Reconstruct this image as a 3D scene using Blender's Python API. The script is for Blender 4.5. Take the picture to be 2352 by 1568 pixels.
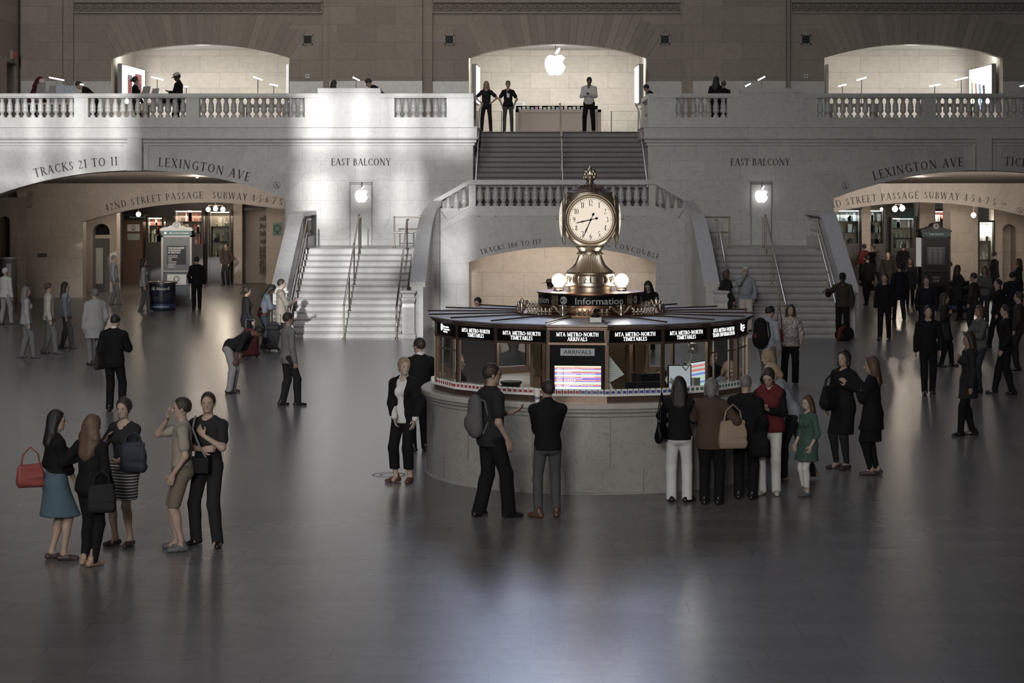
import bpy, math, random
import numpy as np
from mathutils import Vector, Matrix
R = math.radians
for o in list(bpy.data.objects): bpy.data.objects.remove(o)
random.seed(7)
SC = bpy.context.scene
COL = SC.collection

# ---------------------------------------------------------------- camera
F, VX, VY, EYE = 4640.0, 1218.0, 421.0, 4.25      # focal length, vanishing point (2352x1568 frame), eye height
cam_d = bpy.data.cameras.new('camera'); cam = bpy.data.objects.new('camera', cam_d); COL.objects.link(cam)
cam.location = (0, 0, EYE); cam.rotation_euler = (R(90), 0, 0)
cam_d.sensor_width = 36; cam_d.lens = F/2352*36
cam_d.shift_x = (1176-VX)/2352; cam_d.shift_y = -(784-VY)/2352
cam_d.clip_end = 400
SC.camera = cam
# ---------------------------------------------------------------- view, world, sun, area lights
SC.view_settings.view_transform = 'Standard'; SC.view_settings.look = 'None'
SC.view_settings.exposure = 0.0; SC.view_settings.gamma = 1.0
try: SC.view_settings.use_curve_mapping = False
except Exception: pass
w = bpy.data.worlds.new('world'); SC.world = w; w.use_nodes = True
w.node_tree.nodes['Background'].inputs[0].default_value = (1.0, 0.93, 0.88, 1)
w.node_tree.nodes['Background'].inputs[1].default_value = 0.03
def light(kind, name, loc, energy, color, rot=(0,0,0), **kw):
    d = bpy.data.lights.new(name, kind); d.energy = energy; d.color = color
    for k, v in kw.items(): setattr(d, k, v)
    o = bpy.data.objects.new(name, d); COL.objects.link(o); o.location = loc; o.rotation_euler = rot
    return o
# low sun coming through the tall windows of the west wall behind the camera (travels +Y and down)
light('SUN', 'sun', (0, -20, 30), 3.5, (1.0, 0.995, 0.985), (R(90-9), 0, R(0)), angle=R(.7))
# added fill lights, unseen: from behind the camera and from above the hall
light('AREA', 'front_fill_light', (-14, -11.5, 20), 2000, (1.0, 0.985, 0.96), (R(76), 0, R(0)), shape='RECTANGLE', size=14, size_y=12, spread=R(62))  # front fill added for camera-facing surfaces, standing in for west window light
light('SPOT', 'booth_fill_spot', (-3, -9, 9), 14000, (1.0, 0.97, 0.93), (R(79), 0, R(-4)), spot_size=R(38), spot_blend=1.0, shadow_soft_size=2.0)  # unseen spot added to brighten the booth front
light('AREA', 'overhead_fill_light', (-6, 34, 24), 260, (0.94, 0.95, 1.0), (0, R(-8), 0), shape='RECTANGLE', size=10, size_y=16, spread=R(120))  # soft overhead fill added above the hall
light('AREA', 'upper_wall_light', (-6, 60, 18), 430, (1.0, 0.89, 0.79), (R(66), 0, 0), shape='RECTANGLE', size=16, size_y=2)
SC.cycles.sample_clamp_indirect = 2.0; SC.cycles.caustics_reflective = False; SC.cycles.caustics_refractive = False

# ---------------------------------------------------------------- helpers
def px(x, Y): return (x-VX)*Y/F
def pz(y, Y): return EYE-(y-VY)*Y/F
def PP(x, y, Y): return (px(x, Y), Y, pz(y, Y))
def fy(y): return EYE*F/(y-VY)          # depth of a floor point seen at image row y

class MB:
    def __init__(s): s.v = []; s.f = []; s.m = []; s.mi = 0
    def add(s, vs, fs):
        n = len(s.v); s.v += [tuple(v) for v in vs]; s.f += [tuple(i+n for i in f) for f in fs]; s.m += [s.mi]*len(fs); return s
    def box(s, x0, x1, y0, y1, z0, z1):
        return s.add([(x0,y0,z0),(x1,y0,z0),(x1,y1,z0),(x0,y1,z0),(x0,y0,z1),(x1,y0,z1),(x1,y1,z1),(x0,y1,z1)],
                     [(0,3,2,1),(4,5,6,7),(0,1,5,4),(1,2,6,5),(2,3,7,6),(3,0,4,7)])
    def cbox(s, c, d, rz=0):
        ca, sa = math.cos(rz), math.sin(rz); vs = []
        for z in (-1, 1):
            for x, y in ((-1,-1),(1,-1),(1,1),(-1,1)):
                X, Y = x*d[0]/2, y*d[1]/2
                vs.append((c[0]+X*ca-Y*sa, c[1]+X*sa+Y*ca, c[2]+z*d[2]/2))
        return s.add(vs, [(0,3,2,1),(4,5,6,7),(0,1,5,4),(1,2,6,5),(2,3,7,6),(3,0,4,7)])
    def lathe(s, prof, n=24, c=(0,0,0), flute=0, fl=0):
        # prof: list of (r, z); closed on the axis when r is 0
        vs = []; fs = []
        for r, z in prof:
            for i in range(n):
                a = 2*math.pi*i/n; rr = r*(1+(fl*abs(math.sin(flute*a/2)) if flute else 0))
                vs.append((c[0]+rr*math.cos(a), c[1]+rr*math.sin(a), c[2]+z))
        for j in range(len(prof)-1):
            for i in range(n):
                k = (i+1) % n; fs.append((j*n+i, j*n+k, (j+1)*n+k, (j+1)*n+i))
        if prof[0][0] > 1e-6: fs.append(tuple(reversed(range(n))))
        if prof[-1][0] > 1e-6: fs.append(tuple(range((len(prof)-1)*n, len(prof)*n)))
        return s.add(vs, fs)
    def tube(s, pts, r, n=8, rs=None):
        pts = [Vector(p) for p in pts]; vs = []; fs = []
        up = Vector((0,0,1)); prev = None
        for i, p in enumerate(pts):
            d = (pts[min(i+1,len(pts)-1)]-pts[max(i-1,0)]).normalized()
            if prev is None:
                a = d.cross(up); a = a if a.length > 1e-3 else d.cross(Vector((1,0,0)))
            else: a = prev-d*prev.dot(d)
            a.normalize(); prev = a; b = d.cross(a); rr = rs[i] if rs else r
            for k in range(n):
                t = 2*math.pi*k/n; vs.append(p+a*rr*math.cos(t)+b*rr*math.sin(t))
        for j in range(len(pts)-1):
            for k in range(n):
                q = (k+1) % n; fs.append((j*n+k, j*n+q, (j+1)*n+q, (j+1)*n+k))
        fs.append(tuple(reversed(range(n)))); fs.append(tuple(range((len(pts)-1)*n, len(pts)*n)))
        return s.add(vs, fs)
    def prism(s, poly, y0, y1, axis='y'):
        # poly in (x, z) extruded along y (or (x, y) along z)
        n = len(poly)
        if axis == 'y': vs = [(x,y0,z) for x, z in poly]+[(x,y1,z) for x, z in poly]
        elif axis == 'x': vs = [(y0,x,z) for x, z in poly]+[(y1,x,z) for x, z in poly]
        else: vs = [(x,z,y0) for x, z in poly]+[(x,z,y1) for x, z in poly]
        from mathutils.geometry import tessellate_polygon
        tris = tessellate_polygon([[Vector((x, z, 0)) for x, z in poly]])
        fs = [tuple(t) for t in tris]+[tuple(n+i for i in reversed(t)) for t in tris]
        fs += [(i, (i+1) % n, n+(i+1) % n, n+i) for i in range(n)]
        return s.add(vs, fs)
    def sweep(s, path, prof, closed=False):
        # path: (x,y,z) points in plan order; prof: list of (outward offset, height)
        P = [Vector(p) for p in path]; n = len(prof); vs = []; fs = []
        for i, p in enumerate(P):
            a = P[max(i-1,0)] if not closed else P[i-1]
            b = P[min(i+1,len(P)-1)] if not closed else P[(i+1) % len(P)]
            d1 = (p-a); d2 = (b-p); d1.z = d2.z = 0
            if d1.length < 1e-6: d1 = d2
            if d2.length < 1e-6: d2 = d1
            d1.normalize(); d2.normalize(); n1 = Vector((d1.y,-d1.x,0)); n2 = Vector((d2.y,-d2.x,0))
            m = (n1+n2); m.normalize(); m /= max(0.3, m.dot(n1))
            for o, h in prof: vs.append(p+m*o+Vector((0,0,h)))
        L = len(P) if closed else len(P)-1
        for j in range(L):
            for k in range(n):
                q = (k+1) % n; jj = (j+1) % len(P); fs.append((j*n+k, jj*n+k, jj*n+q, j*n+q))
        if not closed: fs.append(tuple(range(n))); fs.append(tuple(reversed(range((len(P)-1)*n, len(P)*n))))
        return s.add(vs, fs)
    def mesh(s, name, mats, smooth=0):
        me = bpy.data.meshes.new(name); me.from_pydata(s.v, [], s.f)
        for m in (mats if isinstance(mats, (list, tuple)) else [mats]): me.materials.append(m)
        if isinstance(mats, (list, tuple)): me.polygons.foreach_set('material_index', s.m)
        import bmesh
        bm = bmesh.new(); bm.from_mesh(me); bmesh.ops.recalc_face_normals(bm, faces=bm.faces); bm.to_mesh(me); bm.free()
        if smooth:
            me.shade_smooth(); me.set_sharp_from_angle(angle=R(smooth))
        me.update(); return me
    def build(s, name, mats, parent=None, smooth=0, **tags):
        return link(name, s.mesh(name, mats, smooth), parent, **tags)
def link(name, data, parent=None, **tags):
    o = bpy.data.objects.new(name, data); COL.objects.link(o)
    if parent is not None: o.parent = parent
    for k, v in tags.items(): o['category' if k == 'cat' else k] = v
    return o
def thing(name, label, cat, loc=(0,0,0), rz=0, group=None, scale=None):
    o = link(name, None, label=label, cat=cat); o.location = loc; o.rotation_euler = (0,0,rz)
    o.empty_display_size = 0.1
    if group: o['group'] = group
    if scale: o.scale = (scale,)*3
    return o
def kids(o): return [c for c in bpy.data.objects if c.parent == o]
def dup(root, loc=None, rz=None, label=None, group=None, scale=None):
    r = root.copy(); COL.objects.link(r)
    if loc is not None: r.location = loc
    if rz is not None: r.rotation_euler = (0,0,rz)
    if scale is not None: r.scale = (scale,)*3
    if label: r['label'] = label
    if group: r['group'] = group
    for ch in root.children:
        c = ch.copy(); COL.objects.link(c); c.parent = r
        for g in ch.children:
            d = g.copy(); COL.objects.link(d); d.parent = c
    return r

# ---------------------------------------------------------------- materials
MATS = {}
def base_mat(name):
    m = bpy.data.materials.new(name); m.use_nodes = True; nt = m.node_tree; b = nt.nodes['Principled BSDF']
    return m, nt, b
def rgb(*c): return (c[0], c[1], c[2], 1)
def mat(name, col, rough=0.6, metal=0, emit=0, ecol=None, noise=0.0, nscale=20, bump=0.0, bscale=60, spec=None):
    if name in MATS: return MATS[name]
    m, nt, b = base_mat(name); N = nt.nodes; L = nt.links
    b.inputs['Base Color'].default_value = rgb(*col); b.inputs['Roughness'].default_value = rough
    b.inputs['Metallic'].default_value = metal
    if spec is not None: b.inputs['Specular IOR Level'].default_value = spec
    if emit:
        b.inputs['Emission Color'].default_value = rgb(*(ecol or col)); b.inputs['Emission Strength'].default_value = emit
    if noise or bump:
        tc = N.new('ShaderNodeTexCoord')
    if noise:
        nz = N.new('ShaderNodeTexNoise'); nz.inputs['Scale'].default_value = nscale; nz.inputs['Detail'].default_value = 4
        L.new(tc.outputs['Object'], nz.inputs['Vector'])
        mx = N.new('ShaderNodeMix'); mx.data_type = 'RGBA'
        mx.inputs[6].default_value = rgb(*[c*(1-noise) for c in col]); mx.inputs[7].default_value = rgb(*[min(1,c*(1+noise)) for c in col])
        L.new(nz.outputs['Fac'], mx.inputs[0]); L.new(mx.outputs[2], b.inputs['Base Color'])
    if bump:
        nb = N.new('ShaderNodeTexNoise'); nb.inputs['Scale'].default_value = bscale; nb.inputs['Detail'].default_value = 3
        L.new(tc.outputs['Object'], nb.inputs['Vector'])
        bp = N.new('ShaderNodeBump'); bp.inputs['Strength'].default_value = bump; bp.inputs['Distance'].default_value = 0.01
        L.new(nb.outputs['Fac'], bp.inputs['Height']); L.new(bp.outputs[0], b.inputs['Normal'])
    MATS[name] = m; return m
def glow(name, col, strength):
    if name in MATS: return MATS[name]
    m = bpy.data.materials.new(name); m.use_nodes = True; nt = m.node_tree; nt.nodes.clear()
    e = nt.nodes.new('ShaderNodeEmission'); e.inputs[0].default_value = rgb(*col); e.inputs[1].default_value = strength
    o = nt.nodes.new('ShaderNodeOutputMaterial'); nt.links.new(e.outputs[0], o.inputs[0]); MATS[name] = m; return m
def glass(name='clear_glass', tint=(0.92,0.95,0.94), gl=0.10):
    if name in MATS: return MATS[name]
    m = bpy.data.materials.new(name); m.use_nodes = True; nt = m.node_tree; nt.nodes.clear(); N = nt.nodes; L = nt.links
    t = N.new('ShaderNodeBsdfTransparent'); t.inputs[0].default_value = rgb(*tint)
    g = N.new('ShaderNodeBsdfGlossy'); g.inputs['Roughness'].default_value = 0.45 if name == 'barrier_glass' else 0.03
    fr = N.new('ShaderNodeFresnel'); fr.inputs[0].default_value = 1.12 if name == 'barrier_glass' else 1.45
    mx = N.new('ShaderNodeMixShader'); o = N.new('ShaderNodeOutputMaterial')
    L.new(fr.outputs[0], mx.inputs[0]); L.new(t.outputs[0], mx.inputs[1]); L.new(g.outputs[0], mx.inputs[2]); L.new(mx.outputs[0], o.inputs[0])
    MATS[name] = m; return m
def marble(name, col, bw, bh, plane='xz', var=0.10, rough=0.35, mortar=0.004, vein=0.35, off=0.5, mcol=0.45, island=0.0, vscale=1.2, roughvar=0.0, shift=(0,0), bumpy=0.35):
    """polished stone laid in courses: block variation, thin joints, soft veins and pitting"""
    if name in MATS: return MATS[name]
    m, nt, b = base_mat(name); N = nt.nodes; L = nt.links
    geo = N.new('ShaderNodeNewGeometry'); sep = N.new('ShaderNodeSeparateXYZ'); L.new(geo.outputs['Position'], sep.inputs[0])
    cb = N.new('ShaderNodeCombineXYZ')
    if plane == 'any':      # vertical walls in any direction: run along x+y
        ad = N.new('ShaderNodeMath'); ad.operation = 'ADD'; L.new(sep.outputs[0], ad.inputs[0]); L.new(sep.outputs[1], ad.inputs[1])
        L.new(ad.outputs[0], cb.inputs[0]); L.new(sep.outputs[2], cb.inputs[1])
    else:
        i, j = {'xz':(0,2),'xy':(0,1),'yz':(1,2)}[plane]
        for k, q in ((0,i),(1,j)):
            a = N.new('ShaderNodeMath'); a.operation = 'ADD'; a.inputs[1].default_value = shift[k]
            L.new(sep.outputs[q], a.inputs[0]); L.new(a.outputs[0], cb.inputs[k])
    br = N.new('ShaderNodeTexBrick'); L.new(cb.outputs[0], br.inputs['Vector'])
    br.offset = off; br.squash = 1.35 if plane == 'xy' else 1.0; br.squash_frequency = 3; br.inputs['Scale'].default_value = 1; br.inputs['Brick Width'].default_value = bw; br.inputs['Row Height'].default_value = bh
    br.inputs['Mortar Size'].default_value = mortar; br.inputs['Mortar Smooth'].default_value = 0.1; br.inputs['Bias'].default_value = 0
    lo = [c*(1-var) for c in col]; hi = [min(1, c*(1+var)) for c in col]
    br.inputs['Color1'].default_value = rgb(*lo); br.inputs['Color2'].default_value = rgb(*hi)
    br.inputs['Mortar'].default_value = rgb(*[c*mcol for c in col])
    # veins
    n1 = N.new('ShaderNodeTexNoise'); n1.inputs['Scale'].default_value = vscale; n1.inputs['Detail'].default_value = 8; n1.inputs['Roughness'].default_value = 0.65
    n1.inputs['Distortion'].default_value = 0.8; L.new(geo.outputs['Position'], n1.inputs['Vector'])
    ab = N.new('ShaderNodeMath'); ab.operation = 'SUBTRACT'; ab.inputs[1].default_value = 0.5; L.new(n1.outputs['Fac'], ab.inputs[0])
    ab2 = N.new('ShaderNodeMath'); ab2.operation = 'ABSOLUTE'; L.new(ab.outputs[0], ab2.inputs[0])
    mr = N.new('ShaderNodeMapRange'); mr.inputs[1].default_value = 0.0; mr.inputs[2].default_value = 0.012; mr.inputs[3].default_value = 1-vein; mr.inputs[4].default_value = 1
    L.new(ab2.outputs[0], mr.inputs[0])
    n2 = N.new('ShaderNodeTexNoise'); n2.inputs['Scale'].default_value = 6; n2.inputs['Detail'].default_value = 6; L.new(geo.outputs['Position'], n2.inputs['Vector'])
    mr2 = N.new('ShaderNodeMapRange'); mr2.inputs[1].default_value = 0.3; mr2.inputs[2].default_value = 0.7; mr2.inputs[3].default_value = 0.94; mr2.inputs[4].default_value = 1.05
    L.new(n2.outputs['Fac'], mr2.inputs[0])
    mu = N.new('ShaderNodeMath'); mu.operation = 'MULTIPLY'; L.new(mr.outputs[0], mu.inputs[0]); L.new(mr2.outputs[0], mu.inputs[1])
    last = mu
    if island:
        ri = N.new('ShaderNodeMapRange'); ri.inputs[3].default_value = 1-island; ri.inputs[4].default_value = 1+island
        L.new(geo.outputs['Random Per Island'], ri.inputs[0])
        m3 = N.new('ShaderNodeMath'); m3.operation = 'MULTIPLY'; L.new(mu.outputs[0], m3.inputs[0]); L.new(ri.outputs[0], m3.inputs[1]); last = m3
    vm = N.new('ShaderNodeVectorMath'); vm.operation = 'SCALE'; L.new(br.outputs['Color'], vm.inputs[0]); L.new(last.outputs[0], vm.inputs['Scale'])
    L.new(vm.outputs[0], b.inputs['Base Color'])
    if roughvar:
        mr3 = N.new('ShaderNodeMapRange'); mr3.inputs[1].default_value = 0.3; mr3.inputs[2].default_value = 0.7; mr3.inputs[3].default_value = rough-roughvar; mr3.inputs[4].default_value = rough+roughvar
        L.new(n2.outputs['Fac'], mr3.inputs[0]); L.new(mr3.outputs[0], b.inputs['Roughness'])
    else: b.inputs['Roughness'].default_value = rough
    bp = N.new('ShaderNodeBump'); bp.inputs['Strength'].default_value = bumpy; bp.inputs['Distance'].default_value = 0.003; bp.invert = True
    L.new(br.outputs['Fac'], bp.inputs['Height']); L.new(bp.outputs[0], b.inputs['Normal'])
    MATS[name] = m; return m

WARM = (0.36, 0.305, 0.255); GREY = (0.50, 0.49, 0.475)
M_upper = marble('upper_limestone', (0.30,0.262,0.228), 1.35, 0.62, 'xz', 0.10, 0.75, 0.006, 0.10, mcol=0.6, shift=(0,0.1))
M_wall = marble('balcony_marble', (0.52,0.51,0.49), 1.1, 0.62, 'xz', 0.05, 0.33, 0.004, 0.22, mcol=0.6)
M_wallany = marble('parapet_marble', (0.54,0.53,0.51), 1.3, 0.62, 'any', 0.04, 0.30, 0.004, 0.2, mcol=0.65)
M_plain = marble('smooth_marble', (0.55,0.54,0.52), 1.9, 5.0, 'any', 0.03, 0.30, 0.002, 0.2, mcol=0.7)
M_vous = marble('voussoir_marble', (0.50,0.49,0.47), 50, 50, 'xz', 0.0, 0.33, 0.0, 0.22, island=0.07)
M_vousw = marble('voussoir_limestone', (0.285,0.248,0.215), 50, 50, 'xz', 0.0, 0.75, 0.0, 0.10, island=0.13)
M_store = marble('niche_limestone', (0.56,0.53,0.48), 1.45, 0.60, 'any', 0.07, 0.6, 0.007, 0.15, mcol=0.62)
M_pass = marble('passage_limestone', (0.40,0.350,0.300), 1.3, 0.75, 'any', 0.06, 0.5, 0.005, 0.15, mcol=0.6)
M_floor = marble('floor_marble', (0.160,0.150,0.141), 0.97, 0.5, 'xy', 0.10, 0.26, 0.004, 0.10, mcol=0.6, roughvar=0.0, off=.37, vscale=0.7, bumpy=0.0)
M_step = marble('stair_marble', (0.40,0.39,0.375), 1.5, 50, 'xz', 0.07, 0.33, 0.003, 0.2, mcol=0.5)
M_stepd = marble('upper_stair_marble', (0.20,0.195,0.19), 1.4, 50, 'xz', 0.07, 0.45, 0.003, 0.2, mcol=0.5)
M_booth = marble('booth_marble', (0.33,0.315,0.29), 1.2, 50, 'any', 0.03, 0.34, 0.002, 0.35, mcol=0.6, vscale=3.0)
M_letter = mat('carved_lettering', (0.045,0.042,0.04), 0.7)
M_brass = mat('polished_brass', (0.50,0.44,0.36), 0.28, 1.0)
M_bronze = mat('dark_bronze', (0.22,0.155,0.12), 0.38, .9, noise=0.15)
M_bronzed = mat('bronze_paint', (0.085,0.055,0.04), 0.35, 0.6)
M_brassd = mat('antique_brass', (0.62,0.55,0.45), 0.33, 1.0, noise=0.12, nscale=9)
M_steel = mat('brushed_steel', (0.42,0.42,0.41), 0.35, 1.0)
M_black = mat('black_panel', (0.006,0.006,0.007), 0.3, spec=0.08)
M_matblack = mat('matt_black', (0.010,0.010,0.011), 0.7, spec=0.2)
M_white = mat('white_paint', (0.75,0.75,0.73), 0.5)
M_outer = mat('west_stone', (0.25,0.22,0.20), 0.8)
M_glow = glow('white_glow', (1,0.98,0.95), 3.0)
M_sign = glow('sign_letter_glow', (1,1,0.96), 2.6)
M_bulb = glow('warm_bulb', (1,0.83,0.62), 40)
M_globe = glow('globe_glow', (1,0.93,0.80), 18)
M_dial = glow('dial_glow', (1.0,0.87,0.72), 0.88)
M_grey = mat('grey_metal', (0.22,0.22,0.21), 0.5, 0.3)

# west wall behind the camera; its window openings shape the sunlight that falls on the stairs and the balcony
m = MB(); Yw0, Yw1 = -12.6, -12.0
m.box(-70, 70, Yw0, Yw1, 0, 10.4); m.box(-70, 70, Yw0, Yw1, 19.2, 70)
m.box(-70, -16.9, Yw0, Yw1, 10.4, 19.2); m.box(-12.6, -7.35, Yw0, Yw1, 10.4, 19.2); m.box(-1.5, 70, Yw0, Yw1, 10.4, 19.2)
m.box(-16.9, -12.6, Yw0, Yw1, 10.4, 16.0)
m.build('wall_west', M_outer, kind='structure', label='stone wall behind the viewer with tall windows')
m = MB()
for x, w_ in ((-7.3,.2),(-5.9,.30),(-4.75,.35),(-4.1,.25),(-3.3,.55),(-2.55,.35),(-1.75,.45),(-16.2,.25),(-14.9,.35),(-13.6,.25)):
    m.box(x-w_/2, x+w_/2, Yw0+.1, Yw1-.1, 10.4, 19.2)
for z in (12.4,14.6,16.9): m.box(-16.9, -1.5, Yw0+.1, Yw1-.1, z-.12, z+.12)
for a_, b_, c_, d_ in ((-5.9,-4.75,14.9,16.3),(-3.3,-1.5,15.6,17.2),(-4.1,-2.55,12.2,13.2)): m.box(a_, b_, Yw0+.1, Yw1-.1, c_, d_)  # solid panels added to break up the sun patches
m.build('window_4', mat('window_bars', (0.05,0.05,0.05), 0.5), kind='structure', label='uneven bars and added panels shaping sunlight in the windows behind the viewer')
# ---------------------------------------------------------------- incised roman lettering (strokes) and plain lettering
TK, TN, SF = 0.140, 0.062, 0.042
def _st(x, a=0, b=1, s0=1, s1=1):
    r = [('s',x,a,x,b,TK)]
    if s0: r.append(('s',x-.13,a+SF/2,x+.13,a+SF/2,SF))
    if s1: r.append(('s',x-.13,b-SF/2,x+.13,b-SF/2,SF))
    return r
def _h(x0, x1, y): return [('s',x0,y,x1,y,TN)]
def _sf(x, y, l=.22): return [('s',x-l/2,y,x+l/2,y,SF)]
def _v(x, y0, y1): return [('s',x,y0,x,y1,SF)]
SER = {
 'A': (.80, [('s',.13,0,.40,1,TN),('s',.40,1,.68,0,TK)]+_h(.24,.57,.36)+_sf(.12,.017)+_sf(.69,.017)),
 'B': (.66, _st(.17)+_h(.17,.36,.98)+_h(.17,.38,.53)+_h(.17,.38,.024)+[('a',.36,.755,.15,.225,-90,90),('a',.38,.28,.19,.257,-90,90)]),
 'C': (.78, [('a',.45,.5,.36,.49,50,310)]+_v(.70,.78,.97)+_v(.70,.06,.22)),
 'D': (.84, _st(.17)+_h(.17,.38,.976)+_h(.17,.38,.024)+[('a',.38,.5,.37,.476,-90,90)]),
 'E': (.62, _st(.17)+_h(.17,.52,.976)+_h(.17,.46,.52)+_h(.17,.55,.024)+_v(.52,.80,1)+_v(.46,.44,.60)+_v(.55,0,.2)),
 'F': (.58, _st(.17)+_h(.17,.52,.976)+_h(.17,.44,.52)+_v(.52,.80,1)+_v(.44,.44,.60)),
 'G': (.84, [('a',.45,.5,.36,.49,50,300)]+_v(.70,.78,.97)+_st(.68,.04,.44,0,1)),
 'H': (.84, _st(.17)+_st(.67)+_h(.17,.67,.52)),
 'I': (.34, _st(.17)),
 'K': (.76, _st(.17)+[('s',.20,.46,.60,.98,TN),('s',.30,.56,.66,.02,TK)]+_sf(.62,.983)+_sf(.68,.017)),
 'L': (.60, _st(.17)+_h(.17,.54,.024)+_v(.54,0,.22)),
 'M': (.98, [('s',.14,0,.19,1,TN),('s',.19,1,.49,.04,TK),('s',.49,.04,.79,1,TN),('s',.79,1,.84,0,TK)]+_sf(.14,.017)+_sf(.84,.017)+_sf(.16,.983,.16)+_sf(.82,.983,.16)),
 'N': (.86, [('s',.15,0,.15,1,TN),('s',.15,1,.70,.02,TK),('s',.70,0,.70,1,TN)]+_sf(.15,.017)+_sf(.12,.983,.2)+_sf(.70,.983)),
 'O': (.88, [('a',.44,.5,.37,.49,0,360)]),
 'P': (.62, _st(.17)+_h(.17,.36,.976)+_h(.17,.36,.46)+[('a',.36,.718,.19,.258,-90,90)]),
 'R': (.72, _st(.17)+_h(.17,.36,.976)+_h(.17,.36,.50)+[('a',.36,.738,.17,.238,-90,90),('s',.34,.50,.64,.02,TK)]+_sf(.67,.017,.18)),
 'S': (.56, [('a',.28,.745,.18,.235,40,270),('a',.28,.27,.19,.25,-140,90)]+_v(.44,.80,.97)+_v(.10,.05,.24)),
 'T': (.72, _st(.36,0,1,1,0)+_h(.05,.67,.976)+_v(.05,.80,1)+_v(.67,.80,1)),
 'U': (.82, [('s',.17,.30,.17,1,TK),('s',.66,.30,.66,1,TN),('a',.415,.32,.245,.30,180,360)]+_sf(.17,.983)+_sf(.66,.983)),
 'V': (.78, [('s',.12,1,.40,0,TK),('s',.40,0,.66,1,TN)]+_sf(.12,.983)+_sf(.66,.983)),
 'W': (1.10, [('s',.12,1,.34,0,TK),('s',.34,0,.56,1,TN),('s',.56,1,.78,0,TK),('s',.78,0,.98,1,TN)]+_sf(.12,.983)+_sf(.98,.983)),
 'X': (.76, [('s',.14,1,.62,0,TK),('s',.14,0,.60,1,TN)]+_sf(.14,.983)+_sf(.61,.983)+_sf(.13,.017)+_sf(.63,.017)),
 'Y': (.74, [('s',.12,1,.37,.46,TK),('s',.37,.46,.62,1,TN),('s',.37,0,.37,.48,TK)]+_sf(.12,.983)+_sf(.62,.983)+_sf(.37,.017)),
 '0': (.62, [('a',.31,.5,.24,.49,0,360)]), '1': (.40, _st(.22)+[('s',.10,.86,.22,.97,TN)]),
 '2': (.58, [('a',.28,.74,.19,.24,-40,160),('s',.42,.60,.10,.06,TN)]+[('s',.08,.04,.50,.04,.08)]+_v(.50,.0,.18)),
 '3': (.56, [('a',.26,.76,.17,.22,-90,150),('a',.26,.28,.20,.26,-140,90)]),
 '4': (.62, [('s',.40,0,.40,1,TK),('s',.40,1,.06,.28,TN)]+_h(.06,.56,.28)+_sf(.40,.017)),
 '5': (.56, [('s',.14,.55,.16,.96,TN),('s',.14,.95,.46,.95,.08),('a',.25,.31,.22,.30,-140,110)]),
 '6': (.60, [('a',.30,.30,.21,.29,0,360),('a',.46,.36,.37,.62,110,180)]),
 '7': (.58, [('s',.08,.95,.50,.95,.08),('s',.50,.95,.22,0,TK*.8)]+_v(.08,.80,.97)),
 '8': (.58, [('a',.29,.75,.16,.22,0,360),('a',.29,.27,.20,.26,0,360)]),
 '9': (.60, [('a',.30,.70,.21,.29,0,360),('a',.14,.64,.37,.62,-70,0)]),
 '·': (.26, [('s',.09,.42,.18,.42,.09)]), '.': (.26, [('s',.09,.05,.18,.05,.09)]), '-': (.44, [('s',.08,.42,.36,.42,.07)]),
 '>': (1.0, [('s',.08,.45,.90,.45,TN),('s',.90,.45,.62,.70,TN),('s',.90,.45,.62,.20,TN)]),
 ' ': (.38, []),
}
def glyph_polys(ch):
    adv, ops = SER.get(ch, SER[' ']); out = []
    for o in ops:
        if o[0] == 's':
            _, x0, y0, x1, y1, w_ = o; d = math.hypot(x1-x0, y1-y0); nx, ny = -(y1-y0)/d*w_/2, (x1-x0)/d*w_/2
            out.append([(x0-nx,y0-ny),(x1-nx,y1-ny),(x1+nx,y1+ny),(x0+nx,y0+ny)])
        else:
            _, cx, cy, rx, ry, a0, a1 = o; n = max(5, int(abs(a1-a0)/20)); pr = None
            for i in range(n+1):
                a = R(a0+(a1-a0)*i/n); w_ = TN+(TK-TN)*abs(math.cos(a))**1.3
                po = ((cx+(rx)*math.cos(a), cy+ry*math.sin(a)), (cx+(rx-w_)*math.cos(a), cy+(ry-w_*.9)*math.sin(a)))
                if pr: out.append([pr[0], po[0], po[1], pr[1]])
                pr = po
    return adv, out
def text_width(t, track=.04): return sum(SER.get(c, SER[' '])[0]+track for c in t)-track
def serif(mb, t, fn, h, u0=0.0, track=.04, center=False):
    """fn(u, v) -> world point; u along the line, v above the baseline, both in metres"""
    if center: u0 -= text_width(t, track)*h/2
    u = u0
    for c in t:
        adv, polys = glyph_polys(c)
        uc = u+adv*h/2
        for P in polys: mb.add([fn(u+x*h, y*h) if getattr(fn, 'bend', 1) else fn(u+x*h, y*h) for x, y in P], [tuple(range(len(P)))])
        u += (adv+track)*h
    return u
_sans = {}
def sans_geo(t, bold=0.0):
    if (t, bold) in _sans: return _sans[(t, bold)]
    cu = bpy.data.curves.new('t', 'FONT'); cu.body = t; cu.size = 1; cu.resolution_u = 3; cu.offset = bold
    ob = bpy.data.objects.new('t', cu); COL.objects.link(ob); bpy.context.view_layer.update()
    me = bpy.data.meshes.new_from_object(ob.evaluated_get(bpy.context.evaluated_depsgraph_get()))
    vs = [(v.co.x/.7, v.co.y/.7) for v in me.vertices]; fs = [tuple(p.vertices) for p in me.polygons]
    bpy.data.objects.remove(ob); bpy.data.curves.remove(cu); bpy.data.meshes.remove(me)
    wd = max([v[0] for v in vs] or [1]); _sans[(t, bold)] = (vs, fs, wd); return vs, fs, wd
def sans(mb, t, fn, h, u0=0.0, center=False, width=None, bold=0.0):
    vs, fs, wd = sans_geo(t, bold); k = (width/(wd*h)) if width else 1
    if center: u0 -= wd*h*k/2
    mb.add([fn(u0+x*h*k, y*h) for x, y in vs], fs); return u0+wd*h*k
def flat(x0, Y, z0): return lambda u, v: (x0+u, Y, z0+v)
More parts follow.
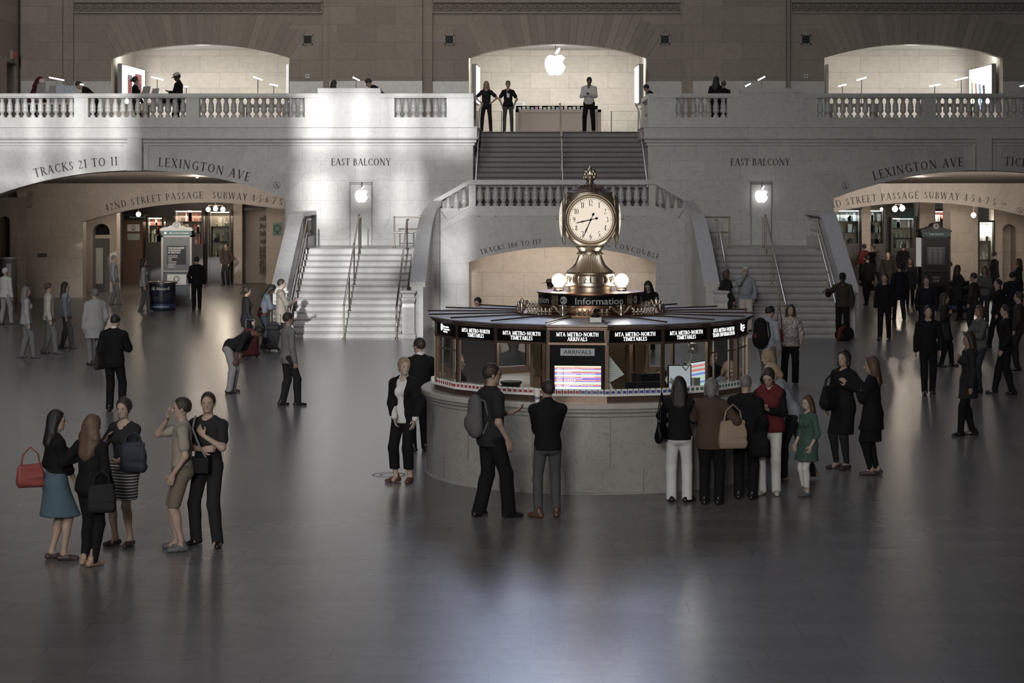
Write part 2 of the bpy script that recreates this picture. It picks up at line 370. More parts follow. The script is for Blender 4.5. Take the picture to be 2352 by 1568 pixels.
def arcmap(cx, cz, rad, Y, a0):
    """u runs clockwise (left to right) over the top of a circle, starting at angle a0 from vertical"""
    return lambda u, v: (cx+(rad+v)*math.sin(a0+u/rad), Y, cz+(rad+v)*math.cos(a0+u/rad))

AX = 0.95                         # the hall's axis of symmetry
def S(x, s): return AX+(x-AX)*s if s > 0 else 2*AX-x     # mirror helper: s=-1 mirrors about the axis
def circ(half, sag): return (half*half+sag*sag)/(2*sag)
def arc_pts(cx, half, zs, sag, n=32, rev=False):
    r = circ(half, sag); th = math.asin(half/r); zc = zs+sag-r
    p = [(cx+r*math.sin(-th+2*th*i/n), zc+r*math.cos(-th+2*th*i/n)) for i in range(n+1)]
    return p[::-1] if rev else p

# ---------------------------------------------------------------- floor
MB().box(-70, 70, -14, 110, -0.4, 0).build('floor', M_floor, kind='structure', label='polished grey-brown marble slab floor of the concourse')

# ---------------------------------------------------------------- lower balcony wall with two wide arches and the stair opening
YW, YU, YB = 63.5, 71.0, 75.4
ZB, ZR = 5.97, 7.07                # balcony floor, balustrade top
LC = px(313, YW); RC = px(2257, YW); AH = 4.68; ASP, ASG = 3.78, 0.88   # arch centres, half width, springing, rise
wall_out = [(-45,0),(LC-AH,0)]+arc_pts(LC,AH,ASP,ASG)+[(LC+AH,0),(AX-2.75,0),(AX-2.75,ZB),(-45,ZB)]
wl = MB().prism(wall_out, YW, YW+.9).build('wall_east', M_wall, kind='structure', label='polished grey marble balcony wall, left of the centre stairs')
wall_out2 = [(AX+2.75,0),(RC-AH,0)]+arc_pts(RC,AH,ASP,ASG)+[(RC+AH,0),(46,0),(46,ZB),(AX+2.75,ZB)]
wr = MB().prism(wall_out2, YW, YW+.9).build('wall_east.001', M_wall, kind='structure', label='polished grey marble balcony wall, right of the centre stairs')
def voussoirs(parent, cx, half, zs, sag, ztop, Y, mat_, n, step=None, t=.012, xlim=99, gap=.008, skip=0):
    r = circ(half, sag); zc = zs+sag-r; th = math.asin(half/r); mb = MB()
    for i in range(n):
        a0, a1 = -th+2*th*i/n, -th+2*th*(i+1)/n
        g = gap/r; a0 += g; a1 -= g
        # stone joints fan out faster than the arc, as in a flat arch
        def top(a, f=1.9):
            x0 = cx+r*math.sin(a); z0 = zc+r*math.cos(a); d = (math.sin(a*f), math.cos(a*f))
            zt = ztop
            if step:
                k = abs(a)/th
                zt = ztop-step*max(0, math.floor((k-.66)*9)) if k > .66 else ztop
            L_ = (zt-z0)/d[1]
            return (x0+d[0]*L_, zt), (x0, z0)
        am = (a0+a1)/2
        if abs(am) < skip: continue
        (t0, b0), (t1, b1) = top(a0), top(a1)
        if step:
            k = abs(am)/th; zt = ztop-step*max(0, math.floor((k-.6)*8)) if k > .6 else ztop
            def fx(tp, b):
                f = (zt-b[1])/(tp[1]-b[1]) if tp[1] != b[1] else 1
                return (b[0]+(tp[0]-b[0])*f, zt)
            t0, t1 = fx(t0, b0), fx(t1, b1)
        mb.prism([b0, b1, t1, t0], Y-t, Y+.05)
    return mb.build('voussoirs', mat_, parent)
ZM = pz(334, YW)
voussoirs(wl, LC, AH, ASP, ASG, ZM-.02, YW, M_vous, 27, step=.42, skip=.03)
voussoirs(wr, RC, AH, ASP, ASG, ZM-.02, YW, M_vous, 27, step=.42, skip=.03)
for par, c in ((wl, LC), (wr, RC)):
    m = MB().box(c-.225, c+.225, YW-.30, YW, pz(392,YW), pz(316,YW)); m.box(c-.40, c-.24, YW-.06, YW, pz(391,YW), ZM); m.box(c+.24, c+.40, YW-.06, YW, pz(391,YW), ZM)
    m.build('keystone', M_plain, par)
# carved names on the arch faces
def arch_text(parent, t, cx, half, zs, sag, Y, off, h, xs, xe, mat_=None, name='carved_lettering'):
    r = circ(half, sag); zc = zs+sag-r; rad = r+off; a0 = math.asin((xs-cx)/rad); a1 = math.asin((xe-cx)/rad)
    tw = text_width(t)*h; tr = ((a1-a0)*rad-tw)/h/max(1, len(t)-1)+.04
    mb = MB(); serif(mb, t, arcmap(cx, zc, rad, Y, a0), h, 0, tr); return mb.build(name, mat_ or M_letter, parent)
YT = YW-.016
arch_text(wl, 'TRACKS 21 TO 11', LC, AH, ASP, ASG, YT, .17, .27, px(80,YW), px(271,YW))
arch_text(wl, 'LEXINGTON AVE', LC, AH, ASP, ASG, YT, .14, .28, px(363,YW), px(572,YW))
arch_text(wr, 'LEXINGTON AVE', RC, AH, ASP, ASG, YT, .14, .28, px(2007,YW), px(2213,YW))
arch_text(wr, 'TICKETS', RC, AH, ASP, ASG, YT, .17, .27, px(2306,YW), px(2402,YW))
for par, x in ((wl, 760), (wr, 1677)):
    mb = MB(); tw = 138*YW/F; tr = (tw/.225-text_width('EAST BALCONY', 0))/11
    serif(mb, 'EAST BALCONY', flat(px(x,YW), YW-.006, pz(380,YW)), .225, 0, tr); mb.build('carved_lettering', M_letter, par)
def access_icon(parent, x, y, Y, r_=.115):
    mb = MB(); cx, cz = px(x,Y), pz(y,Y); Y -= .016
    def ring(cx, cz, r0, r1, a0=0, a1=360):
        n = 24; pts = []
        for i in range(n+1):
            a = R(a0+(a1-a0)*i/n); pts.append(((cx+r0*math.cos(a), Y, cz+r0*math.sin(a)), (cx+r1*math.cos(a), Y, cz+r1*math.sin(a))))
        for p, q in zip(pts, pts[1:]): mb.add([p[0], q[0], q[1], p[1]], [(0,1,2,3)])
    ring(cx, cz, r_, r_*.90); ring(cx-.01, cz-.03, r_*.46, r_*.34, 150, 390); ring(cx-.015, cz+.065, .0, .015)
    for a, b in (((-.015,.045),(-.01,-.02)),((-.01,-.02),(.035,-.02)),((.035,-.02),(.06,-.07)),((-.013,.02),(.025,.02)),((.06,-.07),(.08,-.062))):
        d = Vector((b[0]-a[0], b[1]-a[1])); n_ = Vector((-d.y, d.x)).normalized()*.008
        mb.add([(cx+a[0]-n_.x, Y, cz+a[1]-n_.y),(cx+b[0]-n_.x, Y, cz+b[1]-n_.y),(cx+b[0]+n_.x, Y, cz+b[1]+n_.y),(cx+a[0]+n_.x, Y, cz+a[1]+n_.y)], [(0,1,2,3)])
    return mb.build('wheelchair_symbol', M_letter, parent)
access_icon(wl, 636, 425, YW); access_icon(wr, 1941, 427, YW)
# cornice band of the balcony: projecting courses
def band(x0, x1, par, ret=0):
    m = MB()
    prof = [(0,pz(334,YW)),(.05,pz(334,YW)),(.05,pz(329,YW)),(.10,pz(327,YW)),(.10,pz(322,YW)),(.16,pz(318,YW)),(.16,pz(316,YW)),(.13,pz(315,YW)),(.13,pz(294,YW)),(.17,pz(293,YW)),(.17,pz(291,YW)),(0,pz(291,YW))]
    path = [(x0,YW,0),(x1,YW,0)]
    if ret == 1: path = path+[(x1,YW+3.4,0)]
    if ret == -1: path = [(x0,YW+3.4,0)]+path
    m.sweep(path, prof); return m.build('cornice', M_wallany, par)
band(-45, AX-2.75, wl, 1); band(AX+2.75, 46, wr, -1)
# small apple sign panels over the stair landings (closed lift doors in the wall)
def apple_outline(s):
    # simple fruit silhouette with a bite, and a leaf
    pts = [(0,.36),(.12,.41),(.26,.42),(.36,.36),(.42,.29)]
    bite = [(.42+.0,.29)]
    for i in range(9):
        a = R(118+i*15.5); pts.append((.50+.20*math.cos(a)*1.0+.04, .10+.20*math.sin(a)))
    pts += [(.46,-.07),(.44,-.16),(.36,-.31),(.26,-.43),(.17,-.48),(.08,-.46),(0,-.44),(-.08,-.46),(-.17,-.48),(-.28,-.42),(-.38,-.27),(-.45,-.08),(-.46,.10),(-.42,.25),(-.33,.36),(-.22,.41),(-.10,.39)]
    leaf = [(0,.45),(.01,.56),(.07,.66),(.16,.72),(.22,.73),(.21,.62),(.15,.52),(.08,.46)]
    return [(x*s,z*s) for x, z in pts], [(x*s,z*s) for x, z in leaf]
def apple_sign(x, z, Y, s, label, t=.05, rod=True):
    t_ = thing('apple_sign', label, 'sign', (x, Y, z))
    a, l = apple_outline(s)
    MB().prism(a, -t/2, t/2).build('apple_body', M_logo, t_); MB().prism(l, -t/2, t/2).build('apple_leaf', M_logo, t_)
    if rod: MB().tube([(0.02*s,0,.45*s),(0.02*s,0,rod)], .018).build('hanging_rod', M_grey, t_)
    return t_
M_logo = glow('logo_glow', (1,1,.99), 2.2)
for (xa, xb, xc, par, word) in ((803,855,830,wl,'left'),(1724,1773,1749,wr,'right')):
    g = link('niche_door', None, label='narrow flush stone panel door behind the %s stair landing' % word, cat='door')
    x0, x1, z0, z1 = px(xa,YW), px(xb,YW), pz(562,YW), pz(418,YW)
    m = MB()
    for a, b, c, d in ((x0,x0+.025,z0,z1),(x1-.025,x1,z0,z1),(x0,x1,z1-.03,z1),(x0,x1,z1-.075,z1-.06)): m.box(a,b,YW-.03,YW,c,d)
    m.build('door_frame', M_grey, g)
    MB().box(x0+.03, x1-.03, YW-.012, YW, z0, z1-.08).build('door_panel', M_plain, g)
    apple_sign(px(xc,YW-.2), pz(450,YW-.2), YW-.2, .43, 'small glowing apple sign hanging over the %s stair landing' % word, rod=pz(418,YW)-pz(450,YW))

# balcony slabs with the stair opening
m = MB(); m.box(-45, AX-2.75, YW+.9, 76, ZB-.35, ZB); m.box(AX+2.75, 46, YW+.9, 76, ZB-.35, ZB); m.box(AX-2.75, AX+2.75, 67.35, 76, ZB-.35, ZB)
m.build('floor.001', M_plain, kind='structure', label='marble floor of the upper balcony')
# ---------------------------------------------------------------- upper wall with three arched openings
UC = [px(460,YU), px(1280.5,YU), px(2098.5,YU)]; UH = 205*YU/F; UZ, UG = pz(132.5,YU), (132.5-101)*YU/F
out = [(-60,ZB)]
for c in UC: out += [(c-UH,ZB)]+arc_pts(c,UH,UZ,UG)+[(c+UH,ZB)]
out += [(60,ZB),(60,16.5),(-60,16.5)]
wu = MB().prism(out, YU, YU+.45).build('wall_upper', M_upper, kind='structure', label='brown limestone upper wall with three low arches')
for c in UC: voussoirs(wu, c, UH, UZ, UG, pz(33,YU), YU, M_vousw, 25, step=.26, t=.02)
# wall above with the three great windows (their daylight is what the floor mirrors)
wz0, wz1 = 13.0, 27.0
hw = 3.4
xs = [-60]
for c in UC: xs += [c-hw, c+hw]
xs += [60]
m = MB()
for i in range(0, len(xs), 2): m.box(xs[i], xs[i+1], YU, YU+.45, 16.5, 30)
m.box(-60,60,YU,YU+.45,28.5,34); m.build('wall_upper.001', M_upper, kind='structure', label='high limestone wall between the great windows')
for i, c in enumerate(UC):
    f = MB()
    for k in range(9): f.box(c-hw+2*hw*k/8-.06, c-hw+2*hw*k/8+.06, YU+.1, YU+.3, 16.5, 28.5)
    for k in range(11): f.box(c-hw, c+hw, YU+.1, YU+.3, 16.5+1.2*k-.05, 16.5+1.2*k+.05)
    wf = f.build('window_%d' % (i+1), M_bronzed, kind='structure', label='tall grid window high in the upper wall')
    MB().box(c-hw, c+hw, YU+.32, YU+.36, 16.5, 28.5).build('pane', glow('window_daylight_%d' % i, (.62,.72,1.0), (.5,11.5,.5)[i]), wf)
# frieze panels with running scroll relief
def frieze(xa, xb, label):
    x0, x1 = px(xa,YU), px(xb,YU); z0, z1 = pz(28,YU), pz(5,YU)
    t_ = link('scroll_frieze', None, label=label, cat='frieze')
    m = MB(); m.box(x0,x1,YU-.10,YU,pz(31,YU),z0+.02); m.box(x0,x1,YU-.10,YU,z1-.02,z1+.05); m.box(x0,x0+.05,YU-.10,YU,z0,z1); m.box(x1-.05,x1,YU-.10,YU,z0,z1)
    m.build('frieze_frame', M_pass2, t_)
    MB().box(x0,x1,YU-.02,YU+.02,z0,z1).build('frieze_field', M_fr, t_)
    m = MB(); n = round((x1-x0)/.345); zc = (z0+z1)/2
    for i in range(n):
        cx = x0+(i+.5)*(x1-x0)/n; pts = []
        for k in range(16):
            a = R(-100+k*34); r_ = .135*(1-k/17)
            pts.append((cx+r_*math.cos(a), YU-.045, zc+r_*math.sin(a)*.9))
        pts = [(cx-.20,YU-.04,zc-.10),(cx-.12,YU-.045,zc-.13)]+pts
        m.tube(pts, .02, 5, rs=[.012]+[.024-.0007*k for k in range(len(pts)-1)])
        m.add([(cx+.06,YU-.03,zc+.12),(cx+.16,YU-.05,zc+.06),(cx+.20,YU-.03,zc-.02),(cx+.12,YU-.03,zc+.04)], [(0,1,2,3)])
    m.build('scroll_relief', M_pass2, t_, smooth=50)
M_fr = mat('frieze_field_stone', (0.17,0.145,0.125), 0.8, noise=.15)  # darker stone tone for the field behind the scrolls
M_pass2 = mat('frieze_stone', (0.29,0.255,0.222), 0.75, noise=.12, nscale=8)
frieze(168, 742, 'carved scroll frieze above the left arch'); frieze(993, 1566, 'carved scroll frieze above the centre arch'); frieze(1815, 2395, 'carved scroll frieze above the right arch')
# pilasters
for xa, xb, d, n in ((757,970,.30,''),(742,757,.15,''),(970,993,.15,''),(1592,1805,.30,''),(1566,1592,.15,''),(1805,1815,.15,''),(48,143,.30,''),(143,168,.15,'')):
    Yf = YU-d
    MB().box(px(xa,Yf), px(xb,Yf), Yf, YU+.02, ZB, 16.4).build('trim_1', M_upper, kind='structure', label='flat limestone pilaster strip of the upper wall')
# polished dado course at the foot of the upper wall
for xa, xb in ((665,742),(993,1077),(757,970),(1484,1566),(1592,1805),(1815,1894),(2303,2500),(168,255),(48,143)):
    big = (xb-xa) > 90 and xa not in (168, 2303); Yf = YU-.32 if big else YU-.04
    MB().box(px(xa,Yf), px(xb,Yf), Yf, YU-.001, ZB, pz(187,YU)).build('baseboard_east', M_wallany, kind='structure', label='grey polished stone dado of the upper wall')
# left return wall of the balcony with an open doorway
MB().prism([(YW+1.2,ZB),(69.2,ZB),(69.2,pz(142,69.5)),(70.5,pz(142,69.5)),(70.5,ZB),(YU,ZB),(YU,16.4),(YW+1.2,16.4)], -18.4, px(46,YU), 'x').build('wall_left', M_upper, kind='structure', label='side wall of the balcony at the far left')
MB().box(-18.9, -18.3, 69.2, 70.5, ZB, pz(142,69.5)).build('door_1', mat('dark_door', (.06,.05,.045), .5), kind='structure', label='dark doorway in the left side wall of the balcony')
ex = thing('exit_sign', 'small red exit sign on the left side wall of the balcony', 'sign', (px(46,YU), 69.85, pz(126,69.85)))
MB().box(0, .12, -.26, .26, -.16, .16).build('sign_box', M_grey, ex)
mb = MB(); sans(mb, 'EXIT', lambda u, v: (.124, .0+u, v-.10), .20, 0, True, bold=.02); mb.build('sign_letters', glow('exit_red', (.5,.08,.05), .3), ex)

# recesses behind the three arches: back wall, sides, ceiling; lit by added panels and lamps hidden behind the arch wall
for i, c in enumerate(UC):
    nm = 'niche'
    m = MB(); x0, x1 = c-UH, c+UH
    m.box(x0-.5, x1+.5, YB, YB+.3, ZB, 9.9); m.box(x0-.5, x0, YU+.45, YB, ZB, 9.9); m.box(x1, x1+.5, YU+.45, YB, ZB, 9.9)
    m.build('wall_niche', M_store, kind='structure', label='bright limestone back wall of the %s arch recess' % ('left','centre','right')[i])
    MB().box(x0-.5, x1+.5, YU+.45, YB+.3, 9.22, 9.5).build('ceiling', M_white, kind='structure', label='white ceiling of the %s arch recess' % ('left','centre','right')[i])
    cl = thing('hidden_light_panel', 'added flat light panel hidden inside the %s arch recess' % ('left','centre','right')[i], 'light', (c, 71.75, 9.19))
    MB().box(-2.4, 2.4, -.12, .12, -.02, .025).build('light_panel', glow('niche_light', (1,.93,.83), 4.5), cl)
light('AREA', 'niche_lamp_left', (UC[0], 72.2, 9.05), 199, (1,.95,.87), (R(22),0,0), shape='RECTANGLE', size=9, size_y=.5)
light('AREA', 'niche_lamp_centre', (UC[1], 72.2, 9.05), 256, (1,.95,.87), (R(22),0,0), shape='RECTANGLE', size=9, size_y=.5)
light('AREA', 'niche_lamp_right', (UC[2], 72.2, 9.05), 161, (1,.95,.87), (R(22),0,0), shape='RECTANGLE', size=9, size_y=.5)

# vents and wall controls
for n, x in (('leftmost dark square vent, high beside the left arch',707),('dark square vent high to the left of the centre arch',1032),('dark square vent high to the right of the centre arch',1527),('rightmost dark square vent, beside the right arch',1851)):
    v = thing('wall_vent', n, 'vent', (px(x,YU), YU, pz(91,YU)), group='square wall vents')
    m = MB(); 
    for a,b,c,d in ((-.18,-.14,-.18,.18),(.14,.18,-.18,.18),(-.18,.18,.14,.18),(-.18,.18,-.18,-.14)): m.box(a,b,-.05,0,c,d)
    m.build('vent_frame', M_grey, v); MB().box(-.14,.14,-.01,0,-.14,.14).build('vent_backing', M_matblack, v)
    m = MB()
    for k in range(6): m.box(-.14+.28*k/6+.02, -.14+.28*k/6+.03, -.03, -.015, -.14, .14); m.box(-.14,.14,-.03,-.015,-.14+.28*k/6+.02,-.14+.28*k/6+.03)
    m.build('vent_grille', mat('vent_grille', (.05,.05,.05), .5), v)
for n, x in (('left',707),('right',1851)):
    v = thing('wall_box', 'small pale metal wall box beside the %s arch' % n, 'wall control', (px(x,YU), YU, pz(175,YU)))
    MB().box(-.07,.07,-.06,0,-.07,.07).build('box_body', mat('pale_box', (.5,.5,.48), .4), v); MB().box(-.04,.04,-.065,-.06,-.03,.03).build('box_face', M_grey, v)

# ---------------------------------------------------------------- balustrades
BP = [(.085,0),(.085,.06),(.06,.075),(.045,.11),(.055,.14),(.085,.165),(.098,.20),(.10,.235),(.088,.27),(.088,.29),(.097,.32),(.085,.40),(.066,.47),(.052,.505),(.05,.52),(.075,.535),(.075,.55),(.055,.56),(.08,.585),(.105,.60),(.105,.61)]
bal_me = None
def baluster_mesh():
    global bal_me
    if not bal_me: bal_me = MB().lathe(BP, 12).mesh('baluster', M_plain, 40)
    return bal_me
def rail_run(x0, x1, label, n, z0=6.32-.0, group='balustrade runs along the balcony'):
    t_ = link('balustrade', None, label=label, cat='balustrade', group=group)
    MB().box(x0, x1, YW-.12, YW+.20, 6.93, 6.965).build('top_moulding', M_plain, t_)
    MB().box(x0, x1, YW-.16, YW+.24, 6.965, ZR).build('top_rail', M_plain, t_)
    MB().box(x0, x1, YW-.12, YW+.20, pz(291,YW), 6.32).build('bottom_rail', M_plain, t_)
    for i in range(n):
        b = link('baluster', baluster_mesh(), t_); b.location = (x0+(i+.5)*(x1-x0)/n, YW+.04, 6.32)
    # half balusters engaged on the end pedestals
    return t_
def pedestal(x0, x1, label, tall=0, group='balustrade pedestals'):
    t_ = link('pedestal', None, label=label, cat='pedestal'); z1 = pz(203,YW) if tall else ZR
    MB().box(x0, x1, YW-.13-.03*tall, YW+.21+.1*tall, pz(291,YW), z1-.14).build('pedestal_block', M_plain, t_)
    MB().box(x0-.02*0, x1, YW-.16-.03*tall, YW+.24+.1*tall, z1-.14, z1).build('pedestal_cap', M_plain, t_)
    return t_
Q = lambda x: px(x, YW-.13)
RUNS = [(-60,170,13,'far left end of the balcony'),(202,427,13,'under the left arch, left of its middle post'),(457,700,14,'under the left arch, just left of the tall left block'),(906,1026,7,'between the tall left block and the stairs')]
PEDS = [(170,202,'narrow stone post under the left edge of the left arch',0),(427,457,'narrow stone post in the middle of the left balustrade',0),(700,730,'narrow stone post touching the tall left block',0),(730,874,'tall plain stone block left of the stairs, brightly sunlit',1),(874,906,'narrow stone post right of the tall left block',0),(1026,1088,'end post of the left balcony balustrade at the stairs',0)]
for a, b, n, s in RUNS: rail_run(Q(a), Q(b), 'stone balustrade run '+s, n)
for a, b, s, t_ in PEDS: pedestal(Q(a), Q(b), s, t_)
MR = [(1551,1671,7,'between the stairs and the tall right block'),(1877,2120,14,'under the right arch, just right of the tall right block'),(2150,2375,13,'at the far right end of the balcony')]
MP = [(1489,1551,'end post of the right balcony balustrade at the stairs',0),(1671,1702,'narrow stone post left of the tall right block',0),(1702,1848,'tall plain stone block right of the stairs, in shade',1),(1848,1877,'narrow stone post right of the tall right block',0),(2120,2150,'narrow stone post in the middle of the right balustrade',0)]
for a, b, n, s in MR: rail_run(Q(a), Q(b), 'stone balustrade run '+s, n)
for a, b, s, t_ in MP: pedestal(Q(a), Q(b), s, t_)
# returns beside the upper stairs
for s, w_ in ((-1,'left'),(1,'right')):
    t_ = link('balustrade', None, label='stone balustrade returning along the %s side of the upper stairs' % w_, cat='balustrade')
    xa = AX+s*2.75; xb = xa+s*.34; x0, x1 = min(xa,xb), max(xa,xb)
    MB().box(x0, x1, YW+.24, 67.4, 6.93, ZR).build('top_rail', M_plain, t_)
    MB().box(x0, x1, YW+.24, 67.4, ZB, 6.32).build('bottom_rail', M_plain, t_)
    MB().box(x0, x1, 67.0, 67.4, 6.32, 6.93).build('end_post', M_plain, t_)
    for k in range(11):
        b = link('baluster', baluster_mesh(), t_); b.location = ((x0+x1)/2, YW+.5+k*.29, 6.32)
# ---------------------------------------------------------------- staircases
def nose_step(x0, x1, y0, y1, z0, z1):
    # riser set back under a rounded nosing
    p = [(y0+.02,z0),(y0+.02,z1-.078),(y0+.09,z1-.074),(y0+.09,z1-.040),(y0,z1-.034),(y0-.006,z1-.015),(y0,z1),(y1+.04,z1),(y1+.04,z0)]
    return MB().prism(p, x0, x1, 'x')
def stairs(x0, x1, y0, y1, z0, z1, n, mat_, label, treads):
    t_ = link('staircase', None, label=label, cat='staircase'); rz_ = (z1-z0)/n; td = (y1-y0)/treads
    for i in range(n):
        ya = y0+i*td; yb = ya+td if i < n-1 else y1+.3
        nose_step(x0, x1, ya, max(yb, ya+.3), z0, z0+(i+1)*rz_).build('step', mat_, t_)
    return t_
ZL = 2.31
stairs(AX-7.87, AX-4.5, 55.5, 60.4, 0, ZL, 14, M_step, 'left flight of broad marble steps, sunlit, up to the left landing', 13)
stairs(AX+4.5, AX+7.87, 55.5, 60.4, 0, ZL, 14, M_step, 'right flight of broad marble steps, in shade, up to the right landing', 13)
for s, w_ in ((-1,'left'),(1,'right')):
    a, b = sorted((AX+s*8.1, AX+s*3.9))
    MB().box(a, b, 60.4, YW, 0, ZL-.001).build('floor.002', M_step, kind='structure', label='marble landing at the head of the %s flight' % w_)
ZC = 3.30
for s, w_ in ((-1,'left'),(1,'right')):
    t_ = link('staircase', None, label='short cross flight from the %s landing to the centre landing' % w_, cat='staircase')
    for i in range(6):
        xa = AX+s*(4.3-i*.33); xb = AX+s*2.4; a, b = sorted((xa,xb))
        MB().box(a, b, 60.62, YW, ZL-.0, ZL+(i+1)*(ZC-ZL)/6).build('step', M_step, t_)
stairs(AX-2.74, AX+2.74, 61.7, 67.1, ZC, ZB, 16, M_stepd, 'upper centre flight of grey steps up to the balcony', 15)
# stair side walls
for s in (-1, 1):
    a, b = sorted((AX+s*2.75, AX+s*3.1)); MB().box(a, b, YW+.9, 67.4, 0, ZB).build('wall_stair', M_wallany, kind='structure', label='marble side wall of the upper stairs')
# ---------------------------------------------------------------- centre bay: curving parapet wall with the low arch
def bez(path, n=6):
    # Catmull-Rom through the points
    P = [Vector(p) for p in path]; out = []
    for i in range(len(P)-1):
        p0, p1, p2, p3 = P[max(i-1,0)], P[i], P[i+1], P[min(i+2,len(P)-1)]
        for k in range(n):
            t = k/n; out.append(.5*((2*p1)+(-p0+p2)*t+(2*p0-5*p1+4*p2-p3)*t*t+(-p0+3*p1-3*p2+p3)*t**3))
    out.append(P[-1]); return out
YC = 60.2
for s, w_ in ((-1,'left'),(1,'right')):
    # plan path of the parapet's face from the foot of the flight up to the centre landing: (dx from axis, y, top z)
    raw = [(4.22,55.95,1.52),(4.22,57.0,1.98),(4.21,58.2,2.52),(4.18,59.2,3.02),(4.10,59.75,3.36),(3.86,60.08,3.74)]
    raw = [(AX+s*x, y, z) for x, y, z in raw]
    cur = bez(raw, 6)
    t_ = link('stair_parapet', None, label='curving solid marble parapet sweeping down the inner side of the %s flight' % w_, cat='parapet')
    m = MB(); vs = []; fs = []
    # wall body: inner face (towards the axis) and outer face, following the sloping top
    o = 1 if s < 0 else -1
    def off(i, d):
        a = cur[max(i-1,0)]; b = cur[min(i+1,len(cur)-1)]; t2 = (b-a); t2.z = 0; t2.normalize(); return Vector((t2.y,-t2.x,0))*d*(1 if s < 0 else -1)
    def ribbon(mb, d0, d1, h0, h1, base=None):
        vs = []; n = len(cur)
        for i, p in enumerate(cur):
            for d, h in ((d0,h0),(d1,h0),(d1,h1),(d0,h1)):
                q = p+off(i, d); z = p.z+h if h is not None else (base if base is not None else 0)
                vs.append((q.x, q.y, z))
        fs = []
        for j in range(n-1):
            for k in range(4): fs.append((j*4+k, j*4+(k+1)%4, (j+1)*4+(k+1)%4, (j+1)*4+k))
        fs += [(0,1,2,3), tuple(((n-1)*4+k) for k in (3,2,1,0))]
        return mb.add(vs, fs)
    body = MB(); ribbon(body, -.02, .30, None, -.14, 0); body.build('parapet_wall', M_wallany, t_, smooth=30)
    c_ = MB(); ribbon(c_, -.07, .36, -.14, 0); c_.build('parapet_coping', M_plain, t_, smooth=30)
    b_ = MB(); ribbon(b_, -.05, 0.0, -1.12, -1.06); ribbon(b_, -.04, 0.0, -.21, -.18); b_.build('parapet_moulding', M_plain, t_, smooth=30)
    # sloped balustrade panel facing the hall
    t2 = link('balustrade', None, label='short sloping balustrade panel %s of the centre landing' % w_, cat='balustrade')
    xa, xb, za, zb = AX+s*3.86, AX+s*2.78, 3.74, 4.353
    def slab(mb, y0, y1, h0, h1, xa=xa, xb=xb, za=za, zb=zb, flatb=None):
        vs = [(xa,y0,za+h0),(xb,y0,zb+h0),(xb,y0,zb+h1),(xa,y0,za+h1),(xa,y1,za+h0),(xb,y1,zb+h0),(xb,y1,zb+h1),(xa,y1,za+h1)]
        if flatb is not None: vs[0] = (xa,y0,flatb); vs[1] = (xb,y0,flatb); vs[4] = (xa,y1,flatb); vs[5] = (xb,y1,flatb)
        return mb.add(vs, [(0,1,2,3),(7,6,5,4),(0,4,5,1),(1,5,6,2),(2,6,7,3),(3,7,4,0)])
    m = MB(); slab(m, YC-.10, YC+.32, -.14, 0); m.build('top_rail', M_plain, t2)
    m = MB(); slab(m, YC-.03, YC+.26, -1.05, -.80); slab(m, YC-.06, YC+.0, -.83, -.78); m.build('bottom_rail', M_plain, t2)
    m = MB(); slab(m, YC-.02, YC+.26, -.82, -.14, AX+s*3.86, AX+s*3.66, 3.74, 3.852); m.build('end_post', M_plain, t2)
    for k in range(4):
        f = (k+.95)/4.6; b = link('baluster', baluster_mesh(), t2); b.location = (xa+(xb-xa)*f, YC+.12, za+(zb-za)*f-.81); b.scale = (1,1,1.10)
    m = MB(); slab(m, YC, YC+.28, 0, -1.05, flatb=0)
    m.build('wall_landing', M_wall, kind='structure', label='marble wall below the sloping balustrade, %s side' % w_)
    # corner block between the slope and the straight balustrade
    pc = link('pedestal', None, label='smooth stone corner block at the %s end of the centre balustrade' % w_, cat='pedestal')
    a, b = sorted((AX+s*2.78, AX+s*2.575)); MB().box(a,b,YC-.03,YC+.28,3.28,4.213).build('pedestal_block', M_plain, pc); MB().box(a,b,YC-.10,YC+.32,4.213,4.353).build('pedestal_cap', M_plain, pc)
    # newel at the foot
    nw = thing('newel_post', 'square carved marble newel at the foot of the %s flight, %s side' % (w_, 'inner'), 'newel post', (AX+s*4.30, 55.62, 0))
    NP = [(.20,0),(.20,.10),(.17,.13),(.17,.85),(.16,.95),(.19,1.05),(.19,1.10),(.16,1.12),(.16,1.20),(.21,1.26),(.21,1.30)]
    def newel(parent):
        m = MB()
        for (r0, z0), (r1, z1) in zip(NP, NP[1:]):
            m.add([(-r0,-r0,z0),(r0,-r0,z0),(r0,r0,z0),(-r0,r0,z0),(-r1,-r1,z1),(r1,-r1,z1),(r1,r1,z1),(-r1,r1,z1)], [(0,1,5,4),(1,2,6,5),(2,3,7,6),(3,0,4,7)])
        m.add([(-.21,-.21,1.30),(.21,-.21,1.30),(.21,.21,1.30),(-.21,.21,1.30)], [(0,1,2,3)])
        m.build('newel_shaft', M_plain, parent)
    newel(nw)
    nw2 = thing('newel_post', 'square carved marble newel at the outer foot of the %s flight' % w_, 'newel post', (AX+s*7.80, 55.62, 0)); newel(nw2)
    # outer parapet: level at the landing, then sloping down with the flight
    t3 = link('stair_parapet', None, label='sloping outer marble parapet of the %s flight with a short row of balusters' % w_, cat='parapet')
    xo = AX+s*7.72; a, b = sorted((xo, xo+s*.34))
    prof = [(55.8,0),(60.0,0),(60.0,0.0),(60.0,2.2),(60.0,3.28),(59.9,3.28),(55.8,1.38)]
    MB().prism([(55.8,0),(60.2,0),(60.2,3.27),(59.9,3.20),(55.8,1.24)], a, b, 'x').build('parapet_wall', M_wallany, t3)
